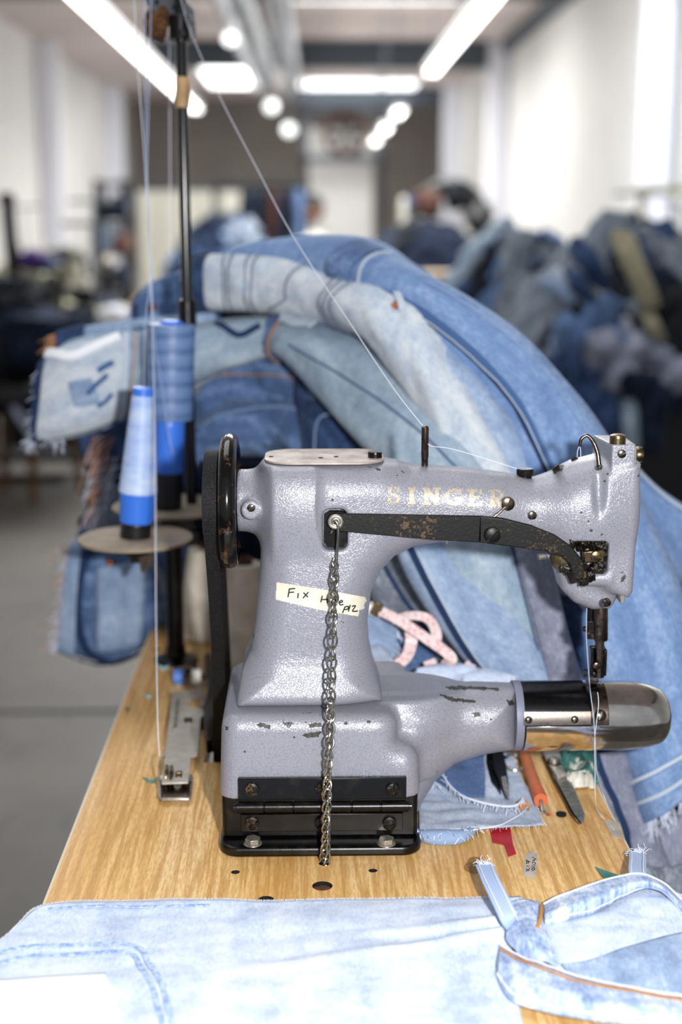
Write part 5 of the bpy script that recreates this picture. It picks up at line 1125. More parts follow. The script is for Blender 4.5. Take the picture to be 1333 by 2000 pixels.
# ------------------------------------------------------------------ jeans: flattened cloth tubes with folds
class Cloth: pass
def garment(name, label, secs, m_, K=9, NA=44, amp=.006, fu=14, fv=5, sd=1.0, group=None, cat='jeans', pts3=None, rim=True, parent=None, diag=.35, sharp=1.0, flat_y=False):
    """secs: (x1, y1, x2, y2, Y, thickness[, Y2]) two silhouette edges of each cross-section, first to last"""
    if pts3 is None and not flat_y:
        def ys(px, Y): t = min(max((px - 480) / 470, 0), 1); return Y + (.25 * (1 - t * t * (3 - 2 * t)) if 1.45 < Y < 2 else 0)
        secs = [(s[0], s[1], s[2], s[3], ys((s[0] + s[2]) / 2, s[4]), s[5]) for s in secs]
    if pts3 is None:
        A = [tuple(at(s[0], s[1], s[4])) + (s[5],) for s in secs]; B = [tuple(at(s[2], s[3], s[6] if len(s) > 6 else s[4])) for s in secs]
    else: A = [tuple(p[0]) + (p[2],) for p in pts3]; B = [tuple(p[1]) for p in pts3]
    A4 = np.array([np.r_[a] for a in A]); B3 = np.array(B)
    Q = np.array(cr4(np.hstack([A4, B3]), K)); m = len(Q); P1 = Q[:, :3]; th = Q[:, 3]; P2 = Q[:, 4:7]; C = (P1 + P2) / 2; a = (P1 - P2) / 2
    T = np.gradient(C, axis=0); b = np.cross(T, a); b /= np.linalg.norm(b, axis=1)[:, None] + 1e-9
    if pts3 is None:
        for i in range(m):
            if b[i] @ np.array([0, -1, .25]) < 0: b[i] = -b[i]
    else:
        for i in range(m):
            if b[i][2] + .3 * -b[i][1] < 0: b[i] = -b[i]
    L = np.r_[0, np.cumsum(np.linalg.norm(np.diff(C, axis=0), axis=1))]; wd_ = np.linalg.norm(a, axis=1)
    ph = np.arange(NA) / NA * 2 * math.pi; cs = np.sign(np.cos(ph)) * np.abs(np.cos(ph)) ** .85; sn_ = np.sign(np.sin(ph)) * np.abs(np.sin(ph)) ** .8
    U = cs[None, :] * wd_[:, None]; V = np.repeat(L[:, None], NA, 1)
    n1 = fbm((U + diag * V) * fu + sd * 3.1, V * fv + sd, sd, 3); rid = 1 - np.abs(fbm((U - diag * .6 * V) * fu * .8 + 7 * sd, V * fv * .7, sd + 3, 2)) * 2.4
    D = amp * (n1 * 1.3 + sharp * 1.3 * (rid - .5) + .35 * fbm((U + diag * 2 * V) * fu * 3.1 + sd, V * fv * 3.3, sd + 9, 3)); D = D * (.25 + .75 * np.abs(sn_)[None, :])
    G = C[:, None, :] + a[:, None, :] * (cs[None, :, None]) * (1 + 0 * D[..., None]) + b[:, None, :] * (sn_[None, :, None] * th[:, None, None] / 2 + np.sign(np.sin(ph))[None, :, None] * D[..., None] * .9)
    Vv = G.reshape(-1, 3); F = []
    for i in range(m - 1):
        for k in range(NA): k2 = (k + 1) % NA; F.append((i * NA + k, (i + 1) * NA + k, (i + 1) * NA + k2, i * NA + k2))
    # rough rims folded inwards so both ends read as cut cloth
    uv = np.stack([(U + np.where(np.sin(ph) < 0, 3.0, 0)[None, :]).ravel(), V.ravel()], 1)
    o = obj(name, (Vv, F), M[m_], parent, smooth='all', uvs=uv, solid=.0016)
    if parent is None: tag(o, label, cat, group)
    WL[o.name] = Vector(o.location) if parent is None else WL[o.name]
    S = Cloth(); S.o = o; S.G = G; S.m = m; S.NA = NA; S.b = b; S.L = L
    def ev(u, v):                          # u 0..1 across the front, v 0..1 along
        x = u * NA / 2; y = v * (m - 1); k = int(x) % NA; i = min(int(y), m - 2); fx = x - int(x); fy = y - i; k2 = (k + 1) % NA
        p = (G[i, k] * (1 - fx) + G[i, k2] * fx) * (1 - fy) + (G[i + 1, k] * (1 - fx) + G[i + 1, k2] * fx) * fy
        du = G[i, k2] - G[i, k]; dv = G[i + 1, k] - G[i, k]; n_ = np.cross(du, dv); n_ = n_ / (np.linalg.norm(n_) + 1e-9)
        out = b[i]
        if n_ @ (out if np.sin(ph[k]) >= 0 else -out) < 0: n_ = -n_
        return Vector(p), Vector(n_)
    S.ev = ev; return S
def cr4(P, k):
    P = np.asarray(P, float); m = len(P); out = []
    for i in range(m - 1):
        p0, p1, p2, p3 = P[max(i - 1, 0)], P[i], P[i + 1], P[min(i + 2, m - 1)]
        for j in range(k):
            t = j / k; out.append(0.5 * (2 * p1 + (p2 - p0) * t + (2 * p0 - 5 * p1 + 4 * p2 - p3) * t * t + (3 * p1 - p0 - 3 * p2 + p3) * t ** 3))
    out.append(P[-1]); return out
def seam(S, uv, w, m_, name='seam', lift=.0012, th=.0012, label=None, k=8):
    P = []; Nn = []
    for q in cr([(u, v, 0) for u, v in uv], k):
        p, nn = S.ev(min(max(q[0], 0.01), .99), min(max(q[1], 0), .9999)); P.append(p + nn * (lift + .0022)); Nn.append(nn)
    return obj(name, ribbon(P, Nn, w, th), M[m_], S.o, label=label)
def wrap(S, u0, u1, v0, v1, m_, name='waistband', lift=.002, label=None, nu=18, nv=10, skew=0):
    V = []; U = []
    for i in range(nu):
        for j in range(nv):
            u = u0 + (u1 - u0) * i / (nu - 1); v = v0 + (v1 - v0) * j / (nv - 1) + skew * i / (nu - 1); p, nn = S.ev(min(max(u, .001), .999), min(max(v, 0), .999)); V.append(tuple(p + nn * (lift + .0028))); U.append((i * .004, j * .004))
    F = [(i * nv + j, (i + 1) * nv + j, (i + 1) * nv + j + 1, i * nv + j + 1) for i in range(nu - 1) for j in range(nv - 1)]
    return obj(name, (V, F), M[m_], S.o, smooth='all', uvs=U, solid=.002, label=label)
def endfray(S, v, L=.012, n=90, sd=1, m_='fray', u0=0.02, u1=.98):
    r_ = random.Random(sd); s = []; d = []
    e = 0.03 if v < .5 else -.03
    for _ in range(n):
        u = r_.uniform(u0, u1); p, nn = S.ev(u, v); q, _n = S.ev(u, v + e); s.append(p); d.append((p - q).normalized() + nn * r_.uniform(-.3, .3))
    frays(s, d, L, .0005, sd, 'frayed_yarn', S.o, m_)
def rivet(S, u, v, r=.005, m_='kraft'):
    p, nn = S.ev(u, v); obj('rivet', lathe([(0, r), (.001, r), (.002, r * .5)], p + nn * .001, nn, 14), M[m_], S.o)
M['seamgrey'] = mat('greyish_stitch_line', '6d7487', .9); M['seamblue'] = mat('shaded_seam_blue', '4b6082', .95)
M['copper'] = metal('copper_rivet', '8a4a28', '4e2a18', .35, 100)

# dark jeans filling the back of the heap
garment('jeans', 'dark navy jeans deep at the back of the heap under the pale ones', [(180, 860, 170, 1010, 1.78, .10), (300, 800, 290, 1060, 1.80, .12), (440, 760, 430, 1100, 1.82, .14), (620, 720, 600, 1150, 1.82, .14), (800, 760, 760, 1180, 1.82, .12)], 'd_navy', sd=2, amp=.02)
garment('jeans', 'dark indigo jeans bundle below the spool discs', [(160, 1010, 200, 1080, 1.74, .06), (260, 960, 300, 1130, 1.80, .08), (400, 930, 420, 1180, 1.86, .10), (560, 900, 560, 1200, 1.86, .10)], 'd_char', sd=3, amp=.018)
garment('jeans', 'navy jeans bulk under the long draped legs', [(560, 640, 540, 900, 1.80, .12), (760, 640, 700, 1000, 1.80, .14), (960, 740, 880, 1200, 1.80, .14), (1130, 900, 1020, 1330, 1.76, .14), (1260, 1120, 1180, 1500, 1.66, .12), (1330, 1400, 1230, 1650, 1.6, .1)], 'd_dark', sd=4, amp=.02)
# mid-blue ones visible beside the thick cone
S = garment('jeans', 'worn indigo jeans crossing the middle of the heap above the handwheel', [(380, 780, 385, 880, 1.68, .04), (440, 720, 450, 850, 1.66, .06), (520, 690, 530, 850, 1.65, .06), (600, 700, 590, 870, 1.65, .06), (680, 760, 630, 900, 1.66, .05)], 'd_mid', sd=5, amp=.024, fu=20, fv=9)
seam(S, [(.2, .2), (.35, .5), (.3, .9)], .0018, 'orange_thread', 'topstitching'); seam(S, [(.6, .05), (.5, .4), (.75, .8)], .003, 'd_grey')
S = garment('jeans', 'indigo jeans with frayed pale edge just above the handwheel', [(380, 850, 385, 900, 1.60, .03), (430, 810, 440, 890, 1.60, .04), (500, 790, 510, 890, 1.60, .05), (570, 790, 580, 900, 1.60, .05), (640, 820, 650, 905, 1.60, .04)], 'd_mid', sd=6, amp=.02, fu=26, fv=10)
endfray(S, 0, .015, 60, 5); seam(S, [(.1, .1), (.2, .5), (.15, .9)], .003, 'd_lite', 'hem')
S = garment('jeans', 'dark indigo leg with pale seams in the gap left of the grey-blue leg', [(575, 735, 620, 740, 1.62, .05), (580, 800, 690, 790, 1.61, .05), (590, 870, 760, 860, 1.60, .05), (590, 960, 800, 940, 1.60, .05)], 'd_dark', sd=7, amp=.018, fu=24, fv=5)
seam(S, [(.35, .0), (.4, .5), (.42, 1)], .004, 'd_lite'); seam(S, [(.75, .1), (.72, .5), (.7, 1)], .003, 'd_inside')
S = garment('jeans', 'dark indigo jeans with curved pale pocket seam left of the cover plate', [(600, 800, 640, 790, 1.57, .03), (600, 850, 720, 830, 1.57, .03), (610, 910, 770, 880, 1.57, .03)], 'd_dark', sd=8, amp=.008, fu=22)
seam(S, [(.2, .8), (.4, .4), (.9, .5)], .002, 'd_lite')
# hanging bits at the left
S = garment('jeans', 'dark frayed jeans end under the pale ones behind the slender cone', [(150, 850, 250, 800, 1.72, .05), (170, 920, 290, 860, 1.72, .05), (200, 960, 320, 940, 1.74, .05), (170, 1010, 300, 1010, 1.74, .04), (150, 1060, 270, 1050, 1.72, .03)], 'd_dark', sd=9, amp=.015, fu=20)
endfray(S, 1, .03, 80, 6); frays([at(180 + i, 880 + (i * 37) % 130, 1.93) for i in range(0, 60)], [(-1, -.2, -.3)] * 60, .04, .0006, 7, 'frayed_yarn', S.o); frays([at(185 + i, 850 + (i * 37) % 160, 1.93) for i in range(0, 40)], [(-1, -.2, -.6)] * 40, .05, .0007, 17, 'frayed_orange_yarn', S.o, 'fray_o')
S = garment('jeans', 'faded grey-green jeans piece above the left spool disc', [(205, 930, 300, 960, 1.70, .04), (190, 990, 280, 1010, 1.70, .05), (165, 1050, 250, 1060, 1.70, .04)], 'd_grey', sd=19, amp=.008)
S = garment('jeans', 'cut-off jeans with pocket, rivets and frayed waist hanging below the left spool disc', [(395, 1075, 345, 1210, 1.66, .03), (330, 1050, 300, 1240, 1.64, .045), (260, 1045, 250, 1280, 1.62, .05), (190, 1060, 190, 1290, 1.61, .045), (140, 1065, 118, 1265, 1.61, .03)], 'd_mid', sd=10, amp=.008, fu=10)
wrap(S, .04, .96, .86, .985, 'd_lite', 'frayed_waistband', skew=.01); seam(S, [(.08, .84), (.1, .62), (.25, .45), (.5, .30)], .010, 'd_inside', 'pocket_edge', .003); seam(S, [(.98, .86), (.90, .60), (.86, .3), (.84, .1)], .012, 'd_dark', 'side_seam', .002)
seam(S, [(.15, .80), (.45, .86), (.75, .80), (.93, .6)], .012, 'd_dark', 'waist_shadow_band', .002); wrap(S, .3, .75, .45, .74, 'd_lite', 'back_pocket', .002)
seam(S, [(.30, .745), (.52, .75), (.75, .745)], .002, 'seamgrey', 'topstitching'); rivet(S, .28, .66, .006, 'copper'); rivet(S, .72, .58, .006, 'copper'); endfray(S, 1, .02, 150, 11); endfray(S, 1, .035, 30, 12, 'fray_o')
# small dark ones upper left, behind the pole
S = garment('jeans', 'frayed blue jeans end peeking out left of the black pole', [(258, 600, 262, 650, 1.80, .03), (285, 560, 290, 648, 1.80, .05), (340, 535, 345, 640, 1.80, .05), (420, 505, 420, 640, 1.82, .05)], 'd_mid', sd=12, amp=.01, fu=18)
wrap(S, .3, .9, .12, .22, 'd_dark', 'waistband'); rivet(S, .5, .45, .007, 'copper'); endfray(S, 0, .025, 90, 13)
S = garment('jeans', 'thin light blue layer with dark frayed tip above the torn pocket', [(112, 652, 115, 690, 1.66, .02), (160, 640, 160, 690, 1.66, .03), (240, 628, 245, 680, 1.66, .035), (330, 620, 330, 680, 1.67, .035), (420, 612, 420, 680, 1.68, .03)], 'd_lite', sd=13, amp=.006)
wrap(S, .05, .95, .0, .28, 'd_dark', 'dark_pocket_patch'); endfray(S, 0, .03, 50, 14, 'fray_o', .1, .5)
# F: pale jeans with torn pocket, waist at left, leg C running right and down
S = garment('jeans', 'pale jeans with a torn cream pocket jutting out at the left of the heap', [(92, 702, 76, 862, 1.56, .045), (135, 668, 120, 858, 1.56, .07), (200, 655, 190, 838, 1.56, .08), (290, 648, 265, 795, 1.57, .08), (380, 635, 370, 752, 1.58, .08), (470, 622, 455, 715, 1.59, .075), (535, 622, 528, 690, 1.59, .07)], 'd_teal', sd=14, amp=.009, fu=12)
wrap(S, .16, .80, .03, .42, 'd_pale', 'torn_pocket', .003, 'cream worn-through pocket', nu=30, nv=20); seam(S, [(.12, .42), (.5, .425), (.82, .42)], .008, 'd_pale', 'pocket_seam', .005); seam(S, [(.12, .45), (.5, .455), (.85, .45)], .0016, 'orange_thread', 'topstitching', .004)
seam(S, [(.10, .05), (.3, .22), (.16, .40)], .012, 'paper', 'white_pocket_bag', .004, .004); wrap(S, .45, .60, .22, .31, 'd_lite', 'worn_patch', .004, skew=.04); seam(S, [(.45, .36), (.52, .30)], .006, 'd_mid', 'tear', .006); seam(S, [(.38, .38), (.42, .33)], .007, 'd_mid', 'tear', .006); seam(S, [(.55, .38), (.62, .34)], .005, 'd_mid', 'tear', .006)
seam(S, [(.02, .0), (.4, -.0), (.75, .02), (.98, .03)], .020, 'd_dark', 'dark_waist_edge', .001); rivet(S, .78, .27, .007, 'copper'); endfray(S, 0, .022, 150, 15); frays([at(70 + i * .9, 800 + i * .8, 1.79) for i in range(60)], [(-.4, 0, -1)] * 60, .03, .0006, 16, 'frayed_yarn', S.o)
seam(S, [(.9, .35), (.88, .6), (.85, .8)], .003, 'd_lite', 'side_seam')
S2 = garment('jeans', 'waist of the grey-blue jeans with belt loop beside the pale torn ones', [(390, 640, 395, 730, 1.57, .05), (450, 628, 460, 715, 1.565, .06), (500, 622, 510, 700, 1.56, .06), (545, 622, 550, 690, 1.56, .06), (610, 630, 572, 712, 1.55, .06), (690, 660, 620, 770, 1.54, .065), (770, 715, 680, 840, 1.53, .07), (850, 790, 750, 910, 1.52, .07), (920, 880, 820, 980, 1.51, .07), (985, 980, 860, 1060, 1.50, .07), (1040, 1080, 870, 1130, 1.49, .07), (1080, 1190, 900, 1240, 1.48, .06), (1110, 1330, 980, 1350, 1.47, .05)], 'd_teal', sd=15, amp=.013, fu=10, fv=3.5, K=8)
wrap(S2, .03, .97, .235, .285, 'd_mid', 'waistband', .004); seam(S2, [(.28, .30), (.34, .34), (.30, .385)], .013, 'd_pale', 'belt_loop', .008, .003); seam(S2, [(.05, .29), (.6, .30), (.95, .30)], .003, 'orange_thread', 'topstitching', .006); seam(S2, [(.1, .05), (.4, .12), (.3, .2)], .008, 'd_dark', 'fold_seam', .002)
seam(S2, [(.55, .36), (.42, .6), (.30, .8), (.25, .98)], .0025, 'seamblue', 'side_seam', .0004, .0008)
# E + D: nearly white jeans on top
S = garment('jeans', 'nearly white jeans with dark frayed waist across the top of the heap', [(382, 500, 388, 598, 1.60, .05), (420, 498, 425, 604, 1.59, .07), (480, 500, 480, 606, 1.58, .085), (560, 508, 545, 612, 1.57, .09), (640, 528, 612, 628, 1.56, .09), (710, 552, 672, 642, 1.555, .085), (780, 575, 730, 670, 1.55, .08), (850, 620, 782, 740, 1.55, .07), (905, 720, 830, 810, 1.545, .06), (955, 820, 890, 890, 1.54, .05), (1010, 930, 950, 980, 1.53, .04), (1050, 1060, 1000, 1090, 1.52, .035)], 'd_pale', sd=16, amp=.012, fu=17, fv=6, K=8)
wrap(S, .02, .98, .0, .075, 'd_dark', 'frayed_waist_edge', .001, 'dark indigo frayed cut edge'); endfray(S, 0, .018, 160, 21)
for v_ in (.13, .155): seam(S, [(.03, v_), (.5, v_ + .015), (.97, v_ + .005)], .0016, 'seamgrey', 'seam', .001)
for v_ in (.205, .225): seam(S, [(.03, v_), (.5, v_ + .018), (.97, v_ + .012)], .0016, 'seamgrey', 'seam', .001)
seam(S, [(.1, .34), (.45, .34), (.62, .345)], .002, 'seamgrey', 'whisker_stitch', .001); seam(S, [(.62, .345), (.8, .29)], .002, 'seamgrey', 'whisker_stitch', .001)
for v_ in (.445, .465, .49): seam(S, [(.1, v_), (.5, v_), (.95, v_ + .01)], .002, 'seamgrey', 'crotch_seam', .001)
rivet(S, .28, .60, .008, 'copper'); seam(S, [(.2, .58), (.3, .62)], .008, 'd_pale', 'loop_tab', .003, .003)
# A: blue jeans, topmost, with long outer leg
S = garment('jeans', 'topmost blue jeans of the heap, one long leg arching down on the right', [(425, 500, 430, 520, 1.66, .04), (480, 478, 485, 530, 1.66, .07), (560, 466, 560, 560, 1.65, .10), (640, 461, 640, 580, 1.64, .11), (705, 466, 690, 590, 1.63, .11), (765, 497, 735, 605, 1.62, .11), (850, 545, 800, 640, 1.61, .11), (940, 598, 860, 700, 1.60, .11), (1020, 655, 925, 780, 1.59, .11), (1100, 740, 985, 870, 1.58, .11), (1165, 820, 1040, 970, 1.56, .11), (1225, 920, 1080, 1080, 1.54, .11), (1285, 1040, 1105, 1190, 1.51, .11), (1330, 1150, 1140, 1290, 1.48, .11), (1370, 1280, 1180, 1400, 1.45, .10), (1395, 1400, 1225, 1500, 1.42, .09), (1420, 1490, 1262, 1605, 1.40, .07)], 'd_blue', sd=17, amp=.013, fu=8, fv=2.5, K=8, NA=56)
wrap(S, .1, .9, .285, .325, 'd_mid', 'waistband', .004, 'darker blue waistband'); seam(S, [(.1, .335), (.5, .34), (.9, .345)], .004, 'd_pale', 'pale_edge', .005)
seam(S, [(.58, .35), (.54, .5), (.59, .65), (.61, .76)], .012, 'd_mid', 'side_seam', .0003, .001); seam(S, [(.615, .36), (.565, .5), (.615, .65), (.635, .76)], .004, 'd_dark', 'side_seam', .0012, .001); seam(S, [(.60, .37), (.55, .51), (.60, .66)], .0012, 'd_pale', 'topstitching', .003)  # dark strips paint the shaded fold crease along the seam
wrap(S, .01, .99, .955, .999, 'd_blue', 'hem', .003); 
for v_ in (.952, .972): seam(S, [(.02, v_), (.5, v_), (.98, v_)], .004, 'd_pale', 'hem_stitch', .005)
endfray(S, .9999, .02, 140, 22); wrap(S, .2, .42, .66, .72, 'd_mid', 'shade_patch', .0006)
seam(S, [(.3, .40), (.26, .55), (.30, .7), (.28, .85)], .0016, 'd_lite', 'crease_line', .0006)
# B: second leg inside the arch
S = garment('jeans', 'light blue leg lying inside the arching outer leg', [(790, 590, 770, 650, 1.60, .05), (850, 620, 810, 700, 1.585, .07), (920, 700, 860, 780, 1.575, .08), (990, 790, 915, 880, 1.565, .08), (1060, 890, 965, 970, 1.555, .08), (1090, 990, 1000, 1060, 1.545, .07), (1110, 1090, 1050, 1130, 1.54, .05)], 'd_lite', sd=18, amp=.010, fu=10, fv=3)
seam(S, [(.92, .1), (.95, .5), (.95, .9)], .006, 'd_dark', 'inseam', .001)
# legs seen through the opening under the arm
S = garment('jeans', 'light blue leg with dark inseam seen under the machine arm', [(890, 1040, 770, 1060, 1.475, .05), (950, 1110, 800, 1130, 1.47, .06), (1000, 1180, 850, 1210, 1.465, .06), (1060, 1260, 910, 1290, 1.46, .06), (1110, 1340, 980, 1370, 1.455, .05)], 'd_lite', sd=20, amp=.006, fu=10, fv=3)
seam(S, [(.70, .0), (.72, .5), (.78, 1)], .008, 'd_dark', 'inseam', .001); seam(S, [(.66, .0), (.68, .5), (.73, 1)], .0016, 'd_pale', 'topstitching', .001)
S = garment('jeans', 'blue-grey leg left of the dark inseam behind the tape measure', [(780, 1060, 700, 1070, 1.53, .04), (840, 1120, 720, 1150, 1.52, .05), (900, 1200, 760, 1230, 1.51, .05), (960, 1280, 830, 1310, 1.50, .05), (1010, 1340, 900, 1350, 1.50, .04)], 'd_grey', sd=23, amp=.012, fu=16)
seam(S, [(.3, .1), (.4, .5), (.35, .9)], .008, 'd_inside', 'seam'); seam(S, [(.6, .1), (.55, .5), (.6, .9)], .005, 'd_dark', 'seam')
S = garment('jeans', 'inside-out grey denim strip hanging behind the machine head', [(1075, 1050, 1005, 1060, 1.45, .03), (1085, 1130, 1025, 1140, 1.45, .035), (1105, 1220, 1050, 1240, 1.445, .035), (1140, 1340, 1075, 1350, 1.44, .03), (1170, 1450, 1100, 1460, 1.44, .03)], 'd_inside', sd=24, amp=.004, fu=16)
seam(S, [(.95, 0), (.95, .5), (.95, 1)], .003, 'd_dark', 'overlock_edge')
S = garment('jeans', 'dark blue jeans in the gap behind the needle bar', [(1150, 1060, 1060, 1060, 1.50, .05), (1170, 1180, 1080, 1190, 1.49, .06), (1200, 1320, 1110, 1330, 1.48, .06), (1230, 1480, 1130, 1480, 1.46, .06), (1250, 1640, 1170, 1640, 1.46, .05)], 'd_dark', sd=25, amp=.012, fu=14)
seam(S, [(.7, .15), (.5, .22), (.3, .28)], .007, 'd_inside', 'belt_loop', .006, .003)
# lower right, below the chrome arm
S = garment('jeans', 'inside-out greyish jeans hanging over the right table edge', [(1230, 1440, 1120, 1460, 1.42, .05), (1250, 1520, 1150, 1530, 1.42, .06), (1275, 1600, 1190, 1620, 1.41, .06), (1310, 1690, 1225, 1700, 1.41, .05)], 'd_inside', sd=26, amp=.012, fu=16)
seam(S, [(.6, .0), (.62, .5), (.6, 1)], .007, 'd_dark', 'side_seam'); endfray(S, 0.5, .015, 50, 31)
S = garment('jeans', 'greyish jeans fold below the frayed blue hem at the right edge', [(1420, 1590, 1245, 1590, 1.44, .06), (1420, 1640, 1250, 1650, 1.43, .07), (1425, 1700, 1262, 1700, 1.43, .05)], 'd_inside', sd=27, amp=.012, fu=14)
S = garment('jeans', 'dark grey jeans at the bottom of the hanging heap', [(1430, 1660, 1210, 1690, 1.40, .06), (1430, 1740, 1240, 1760, 1.39, .07), (1440, 1820, 1270, 1840, 1.39, .05)], 'd_grey', sd=28, amp=.014, fu=16)
S = garment('jeans', 'blue denim edge behind the head at the right side of the heap', [(1210, 880, 1225, 980, 1.68, .05), (1280, 950, 1270, 1060, 1.67, .06), (1350, 1000, 1330, 1140, 1.66, .06), (1420, 1060, 1400, 1220, 1.65, .05)], 'd_blue', sd=29, amp=.01)
seam(S, [(.1, .1), (.15, .5), (.1, .9)], .005, 'd_pale', 'hem'); 
garment('jeans', 'shadowed jeans mass hanging low beside the table on the right', [(1430, 1200, 1150, 1300, 1.66, .12), (1430, 1450, 1150, 1480, 1.62, .12), (1430, 1750, 1200, 1700, 1.58, .12), (1440, 2000, 1290, 1950, 1.5, .1)], 'd_navy', sd=30, amp=.02)

# scraps and the tape measure behind the cylinder arm
def strip3(pts, w, m_, name, label, cat='tape measure', up=(0, -.6, .8), parent=None, k=8, th=.0006):
    P = cr([tuple(p) for p in pts], k); nn = up if isinstance(up, list) else [up] * len(P)
    g = ribbon(P, nn, w, th); L = 0; uv = []
    for i in range(len(P)):
        if i: L += float(np.linalg.norm(np.array(P[i]) - np.array(P[i - 1])))
        uv += [(0, L), (w, L), (w, L), (0, L)]
    o = obj(name, g, M[m_], parent, uvs=uv, label=label if parent else None)
    if not parent: tag(o, label, cat)
    return o
tm = thing('tape_measure', 'pink and white tape measure looped on the scraps behind the cylinder arm', 'tape measure', at(830, 1270, 1.46))
Yt = 1.44
strip3([at(742, 1193, Yt), at(785, 1215, Yt), at(840, 1252, Yt - .01), at(876, 1278, Yt - .015), at(880, 1292, Yt - .02), at(860, 1298, Yt - .01)], .013, 'pink_tape', 'tape_run', None, parent=tm)
strip3([at(768, 1212, Yt + .02), at(800, 1203, Yt + .01), at(835, 1208, Yt), at(852, 1235, Yt), at(850, 1262, Yt)], .012, 'pink_tape', 'tape_run', None, parent=tm)
strip3([at(802, 1228, Yt + .01), at(804, 1252, Yt), at(795, 1282, Yt), at(772, 1302, Yt - .005), at(738, 1318, Yt - .01)], .013, 'pink_tape', 'tape_run', None, parent=tm)
strip3([at(838, 1290, Yt), at(850, 1312, Yt - .01), at(868, 1340, Yt - .02)], .014, 'pink_tape', 'tape_run', None, parent=tm)
strip3([at(892, 1345, Yt - .02), at(905, 1316, Yt - .01), at(928, 1292, Yt), at(958, 1288, Yt), at(985, 1302, Yt), at(998, 1328, Yt)], .011, 'pink_tape', 'tape_run', None, parent=tm)
strip3([at(880, 1472, 1.33), at(893, 1464, 1.33), at(906, 1468, 1.33)], .010, 'pink_tape', 'tape_run', None, parent=tm)
obj('metal_end', box(at(736, 1190, Yt), (.011, .003, .015), R=Matrix.Rotation(.45, 4, 'Y')), M['brass'], tm, bevel=.0008, label='brass tape end')
for i, (secs, m_, lab) in enumerate([
    ([(715, 1200, 720, 1260, 1.47, .02), (750, 1215, 752, 1275, 1.47, .025), (775, 1230, 772, 1280, 1.47, .02)], 'd_lite', 'pale blue scrap just right of the machine column'),
    ([(722, 1265, 725, 1310, 1.46, .02), (745, 1262, 750, 1305, 1.46, .02), (762, 1275, 760, 1300, 1.46, .015)], 'd_scrap', 'folded pale scrap low beside the machine column'),
    ([(770, 1240, 765, 1320, 1.50, .03), (810, 1245, 805, 1325, 1.50, .04), (850, 1270, 840, 1330, 1.50, .03)], 'd_mid', 'mixed indigo scraps under the tape measure'),
    ([(815, 1308, 815, 1335, 1.42, .02), (850, 1302, 850, 1335, 1.42, .03), (900, 1300, 898, 1335, 1.42, .03), (930, 1305, 928, 1335, 1.42, .02)], 'd_front', 'very pale scrap between the tape measure loops'),
    ([(905, 1320, 905, 1345, 1.40, .015), (950, 1312, 950, 1345, 1.40, .02), (1000, 1320, 1000, 1345, 1.40, .015)], 'd_front', 'pale scrap edge right behind the slide cover'),
    ([(885, 1270, 880, 1330, 1.52, .02), (930, 1290, 920, 1340, 1.51, .03), (980, 1300, 975, 1350, 1.50, .02)], 'd_grey', 'grey striped scrap behind the right tape loop')]):
    S = garment('fabric_scrap', lab, secs, m_, sd=40 + i, amp=.006, fu=40, fv=20, NA=28, cat='fabric scrap', flat_y=True); endfray(S, 0, .01, 20, 50 + i); endfray(S, 1, .01, 20, 60 + i)
mg = garment('jeans', 'brown-lined cloth fold inside the right tape loop', [(925, 1296, 925, 1330, 1.47, .02), (950, 1295, 950, 1335, 1.47, .03), (980, 1305, 975, 1335, 1.47, .02)], 'cork', sd=33, amp=.003, NA=24, cat='cloth', flat_y=True); mg.o['category'] = 'cloth'

# ------------------------------------------------------------------ background workshop
M['tabletop'] = noisy('pale_worktop', 'a8a08f', '8c8578', 8, .5); M['machgreen'] = noisy('beige_green_machine_paint', 'b3b092', '999877', 20, .35); M['darkiron'] = mat('dark_machine_stand', '15161a', .5, .3); M['machwhite'] = mat('cream_machine_paint', 'c9c6b8', .35)
def work_table(x, y, label, w=1.15, d=.55, panel=False, z=.76, rz=0):
    o = thing('work_table', label, 'table', (x, y, 0), 'sewing tables in rows', rz)
    obj('tabletop', bb(-w / 2, w / 2, -d / 2, d / 2, z - .04, z), M['tabletop'], o, bevel=.008, local=True)
    for sx_ in (-1, 1):
        for sy in (-1, 1): obj('leg', bb(sx_ * (w / 2 - .08) - .025, sx_ * (w / 2 - .08) + .025, sy * (d / 2 - .06) - .025, sy * (d / 2 - .06) + .025, 0, z - .04), M['darkiron'], o, local=True)
    if panel:
        obj('dark_fill_panel', bb(-w / 2 + .03, w / 2 - .03, -d / 2 + .04, -d / 2 + .07, .06, z - .05), M['darkiron'], o, local=True); return o  # dark board added to blacken the space under the table
    obj('motor_unit', join(bb(-.25, .25, -.12, .12, .42, z - .04), cyl((.05, 0, .5), (.4, 0, .5), .1, n=16)), M['darkiron'], o, local=True, bevel=.01)
    obj('treadle', bb(-.28, .28, -.15, .15, .10, .13), M['darkiron'], o, local=True); obj('drawer', bb(.28, .5, -.2, .2, z - .2, z - .05), M['darkiron'], o, local=True, bevel=.01)
    return o
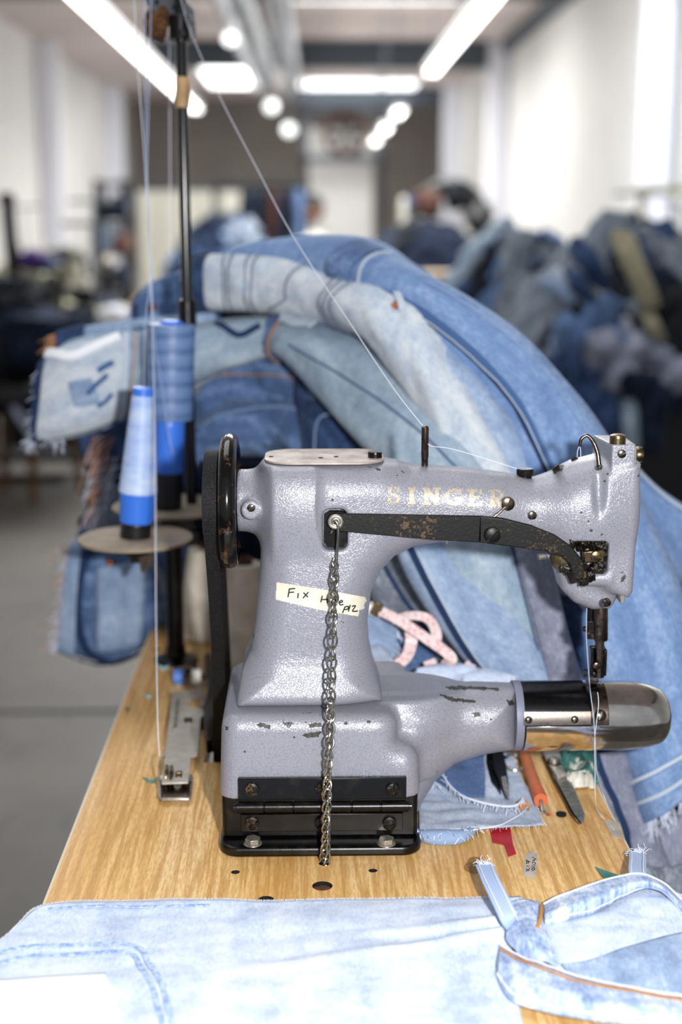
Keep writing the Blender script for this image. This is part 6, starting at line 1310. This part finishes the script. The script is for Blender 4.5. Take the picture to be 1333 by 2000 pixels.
def ind_machine(m_, name='industrial_machine', label=None, grp='industrial sewing machines on the left tables'):
    o = thing(name, label, 'sewing machine', (0, 0, .76), grp)
    P = [(-.24, .0), (.24, .0), (.24, .05), (.19, .06), (.18, .20), (.17, .29), (.10, .31), (-.18, .30), (-.235, .27), (-.24, .12), (-.20, .11), (-.17, .14), (-.14, .20), (.02, .205), (.07, .17), (.08, .06), (-.24, .045)]
    obj('machine_body', prism([Vector((a, -.05, b)) for a, b in P], (0, .1, 0)), M[m_], o, local=True, bevel=.018, segs=3)
    obj('handwheel', lathe([(0, .03), (.004, .062), (.02, .066), (.03, .06), (.036, .02)], (.18, 0, .235), (1, 0, 0), 28), M['black'], o, local=True)
    obj('needle_bar', cyl((-.205, 0, .06), (-.205, 0, .12), .006, n=10), M['steel'], o, local=True); obj('thread_knob', lathe([(0, .014), (.02, .012), (.03, .005)], (-.2, -.05, .2), (0, -1, 0), 16), M['steel'], o, local=True)
    obj('belt_cover', bb(.14, .19, -.055, .055, .0, .2), M['darkiron'], o, local=True, bevel=.01)
    return o
def thread_stand2(x, y, label, h=.62, cones=('machwhite', 'spool_black'), lean=0):
    o = thing('thread_stand', label, 'thread stand', (x, y, .76), 'thread stands on the work tables')
    obj('pole', cyl((0, 0, 0), (lean, 0, h), .009, n=10), M['duct'], o, local=True); obj('top_arm', bb(lean - .16, lean + .16, -.008, .008, h - .02, h), M['duct'], o, local=True)
    obj('tray', bb(-.14, .14, -.05, .05, .2, .21), M['duct'], o, local=True)
    for i, c in enumerate(cones): obj('cone', lathe([(0, .04), (.005, .042), (.13, .022), (.135, .01)], ((-.08, .08)[i % 2], 0, .21), (0, 0, 1), 20), M[c], o, local=True)
    return o
proto = ind_machine('machgreen', label='beige-green industrial sewing machine, blurred, on the nearest left table')
k = 0
spots = [(-1.5, 7.2, 'nearest'), (-2.75, 7.6, 'second'), (-1.75, 8.9, 'third'), (-2.9, 9.9, 'fourth'), (-3.3, 11.2, 'fifth'), (-2.3, 12.9, 'sixth')]
for i, (x, y, w_) in enumerate(spots):
    work_table(x, y, 'blurred sewing table on the left, %s from the camera' % w_, d=.6)
    o = proto if i == 0 else copy_tree(proto); o.location = (x, y, .76); o.rotation_euler = (0, 0, (-.4, .5, 0, 1.2, .2, -.3)[i]); o['label'] = 'beige-green industrial sewing machine on the left, %s from the camera' % w_
    thread_stand2(x + .35 - (.7 if i % 2 else 0), y + .22, 'metal thread stand beside the %s left machine' % w_, h=.55 + .07 * (i % 3), cones=(('machwhite', 'spool_black'), ('cream', 'machwhite'), ('spool_black', 'cream'))[i % 3])
# right-hand tables with stands
for i, (x, y, w_) in enumerate([(1.5, 4.55, 'nearest'), (1.1, 5.4, 'second'), (2.45, 6.0, 'third'), (2.1, 8.3, 'fourth'), (2.7, 9.6, 'fifth'), (1.8, 14.0, 'sixth')]):
    work_table(x, y, 'blurred work table on the right, %s from the camera' % w_, w=1.15, d=.7, panel=True)
    if i > 1: thread_stand2(x - .1, y + .3, 'metal thread stand on the %s right table' % w_, h=.68 + .05 * (i % 2))
def heap_piece(cx, cy, z0, rad, hgt, ang, m_, sd, label, group, wid=.16, L=1.0, t0=0.15):
    """one garment lying down the flank of a rounded heap"""
    r_ = random.Random(sd); pts = []; tw = r_.uniform(-.5, .5)
    for k in range(5):
        t = t0 + L * k / 4; a = ang + tw * (t - .5); rr = rad * min(t, 1.12) ; z = z0 + hgt * max(0, math.cos(min(t, 1.0) * math.pi / 2)) ** .8 - max(0, t - 1) * .9 * hgt + .02
        c = Vector((cx + math.cos(a) * rr, cy + math.sin(a) * rr * .8, z)); s = Vector((-math.sin(a), math.cos(a) * .8, r_.uniform(-.25, .25))).normalized() * wid * (.7 + .5 * r_.random()) / 2
        pts.append((tuple(c + s), tuple(c - s), .05 + .04 * r_.random()))
    return garment('jeans', label, None, m_, K=7, NA=34, amp=.03, fu=13, fv=10, diag=.9, sd=sd, group=group, pts3=pts)
dm = ['d_navy', 'd_dark', 'd_grey', 'd_char', 'd_mid', 'd_dark', 'd_grey', 'd_navy', 'd_beige', 'd_teal']
TONE = {'d_navy': 'navy', 'd_dark': 'dark indigo', 'd_grey': 'grey-blue', 'd_char': 'charcoal', 'd_mid': 'worn mid-blue', 'd_teal': 'washed grey-blue', 'd_beige': 'beige'}
def heap(cx, cy, z0, rad, hgt, n_, sd, label, group, face=-math.pi / 2, spread=1.8, mats=dm, wid=.16):
    r_ = random.Random(sd)
    core = lump((cx, cy, z0 + hgt * .38), rad * .8, 12, .2, sd, (1, .8, hgt / rad * .65)); o = obj('jeans', core, M['d_navy'], uvs=np.zeros((len(core[0]), 2))); tag(o, 'dark bundle at the core of ' + label, 'jeans', None)
    for i in range(n_):
        a = face + (i / (n_ - 1) - .5) * 2 * spread + r_.uniform(-.25, .25); L = r_.choice((.6, .85, 1.0, 1.15)); t0 = r_.uniform(0, .35)
        mk = mats[(i * 3 + sd) % len(mats)]; side = ('left', 'front', 'right')[0 if math.cos(a) < -.35 else (2 if math.cos(a) > .35 else 1)]; lev = 'near the top' if t0 < .12 else ('halfway up' if t0 < .25 else 'low')
        lb = 'blurred %s garment %s on the %s flank of %s' % (TONE.get(mk, 'dark'), lev, side, label)
        heap_piece(cx + r_.uniform(-.03, .03), cy, z0 + r_.uniform(0, .03), rad * r_.uniform(.85, 1.08), hgt * r_.uniform(.85, 1.05), a, mk, sd * 100 + i, lb, group, wid, L, t0)
p = at(1215, 700, 4.5); heap(p.x, 4.5, .78, .42, .455, 40, 3, 'the tall right heap', 'garments in the tall right heap', mats=['d_navy', 'd_grey', 'd_char', 'd_dark', 'd_teal', 'd_navy', 'd_grey', 'd_dark', 'd_beige', 'd_char', 'd_navy', 'd_char'], wid=.15)
p = at(1010, 700, 5.4); heap(p.x, 5.4, .78, .33, .46, 26, 5, 'the rounded right heap', 'garments in the rounded right heap', mats=['d_grey', 'd_mid', 'd_dark', 'd_grey', 'd_teal', 'd_navy', 'd_char'], wid=.13)
p = at(1400, 650, 5.6); heap(p.x, 5.6, .78, .45, .42, 14, 6, 'the rightmost heap', 'garments in the rightmost heap', wid=.2)
for i, (px, py, Y, m_, r_, sq, lab) in enumerate(((1165, 655, 4.02, 'd_mid', .085, (.9, .8, 1.0), 'plain mid-blue bunched garment in the middle of the tall right heap'), (1215, 700, 4.0, 'd_inside', .085, (.9, .8, .9), 'pale grey bulging garment low on the tall right heap'), (1300, 720, 4.0, 'd_inside', .08, (1.2, .8, .6), 'pale grey fold low at the right picture edge'), (1140, 745, 4.05, 'd_dark', .10, (1, .8, 1), 'dark indigo bunched garment at the table edge left of the grey bulge'), (1270, 770, 4.05, 'd_navy', .13, (1.2, .8, .8), 'navy bunched garment hanging over the right table edge'))):
    g = lump(at(px, py, Y), r_, 22, 1.3, 70 + i, sq); V = g[0]; o = obj('jeans', g, M[m_], smooth='all', uvs=np.stack([V[:, 0], V[:, 2]], 1)); tag(o, lab, 'jeans')
for i, (a, b, w_, m_, lab) in enumerate((((1215, 465), (1272, 600), 22, 'd_beige', 'beige trouser leg slanting down the tall right heap'), ((1262, 610), (1290, 668), 14, 'd_beige', 'short beige strip below the beige trouser leg'), ((1175, 755), (1200, 880), 26, 'd_dark', 'dark leg dangling from the right table'), ((1228, 760), (1232, 890), 18, 'd_teal', 'pale narrow leg dangling from the right table'), ((1262, 790), (1275, 880), 24, 'd_navy', 'navy leg dangling at the right of the pale one'))):
    S = garment('jeans', lab, [(a[0] - w_, a[1], a[0] + w_, a[1] - 8, 4.06, .05), ((a[0] + b[0]) / 2 - w_, (a[1] + b[1]) / 2, (a[0] + b[0]) / 2 + w_, (a[1] + b[1]) / 2 - 8, 3.98, .07), (b[0] - w_, b[1], b[0] + w_, b[1] - 6, 4.02, .05)], m_, NA=30, amp=.02, sd=80 + i, fu=14, fv=10)
rz2 = random.Random(11)
for i in range(16):
    px = rz2.uniform(1085, 1320); py = rz2.uniform(500, 735); an = rz2.uniform(-1.2, 1.2); l = rz2.uniform(28, 60); w_ = rz2.uniform(9, 20); dx, dy = l * math.sin(an), l * math.cos(an); mk = ('d_teal', 'd_char', 'd_lite', 'd_navy', 'd_grey', 'd_pale', 'd_char', 'd_dark')[i % 8]; Yc = 4.03 + rz2.uniform(-.03, .06)
    if (px - 1215) ** 2 / 150 ** 2 + (py - 700) ** 2 / 235 ** 2 > 1.0 or (1120 < px < 1350 and 640 < py < 740): continue
    garment('jeans', '%s cloth piece %s in the tall right heap, %s its middle' % ({'d_teal': 'washed grey-blue', 'd_char': 'charcoal', 'd_lite': 'light blue', 'd_navy': 'navy', 'd_grey': 'grey', 'd_pale': 'whitish', 'd_dark': 'dark indigo'}[mk], 'high' if py < 580 else 'low', 'left of' if px < 1215 else 'right of'),
            [(px - dx - w_, py - dy, px - dx + w_, py - dy - 4, Yc + .06, .04), (px - w_ * 1.2, py, px + w_ * 1.2, py - 5, Yc, .06), (px + dx - w_, py + dy, px + dx + w_, py + dy - 4, Yc + .05, .04)], mk, NA=24, amp=.02, sd=200 + i, fu=16, fv=12, group='garments in the tall right heap')
# mid-distance heaps
p = at(835, 470, 9.0); heap(p.x, 9.0, .78, .52, .46, 16, 8, 'the far dark heap', 'garments in the far dark heap', mats=['d_navy', 'd_char', 'd_navy', 'd_dark', 'd_beige', 'd_char'], wid=.25)
work_table(p.x, 9.0, 'far table carrying the dark heap right of centre', w=1.3, d=.8)
p = at(440, 450, 10.5); heap(p.x, 10.5, .78, .46, .52, 14, 9, 'the far blue heap', 'garments in the far blue heap', mats=['d_dark', 'd_mid', 'd_grey', 'd_navy'], wid=.25)
work_table(p.x, 10.5, 'far table carrying the blue heap left of centre', w=1.3, d=.8)
# cardboard, printer box and round rack right of centre
cb2 = at(888, 545, 6.6); o = obj('cardboard_sheet', bb(cb2.x - .14, cb2.x + .14, 6.5, 6.9, cb2.z - .02, cb2.z + .03), M['kraft'], bevel=.004); tag(o, 'tan cardboard sheet lying behind the arching blue leg', 'cardboard')
o = obj('sheet_stack', bb(cb2.x - .16, cb2.x + .16, 6.48, 6.92, .78, cb2.z - .02), M['d_char'], bevel=.01); tag(o, 'dark folded cloth block under the tan cardboard', 'cloth'); work_table(cb2.x + .1, 6.7, 'small work table holding the tan cardboard', w=.7, d=.6)
a, b = at(785, 385, 13), at(858, 462, 13); bx = thing('wall_machine', 'white machine cabinet with a dark blue panel in the far right background', 'cabinet', ((a.x + b.x) / 2, 13.2, 0))
obj('cabinet_body', bb(a.x, b.x, 13, 13.4, 0, a.z), M['machwhite'], bx, bevel=.03); M['bluepanel'] = mat('dark_blue_panel', '1c2c66', .5); q0, q1 = at(795, 382, 12.98), at(845, 412, 12.98); obj('blue_panel', bb(q0.x, q1.x, 12.97, 13.0, q1.z, q0.z), M['bluepanel'], bx, bevel=.005)
c = at(878, 442, 11.5); wh = thing('cloth_roll_rack', 'round dark brown rack beside the white cabinet in the background', 'rack', (c.x, 11.5, 0))
obj('rack_ring', tube([c + Vector((.30 * math.cos(t), 0, .34 * math.sin(t))) for t in np.linspace(0, 6.283, 29)[:-1]], .05, 10, closed=True), M['spool_black'], wh); obj('rack_post', cyl((c.x, 11.5, 0), c, .05, n=10), M['darkiron'], wh)
for k in range(6): obj('cloth_bundle', lump(c + Vector((.24 * math.cos(k * 1.05 + .3), -.02, .26 * math.sin(k * 1.05 + .3))), .12, 8, .5, k), M[('spool_black', 'd_char', 'cork', 'd_grey', 'd_char', 'spool_black')[k]], wh, uvs=None)
# far wall: fan in a frame, roller door, post
zf = at(675, 262, 30)
fan = thing('wall_fan', 'large dark round extractor fan high on the far wall', 'fan', zf)
obj('fan_ring', tube([zf + Vector((.42 * math.cos(t), 0, .42 * math.sin(t))) for t in np.linspace(0, 6.283, 33)[:-1]], .05, 10, closed=True), M['cork'], fan)
for k in range(6):
    a = k * 1.047; obj('fan_blade', prism([zf + Vector((.08 * math.cos(a), 0, .08 * math.sin(a))), zf + Vector((.38 * math.cos(a - .18), .03, .38 * math.sin(a - .18))), zf + Vector((.38 * math.cos(a + .3), -.03, .38 * math.sin(a + .3)))], (0, .02, 0)), M['darkiron'], fan)
obj('fan_hub', lathe([(0, .1), (.1, .08)], zf, (0, -1, 0), 20), M['darkiron'], fan)
fr = []
fa, fb = at(590, 212, 30.2), at(752, 318, 30.2)
for x0, x1, z0, z1 in ((fa.x, fb.x, fa.z - .12, fa.z), (fa.x, fb.x, fb.z, fb.z + .16), (fa.x, fa.x + .14, fb.z, fa.z), (fb.x - .14, fb.x, fb.z, fa.z)): fr.append(bb(x0, x1, 30.1, 30.3, z0, z1))
obj('fan_frame', join(*fr), M['beam'], fan); [obj('frame_hanger', cyl((x, 30.2, fa.z), (x, 30.2, RZ), .03, n=8), M['beam'], fan) for x in (fa.x + .07, fb.x - .07)]
[obj('frame_post', bb(x, x + .14, 30.1, 30.3, 0, fb.z), M['darkiron'], fan) for x in (fa.x, fb.x - .14)]
d0, d1 = at(594, 300, 31), at(728, 470, 31); dr = st('door_1', bb(d0.x, d1.x, 31, 31.05, 0, d0.z + .4), M['wallw'], smooth=False); WL[dr.name] = dr.location.copy()
for k in range(16): obj('slat', bb(d0.x + .02, d1.x - .02, 30.97, 31.0, .1 + k * .2, .26 + k * .2), M['wallw'], dr, bevel=.01)
cpn = at(268, 372, 16); cp2 = at(470, 372, 16); pt = thing('partition', 'low cream partition across the left background', 'partition', ((cpn.x + cp2.x) / 2, 16, 0))
for k in range(5):
    x0 = cpn.x + (cp2.x - cpn.x) * k / 5; x1 = cpn.x + (cp2.x - cpn.x) * (k + 1) / 5; obj('panel', bb(x0 + .01, x1 - .01, 16, 16.06, 0.05, cpn.z), M['machwhite'], pt, bevel=.01)
obj('top_rail', bb(cpn.x, cp2.x, 15.99, 16.07, cpn.z, cpn.z + .04), M['beam'], pt)
# dark shelving rack at left
ra, rb = at(188, 350, 11), at(242, 470, 11); rk = thing('shelf_rack', 'dark shelving rack with folded cloth against the left wall', 'rack', ((ra.x + rb.x) / 2, 11, 0))
for x in (ra.x, rb.x):
    for y in (11, 11.4): obj('upright', bb(x - .02, x + .02, y - .02, y + .02, 0, ra.z), M['darkiron'], rk)
for k in range(6): z = ra.z - .02 - k * .27; obj('shelf', bb(ra.x, rb.x, 10.98, 11.42, z - .02, z), M['darkiron'], rk)
for k in range(10):
    z = ra.z - .29 - (k // 2) * .27; x = ra.x + .06 + (k % 2) * .11
    o = obj('cloth_stack', bb(x - .05, x + .06, 10.96, 11.35, z, z + (.12, .17, .2, .14)[k % 4]), M[('d_char', 'd_navy', 'd_grey', 'cork')[(k * 5) % 4]], bevel=.02); tag(o, 'dark folded cloth stack on the %s side of the rack, %s shelf from the top' % (('left', 'right')[k % 2], ('first', 'second', 'third', 'fourth', 'fifth')[k // 2]), 'cloth', 'cloth stacks on the rack')
# clothes rail with dark garments
g0, g1 = at(420, 362, 14.2), at(598, 362, 14.2); cr_ = thing('clothes_rail', 'dark metal clothes rail in the centre background', 'clothes rail', ((g0.x + g1.x) / 2, 14.2, 0))
obj('rail', cyl((g0.x, 14.2, g0.z), (g1.x, 14.2, g0.z), .03, n=10), M['darkiron'], cr_)
for x in (g0.x, g1.x): obj('upright', cyl((x, 14.2, 0), (x, 14.2, g0.z), .03, n=10), M['darkiron'], cr_); obj('foot', bb(x - .03, x + .03, 13.9, 14.5, 0, .05), M['darkiron'], cr_)
for i, (px, m_) in enumerate(((478, 'd_char'), (497, 'd_navy'), (515, 'd_char'), (533, 'cork'), (550, 'd_navy'), (566, 'd_char'), (582, 'd_mid'))):
    x = at(px, 380, 14.2).x; z = g0.z; S = garment('coat', '%s garment on the far clothes rail, counted from the left' % ('first', 'second', 'third', 'fourth', 'fifth', 'sixth', 'seventh and bluest')[i], None, m_, K=4, NA=18, amp=.03, sd=120 + i, group='garments on the clothes rail', cat='coat', pts3=[((x, 14.02, z - .04), (x, 14.38, z - .05), .03), ((x, 13.97, z - .12), (x + .02, 14.43, z - .12), .07), ((x, 13.98, z - .4), (x + .02, 14.4, z - .4), .09), ((x, 14.0, z - .95), (x + .02, 14.42, z - .9), .08)])
# dark post with lamp at far left, coloured cloth bundles, wall fixtures
a, b = at(14, 388, 7.1), at(36, 646, 7.1); o = thing('machine_post', 'dark slanting post standing on a table at the left picture edge', 'post', (b.x, 7.1, .76))
obj('post', cyl((b.x, 7.1, .76), a, .034, n=14), M['darkiron'], o); obj('post_cap', lathe([(0, .03), (.02, .05), (.06, .03)], a - Vector((0, 0, .03)), n=14), M['black'], o); obj('post_foot', lathe([(0, .10), (.02, .09), (.04, .04)], (b.x, 7.1, .76), n=20), M['darkiron'], o)
M['purple'] = noisy('purple_cloth', '3b2a78', '5a2e6a', 12, .8); M['redc'] = noisy('muted_red_cloth', 'b06a60', 'c58a80', 12, .8)
for i, (px, Y, z, r, m_, lab) in enumerate(((66, 7.15, 1.07, .065, 'purple', 'purple and blue cloth bundle on the nearest left machine'), (98, 7.1, 1.07, .045, 'bluepanel', 'small blue cloth beside the purple bundle'), (128, 8.9, 1.06, .06, 'spool_black', 'black round object on top of a left machine'),
        (228, 7.1, .77, .075, 'paper', 'white cloth lump on the left tables'), (12, 6.95, .78, .07, 'redc', 'pinkish cloth at the left picture edge'), (150, 7.0, .77, .08, 'd_char', 'dark cloth bundle at the front of the left table'), (60, 6.98, .77, .07, 'd_navy', 'navy cloth bundle on the left table'))):
    c = Vector((at(px, 560, Y).x, Y, z + r * .8)); g = lump(c, r, 10, .6, i + 3, (1.1, .9, .85)); o = obj('cloth_bundle', g, M[m_], uvs=np.stack([g[0][:, 0], g[0][:, 2]], 1)); tag(o, lab, 'cloth')
for i, (x, y, w_, h_) in enumerate(((-2.5, 8.25, .9, .66), (-1.3, 8.15, .95, .6), (-3.6, 8.3, .9, .7))):
    o = thing('shade_fill_box', ['added dark box filling in shade behind the stool at the left', 'added dark box filling in shade right of the stool', 'added dark box filling in shade at the far left'][i], 'bin', (x, y, 0)); obj('fill_box_body', bb(x - w_ / 2, x + w_ / 2, y - .2, y + .2, 0, h_), M['darkiron'], o, bevel=.04, segs=3); obj('rim', bb(x - w_ / 2 - .02, x + w_ / 2 + .02, y - .22, y + .22, h_, h_ + .04), M['spool_black'], o, bevel=.01)  # dark boxes added to fill the black space under the left tables
# black seat with clutter and wooden legs at left
sx_, sy_ = at(62, 800, 6.6).x, 6.6
stl = thing('stool', 'black padded stool with wooden legs on the concrete floor at the left', 'stool', (sx_, sy_, 0))
obj('seat', lump((sx_, sy_, .52), .29, 14, .25, 5, (1.2, 1, .42)), M['spool_black'], stl); M['legwood'] = noisy('brown_leg_wood', '6b4a25', '4a3216', 20, .6)
for dx, dy in ((-.2, -.12), (.02, -.14), (-.18, .14), (.2, .14)): obj('leg', cyl((sx_ + dx * .8, sy_ + dy * .8, .5), (sx_ + dx, sy_ + dy, 0), .028, .02, 12), M['legwood'], stl)
for i, (dx, dz, m_, r) in enumerate(((-.16, .74, 'd_char', .17), (.06, .78, 'd_navy', .19), (.24, .66, 'd_char', .16), (-.04, .95, 'd_char', .15), (.30, .50, 'd_navy', .13), (-.3, .58, 'd_char', .17))):
    g = lump((sx_ + dx, sy_ - .05, dz), r, 12, .8, i + 30, (1.2, 1, .8)); o = obj('cloth_bundle', g, M[m_], uvs=np.stack([g[0][:, 0], g[0][:, 2]], 1)); tag(o, ['dark crumpled cloth at the left of the black stool pile', 'navy crumpled cloth in the middle of the stool pile', 'charcoal cloth at the right of the stool pile', 'topmost dark cloth of the stool pile', 'navy cloth hanging at the lower right of the stool', 'dark cloth hanging at the lower left of the stool'][i], 'cloth', 'dark cloths piled on the stool')
o = obj('cloth_strap', tube(cr([at(28, 795, 6.33), at(50, 830, 6.3), at(84, 868, 6.3)], 5), .026, 8, flat=.4), M['d_inside'], uvs=None); tag(o, 'grey strap hanging across the black pile at the left', 'strap')
st('trim_20', bb(RX1 - .03, RX1, 13.0, 13.05, 0, RZ), M['duct'], smooth=False)
y_ = 2700 * RX1 / (1300 - 610); st('trim_21', cyl((RX1 - .03, y_, 0), (RX1 - .03, y_, RZ), .03, n=8), M['duct'], smooth=False)
a = at(1240, 372, 9); b = at(1345, 372, 9); o = thing('wall_rail', 'grey-green cloth rail running in front of the right wall', 'rail', (a.x, 9, 0)); obj('rail', bb(a.x, b.x + 1, 8.98, 9.04, a.z - .02, a.z + .025), M['machgreen'], o); obj('post', bb(b.x + .6, b.x + .64, 9, 9.04, 0, a.z), M['machgreen'], o); obj('post', bb(a.x + .05, a.x + .09, 9, 9.04, 0, a.z), M['machwhite'], o)
p = at(1172, 465, 5.65); o = thing('red_strip', 'pinkish red strip standing behind the tall right heap', 'strip', (p.x, 5.65, .76)); obj('strip', tube([at(1182, 410, 5.65), p], .022, 8, flat=.4), M['redc'], o); obj('holder', cyl(p, (p.x, 5.65, .76), .02, n=8), M['darkiron'], o)
o = obj('wall_notice', bb(RX0, RX0 + .01, 12.0, 12.35, 2.02, 2.35), M['kraft'], smooth=False); tag(o, 'small tan paper notice on the left wall', 'notice')

# ------------------------------------------------------------------ seated person far back
M['skin'] = mat('brown_skin', '7a4c34', .6); M['hair'] = mat('black_hair', '0d0a09', .6); M['shirt'] = mat('white_shirt', 'd8d6cf', .85); M['trouser'] = mat('dark_trousers', '20242c', .9)
def skin_body(name, jts, edges, m_, parent, root=0, sub=2):
    me = bpy.data.meshes.new(name); me.from_pydata([j[0] for j in jts], edges, []); o = bpy.data.objects.new(name, me); COL.objects.link(o); o.parent = parent
    o.modifiers.new('skin', 'SKIN'); 
    if not me.skin_vertices: me.attributes.new if False else None
    bpy.context.view_layer.objects.active = o
    sv = me.skin_vertices[0].data if me.skin_vertices else None
    if sv is None:
        return None
    for i, j in enumerate(jts): sv[i].radius = j[1]; sv[i].use_root = (i == root)
    s = o.modifiers.new('sub', 'SUBSURF'); s.levels = sub; s.render_levels = sub; me.materials.append(m_); bake(o)
    o.data.polygons.foreach_set('use_smooth', [True] * len(o.data.polygons)); WL[o.name] = WL[parent.name]; return o
hp = at(613, 412, 13.0)
ps = thing('person', 'person with black hair in a white shirt sitting and looking down at work', 'person', (hp.x, 13.0, 0))
zh = hp.z
sh = zh - .27; hpz = zh - .80
body = [((0, 0, hpz), (.15, .11)), ((0, .0, hpz + .2), (.13, .10)), ((0, -.02, sh - .08), (.16, .105)), ((0, -.03, sh + .02), (.10, .08)), ((0, -.035, sh + .09), (.055, .055)),
        ((.17, -.03, sh - .03), (.062, .06)), ((.24, -.10, sh - .28), (.045, .045)), ((.14, -.34, sh - .34), (.032, .032)), ((.08, -.42, sh - .34), (.03, .02)),
        ((-.17, -.03, sh - .03), (.062, .06)), ((-.24, -.10, sh - .28), (.045, .045)), ((-.14, -.34, sh - .34), (.032, .032)), ((-.08, -.42, sh - .34), (.03, .02)),
        ((.10, -.03, hpz - .02), (.09, .09)), ((.13, -.42, hpz), (.07, .07)), ((.13, -.40, .08), (.045, .045)), ((.13, -.52, .04), (.04, .035)),
        ((-.10, -.03, hpz - .02), (.09, .09)), ((-.13, -.42, hpz), (.07, .07)), ((-.13, -.40, .08), (.045, .045)), ((-.13, -.52, .04), (.04, .035))]
ed = [(0, 1), (1, 2), (2, 3), (3, 4), (2, 5), (5, 6), (6, 7), (7, 8), (2, 9), (9, 10), (10, 11), (11, 12), (0, 13), (13, 14), (14, 15), (15, 16), (0, 17), (17, 18), (18, 19), (19, 20)]
try:
    bo = skin_body('body', body, ed, M['shirt'], ps)
except Exception as e:
    print('skin failed', e); bo = None
hd = Vector((hp.x, 12.95, zh)); R_h = Matrix.Rotation(.25, 3, 'X')
def head_pts():
    V, F = lump((0, 0, 0), .1, 20, 0); V = V * np.array([.82, 1.0, 1.22]); y, z, x = V[:, 1], V[:, 2], V[:, 0]
    V[:, 1] += np.where((y < 0), -.018 * np.exp(-((x / .014) ** 2)) * np.exp(-((z + .012) / .018) ** 2), 0); V[:, 0] *= 1 - .28 * np.clip(-z / .12, 0, 1); V[:, 1] += -.012 * np.exp(-((z + .085) / .02) ** 2) * (y < 0)
    V[:, 1] += .010 * (np.exp(-(((np.abs(x) - .032) / .014) ** 2)) * np.exp(-((z - .01) / .012) ** 2)) * (y < 0); return V @ np.array(R_h).T + np.array(hd), F
obj('head', head_pts(), M['skin'], ps, smooth='all')
for s in (-1, 1): obj('ear', lump(hd + Vector((s * .083, .01, -.005)), .022, 8, .1, 1, (.4, .8, 1.3)), M['skin'], ps); obj('eye', lump(hd + R_h @ Vector((s * .031, -.083, .008)), .011, 8, 0), M['paper'], ps); obj('iris', lump(hd + R_h @ Vector((s * .031, -.0925, .006)), .005, 6, 0), M['hair'], ps)
obj('mouth', box(hd + R_h @ Vector((0, -.092, -.052)), (.045, .008, .009)), M['cork'], ps, bevel=.003)
hv, hf = lump((0, .012, .022), .112, 18, .10, 4, (.86, 1.0, 1.18)); kp = [f for f in hf if not (np.mean(hv[list(f), 1]) < -.045 and np.mean(hv[list(f), 2]) < .075) and np.mean(hv[list(f), 2]) > -.07]
obj('hair', (hv @ np.array(R_h).T + np.array(hd), kp), M['hair'], ps, smooth='all', solid=.01)
for s in (-1, 1):
    for f_ in range(5):
        b0 = Vector((hp.x + s * (.07 - f_ * .014), 13 - .44, sh - .345)); 
        if f_ == 4: b0 = Vector((hp.x + s * .03, 13 - .41, sh - .34))
        obj('finger', tube(cr([b0 + Vector((0, .02, 0)), b0 + Vector((-s * .004, -.03 if f_ < 4 else -.015, -.004)), b0 + Vector((-s * .006, -.055 - .006 * (f_ in (1, 2)) if f_ < 4 else -.035, -.022))], 4), .008, 8), M['skin'], ps)
obj('trousers', join(tube([(hp.x + .1, 12.99, hpz - .01), (hp.x + .13, 12.6, hpz), (hp.x + .13, 12.6, .1)], [.11, .085, .06], 14), tube([(hp.x - .1, 12.99, hpz - .01), (hp.x - .13, 12.6, hpz), (hp.x - .13, 12.6, .1)], [.11, .085, .06], 14)), M['trouser'], ps)
ch = thing('stool', 'dark stool under the seated person in the far background', 'stool', (hp.x, 13.02, 0)); obj('seat', cyl((hp.x, 13.02, hpz - .16), (hp.x, 13.02, hpz - .115), .18, n=24), M['darkiron'], ch, bevel=.01)
for dx, dy in ((-.12, -.12), (.12, -.12), (-.12, .12), (.12, .12)): obj('leg', cyl((hp.x + dx * .8, 13.02 + dy * .8, hpz - .16), (hp.x + dx, 13.02 + dy, 0), .014, n=8), M['darkiron'], ch)
work_table(hp.x, 12.15, 'work table in front of the seated person')
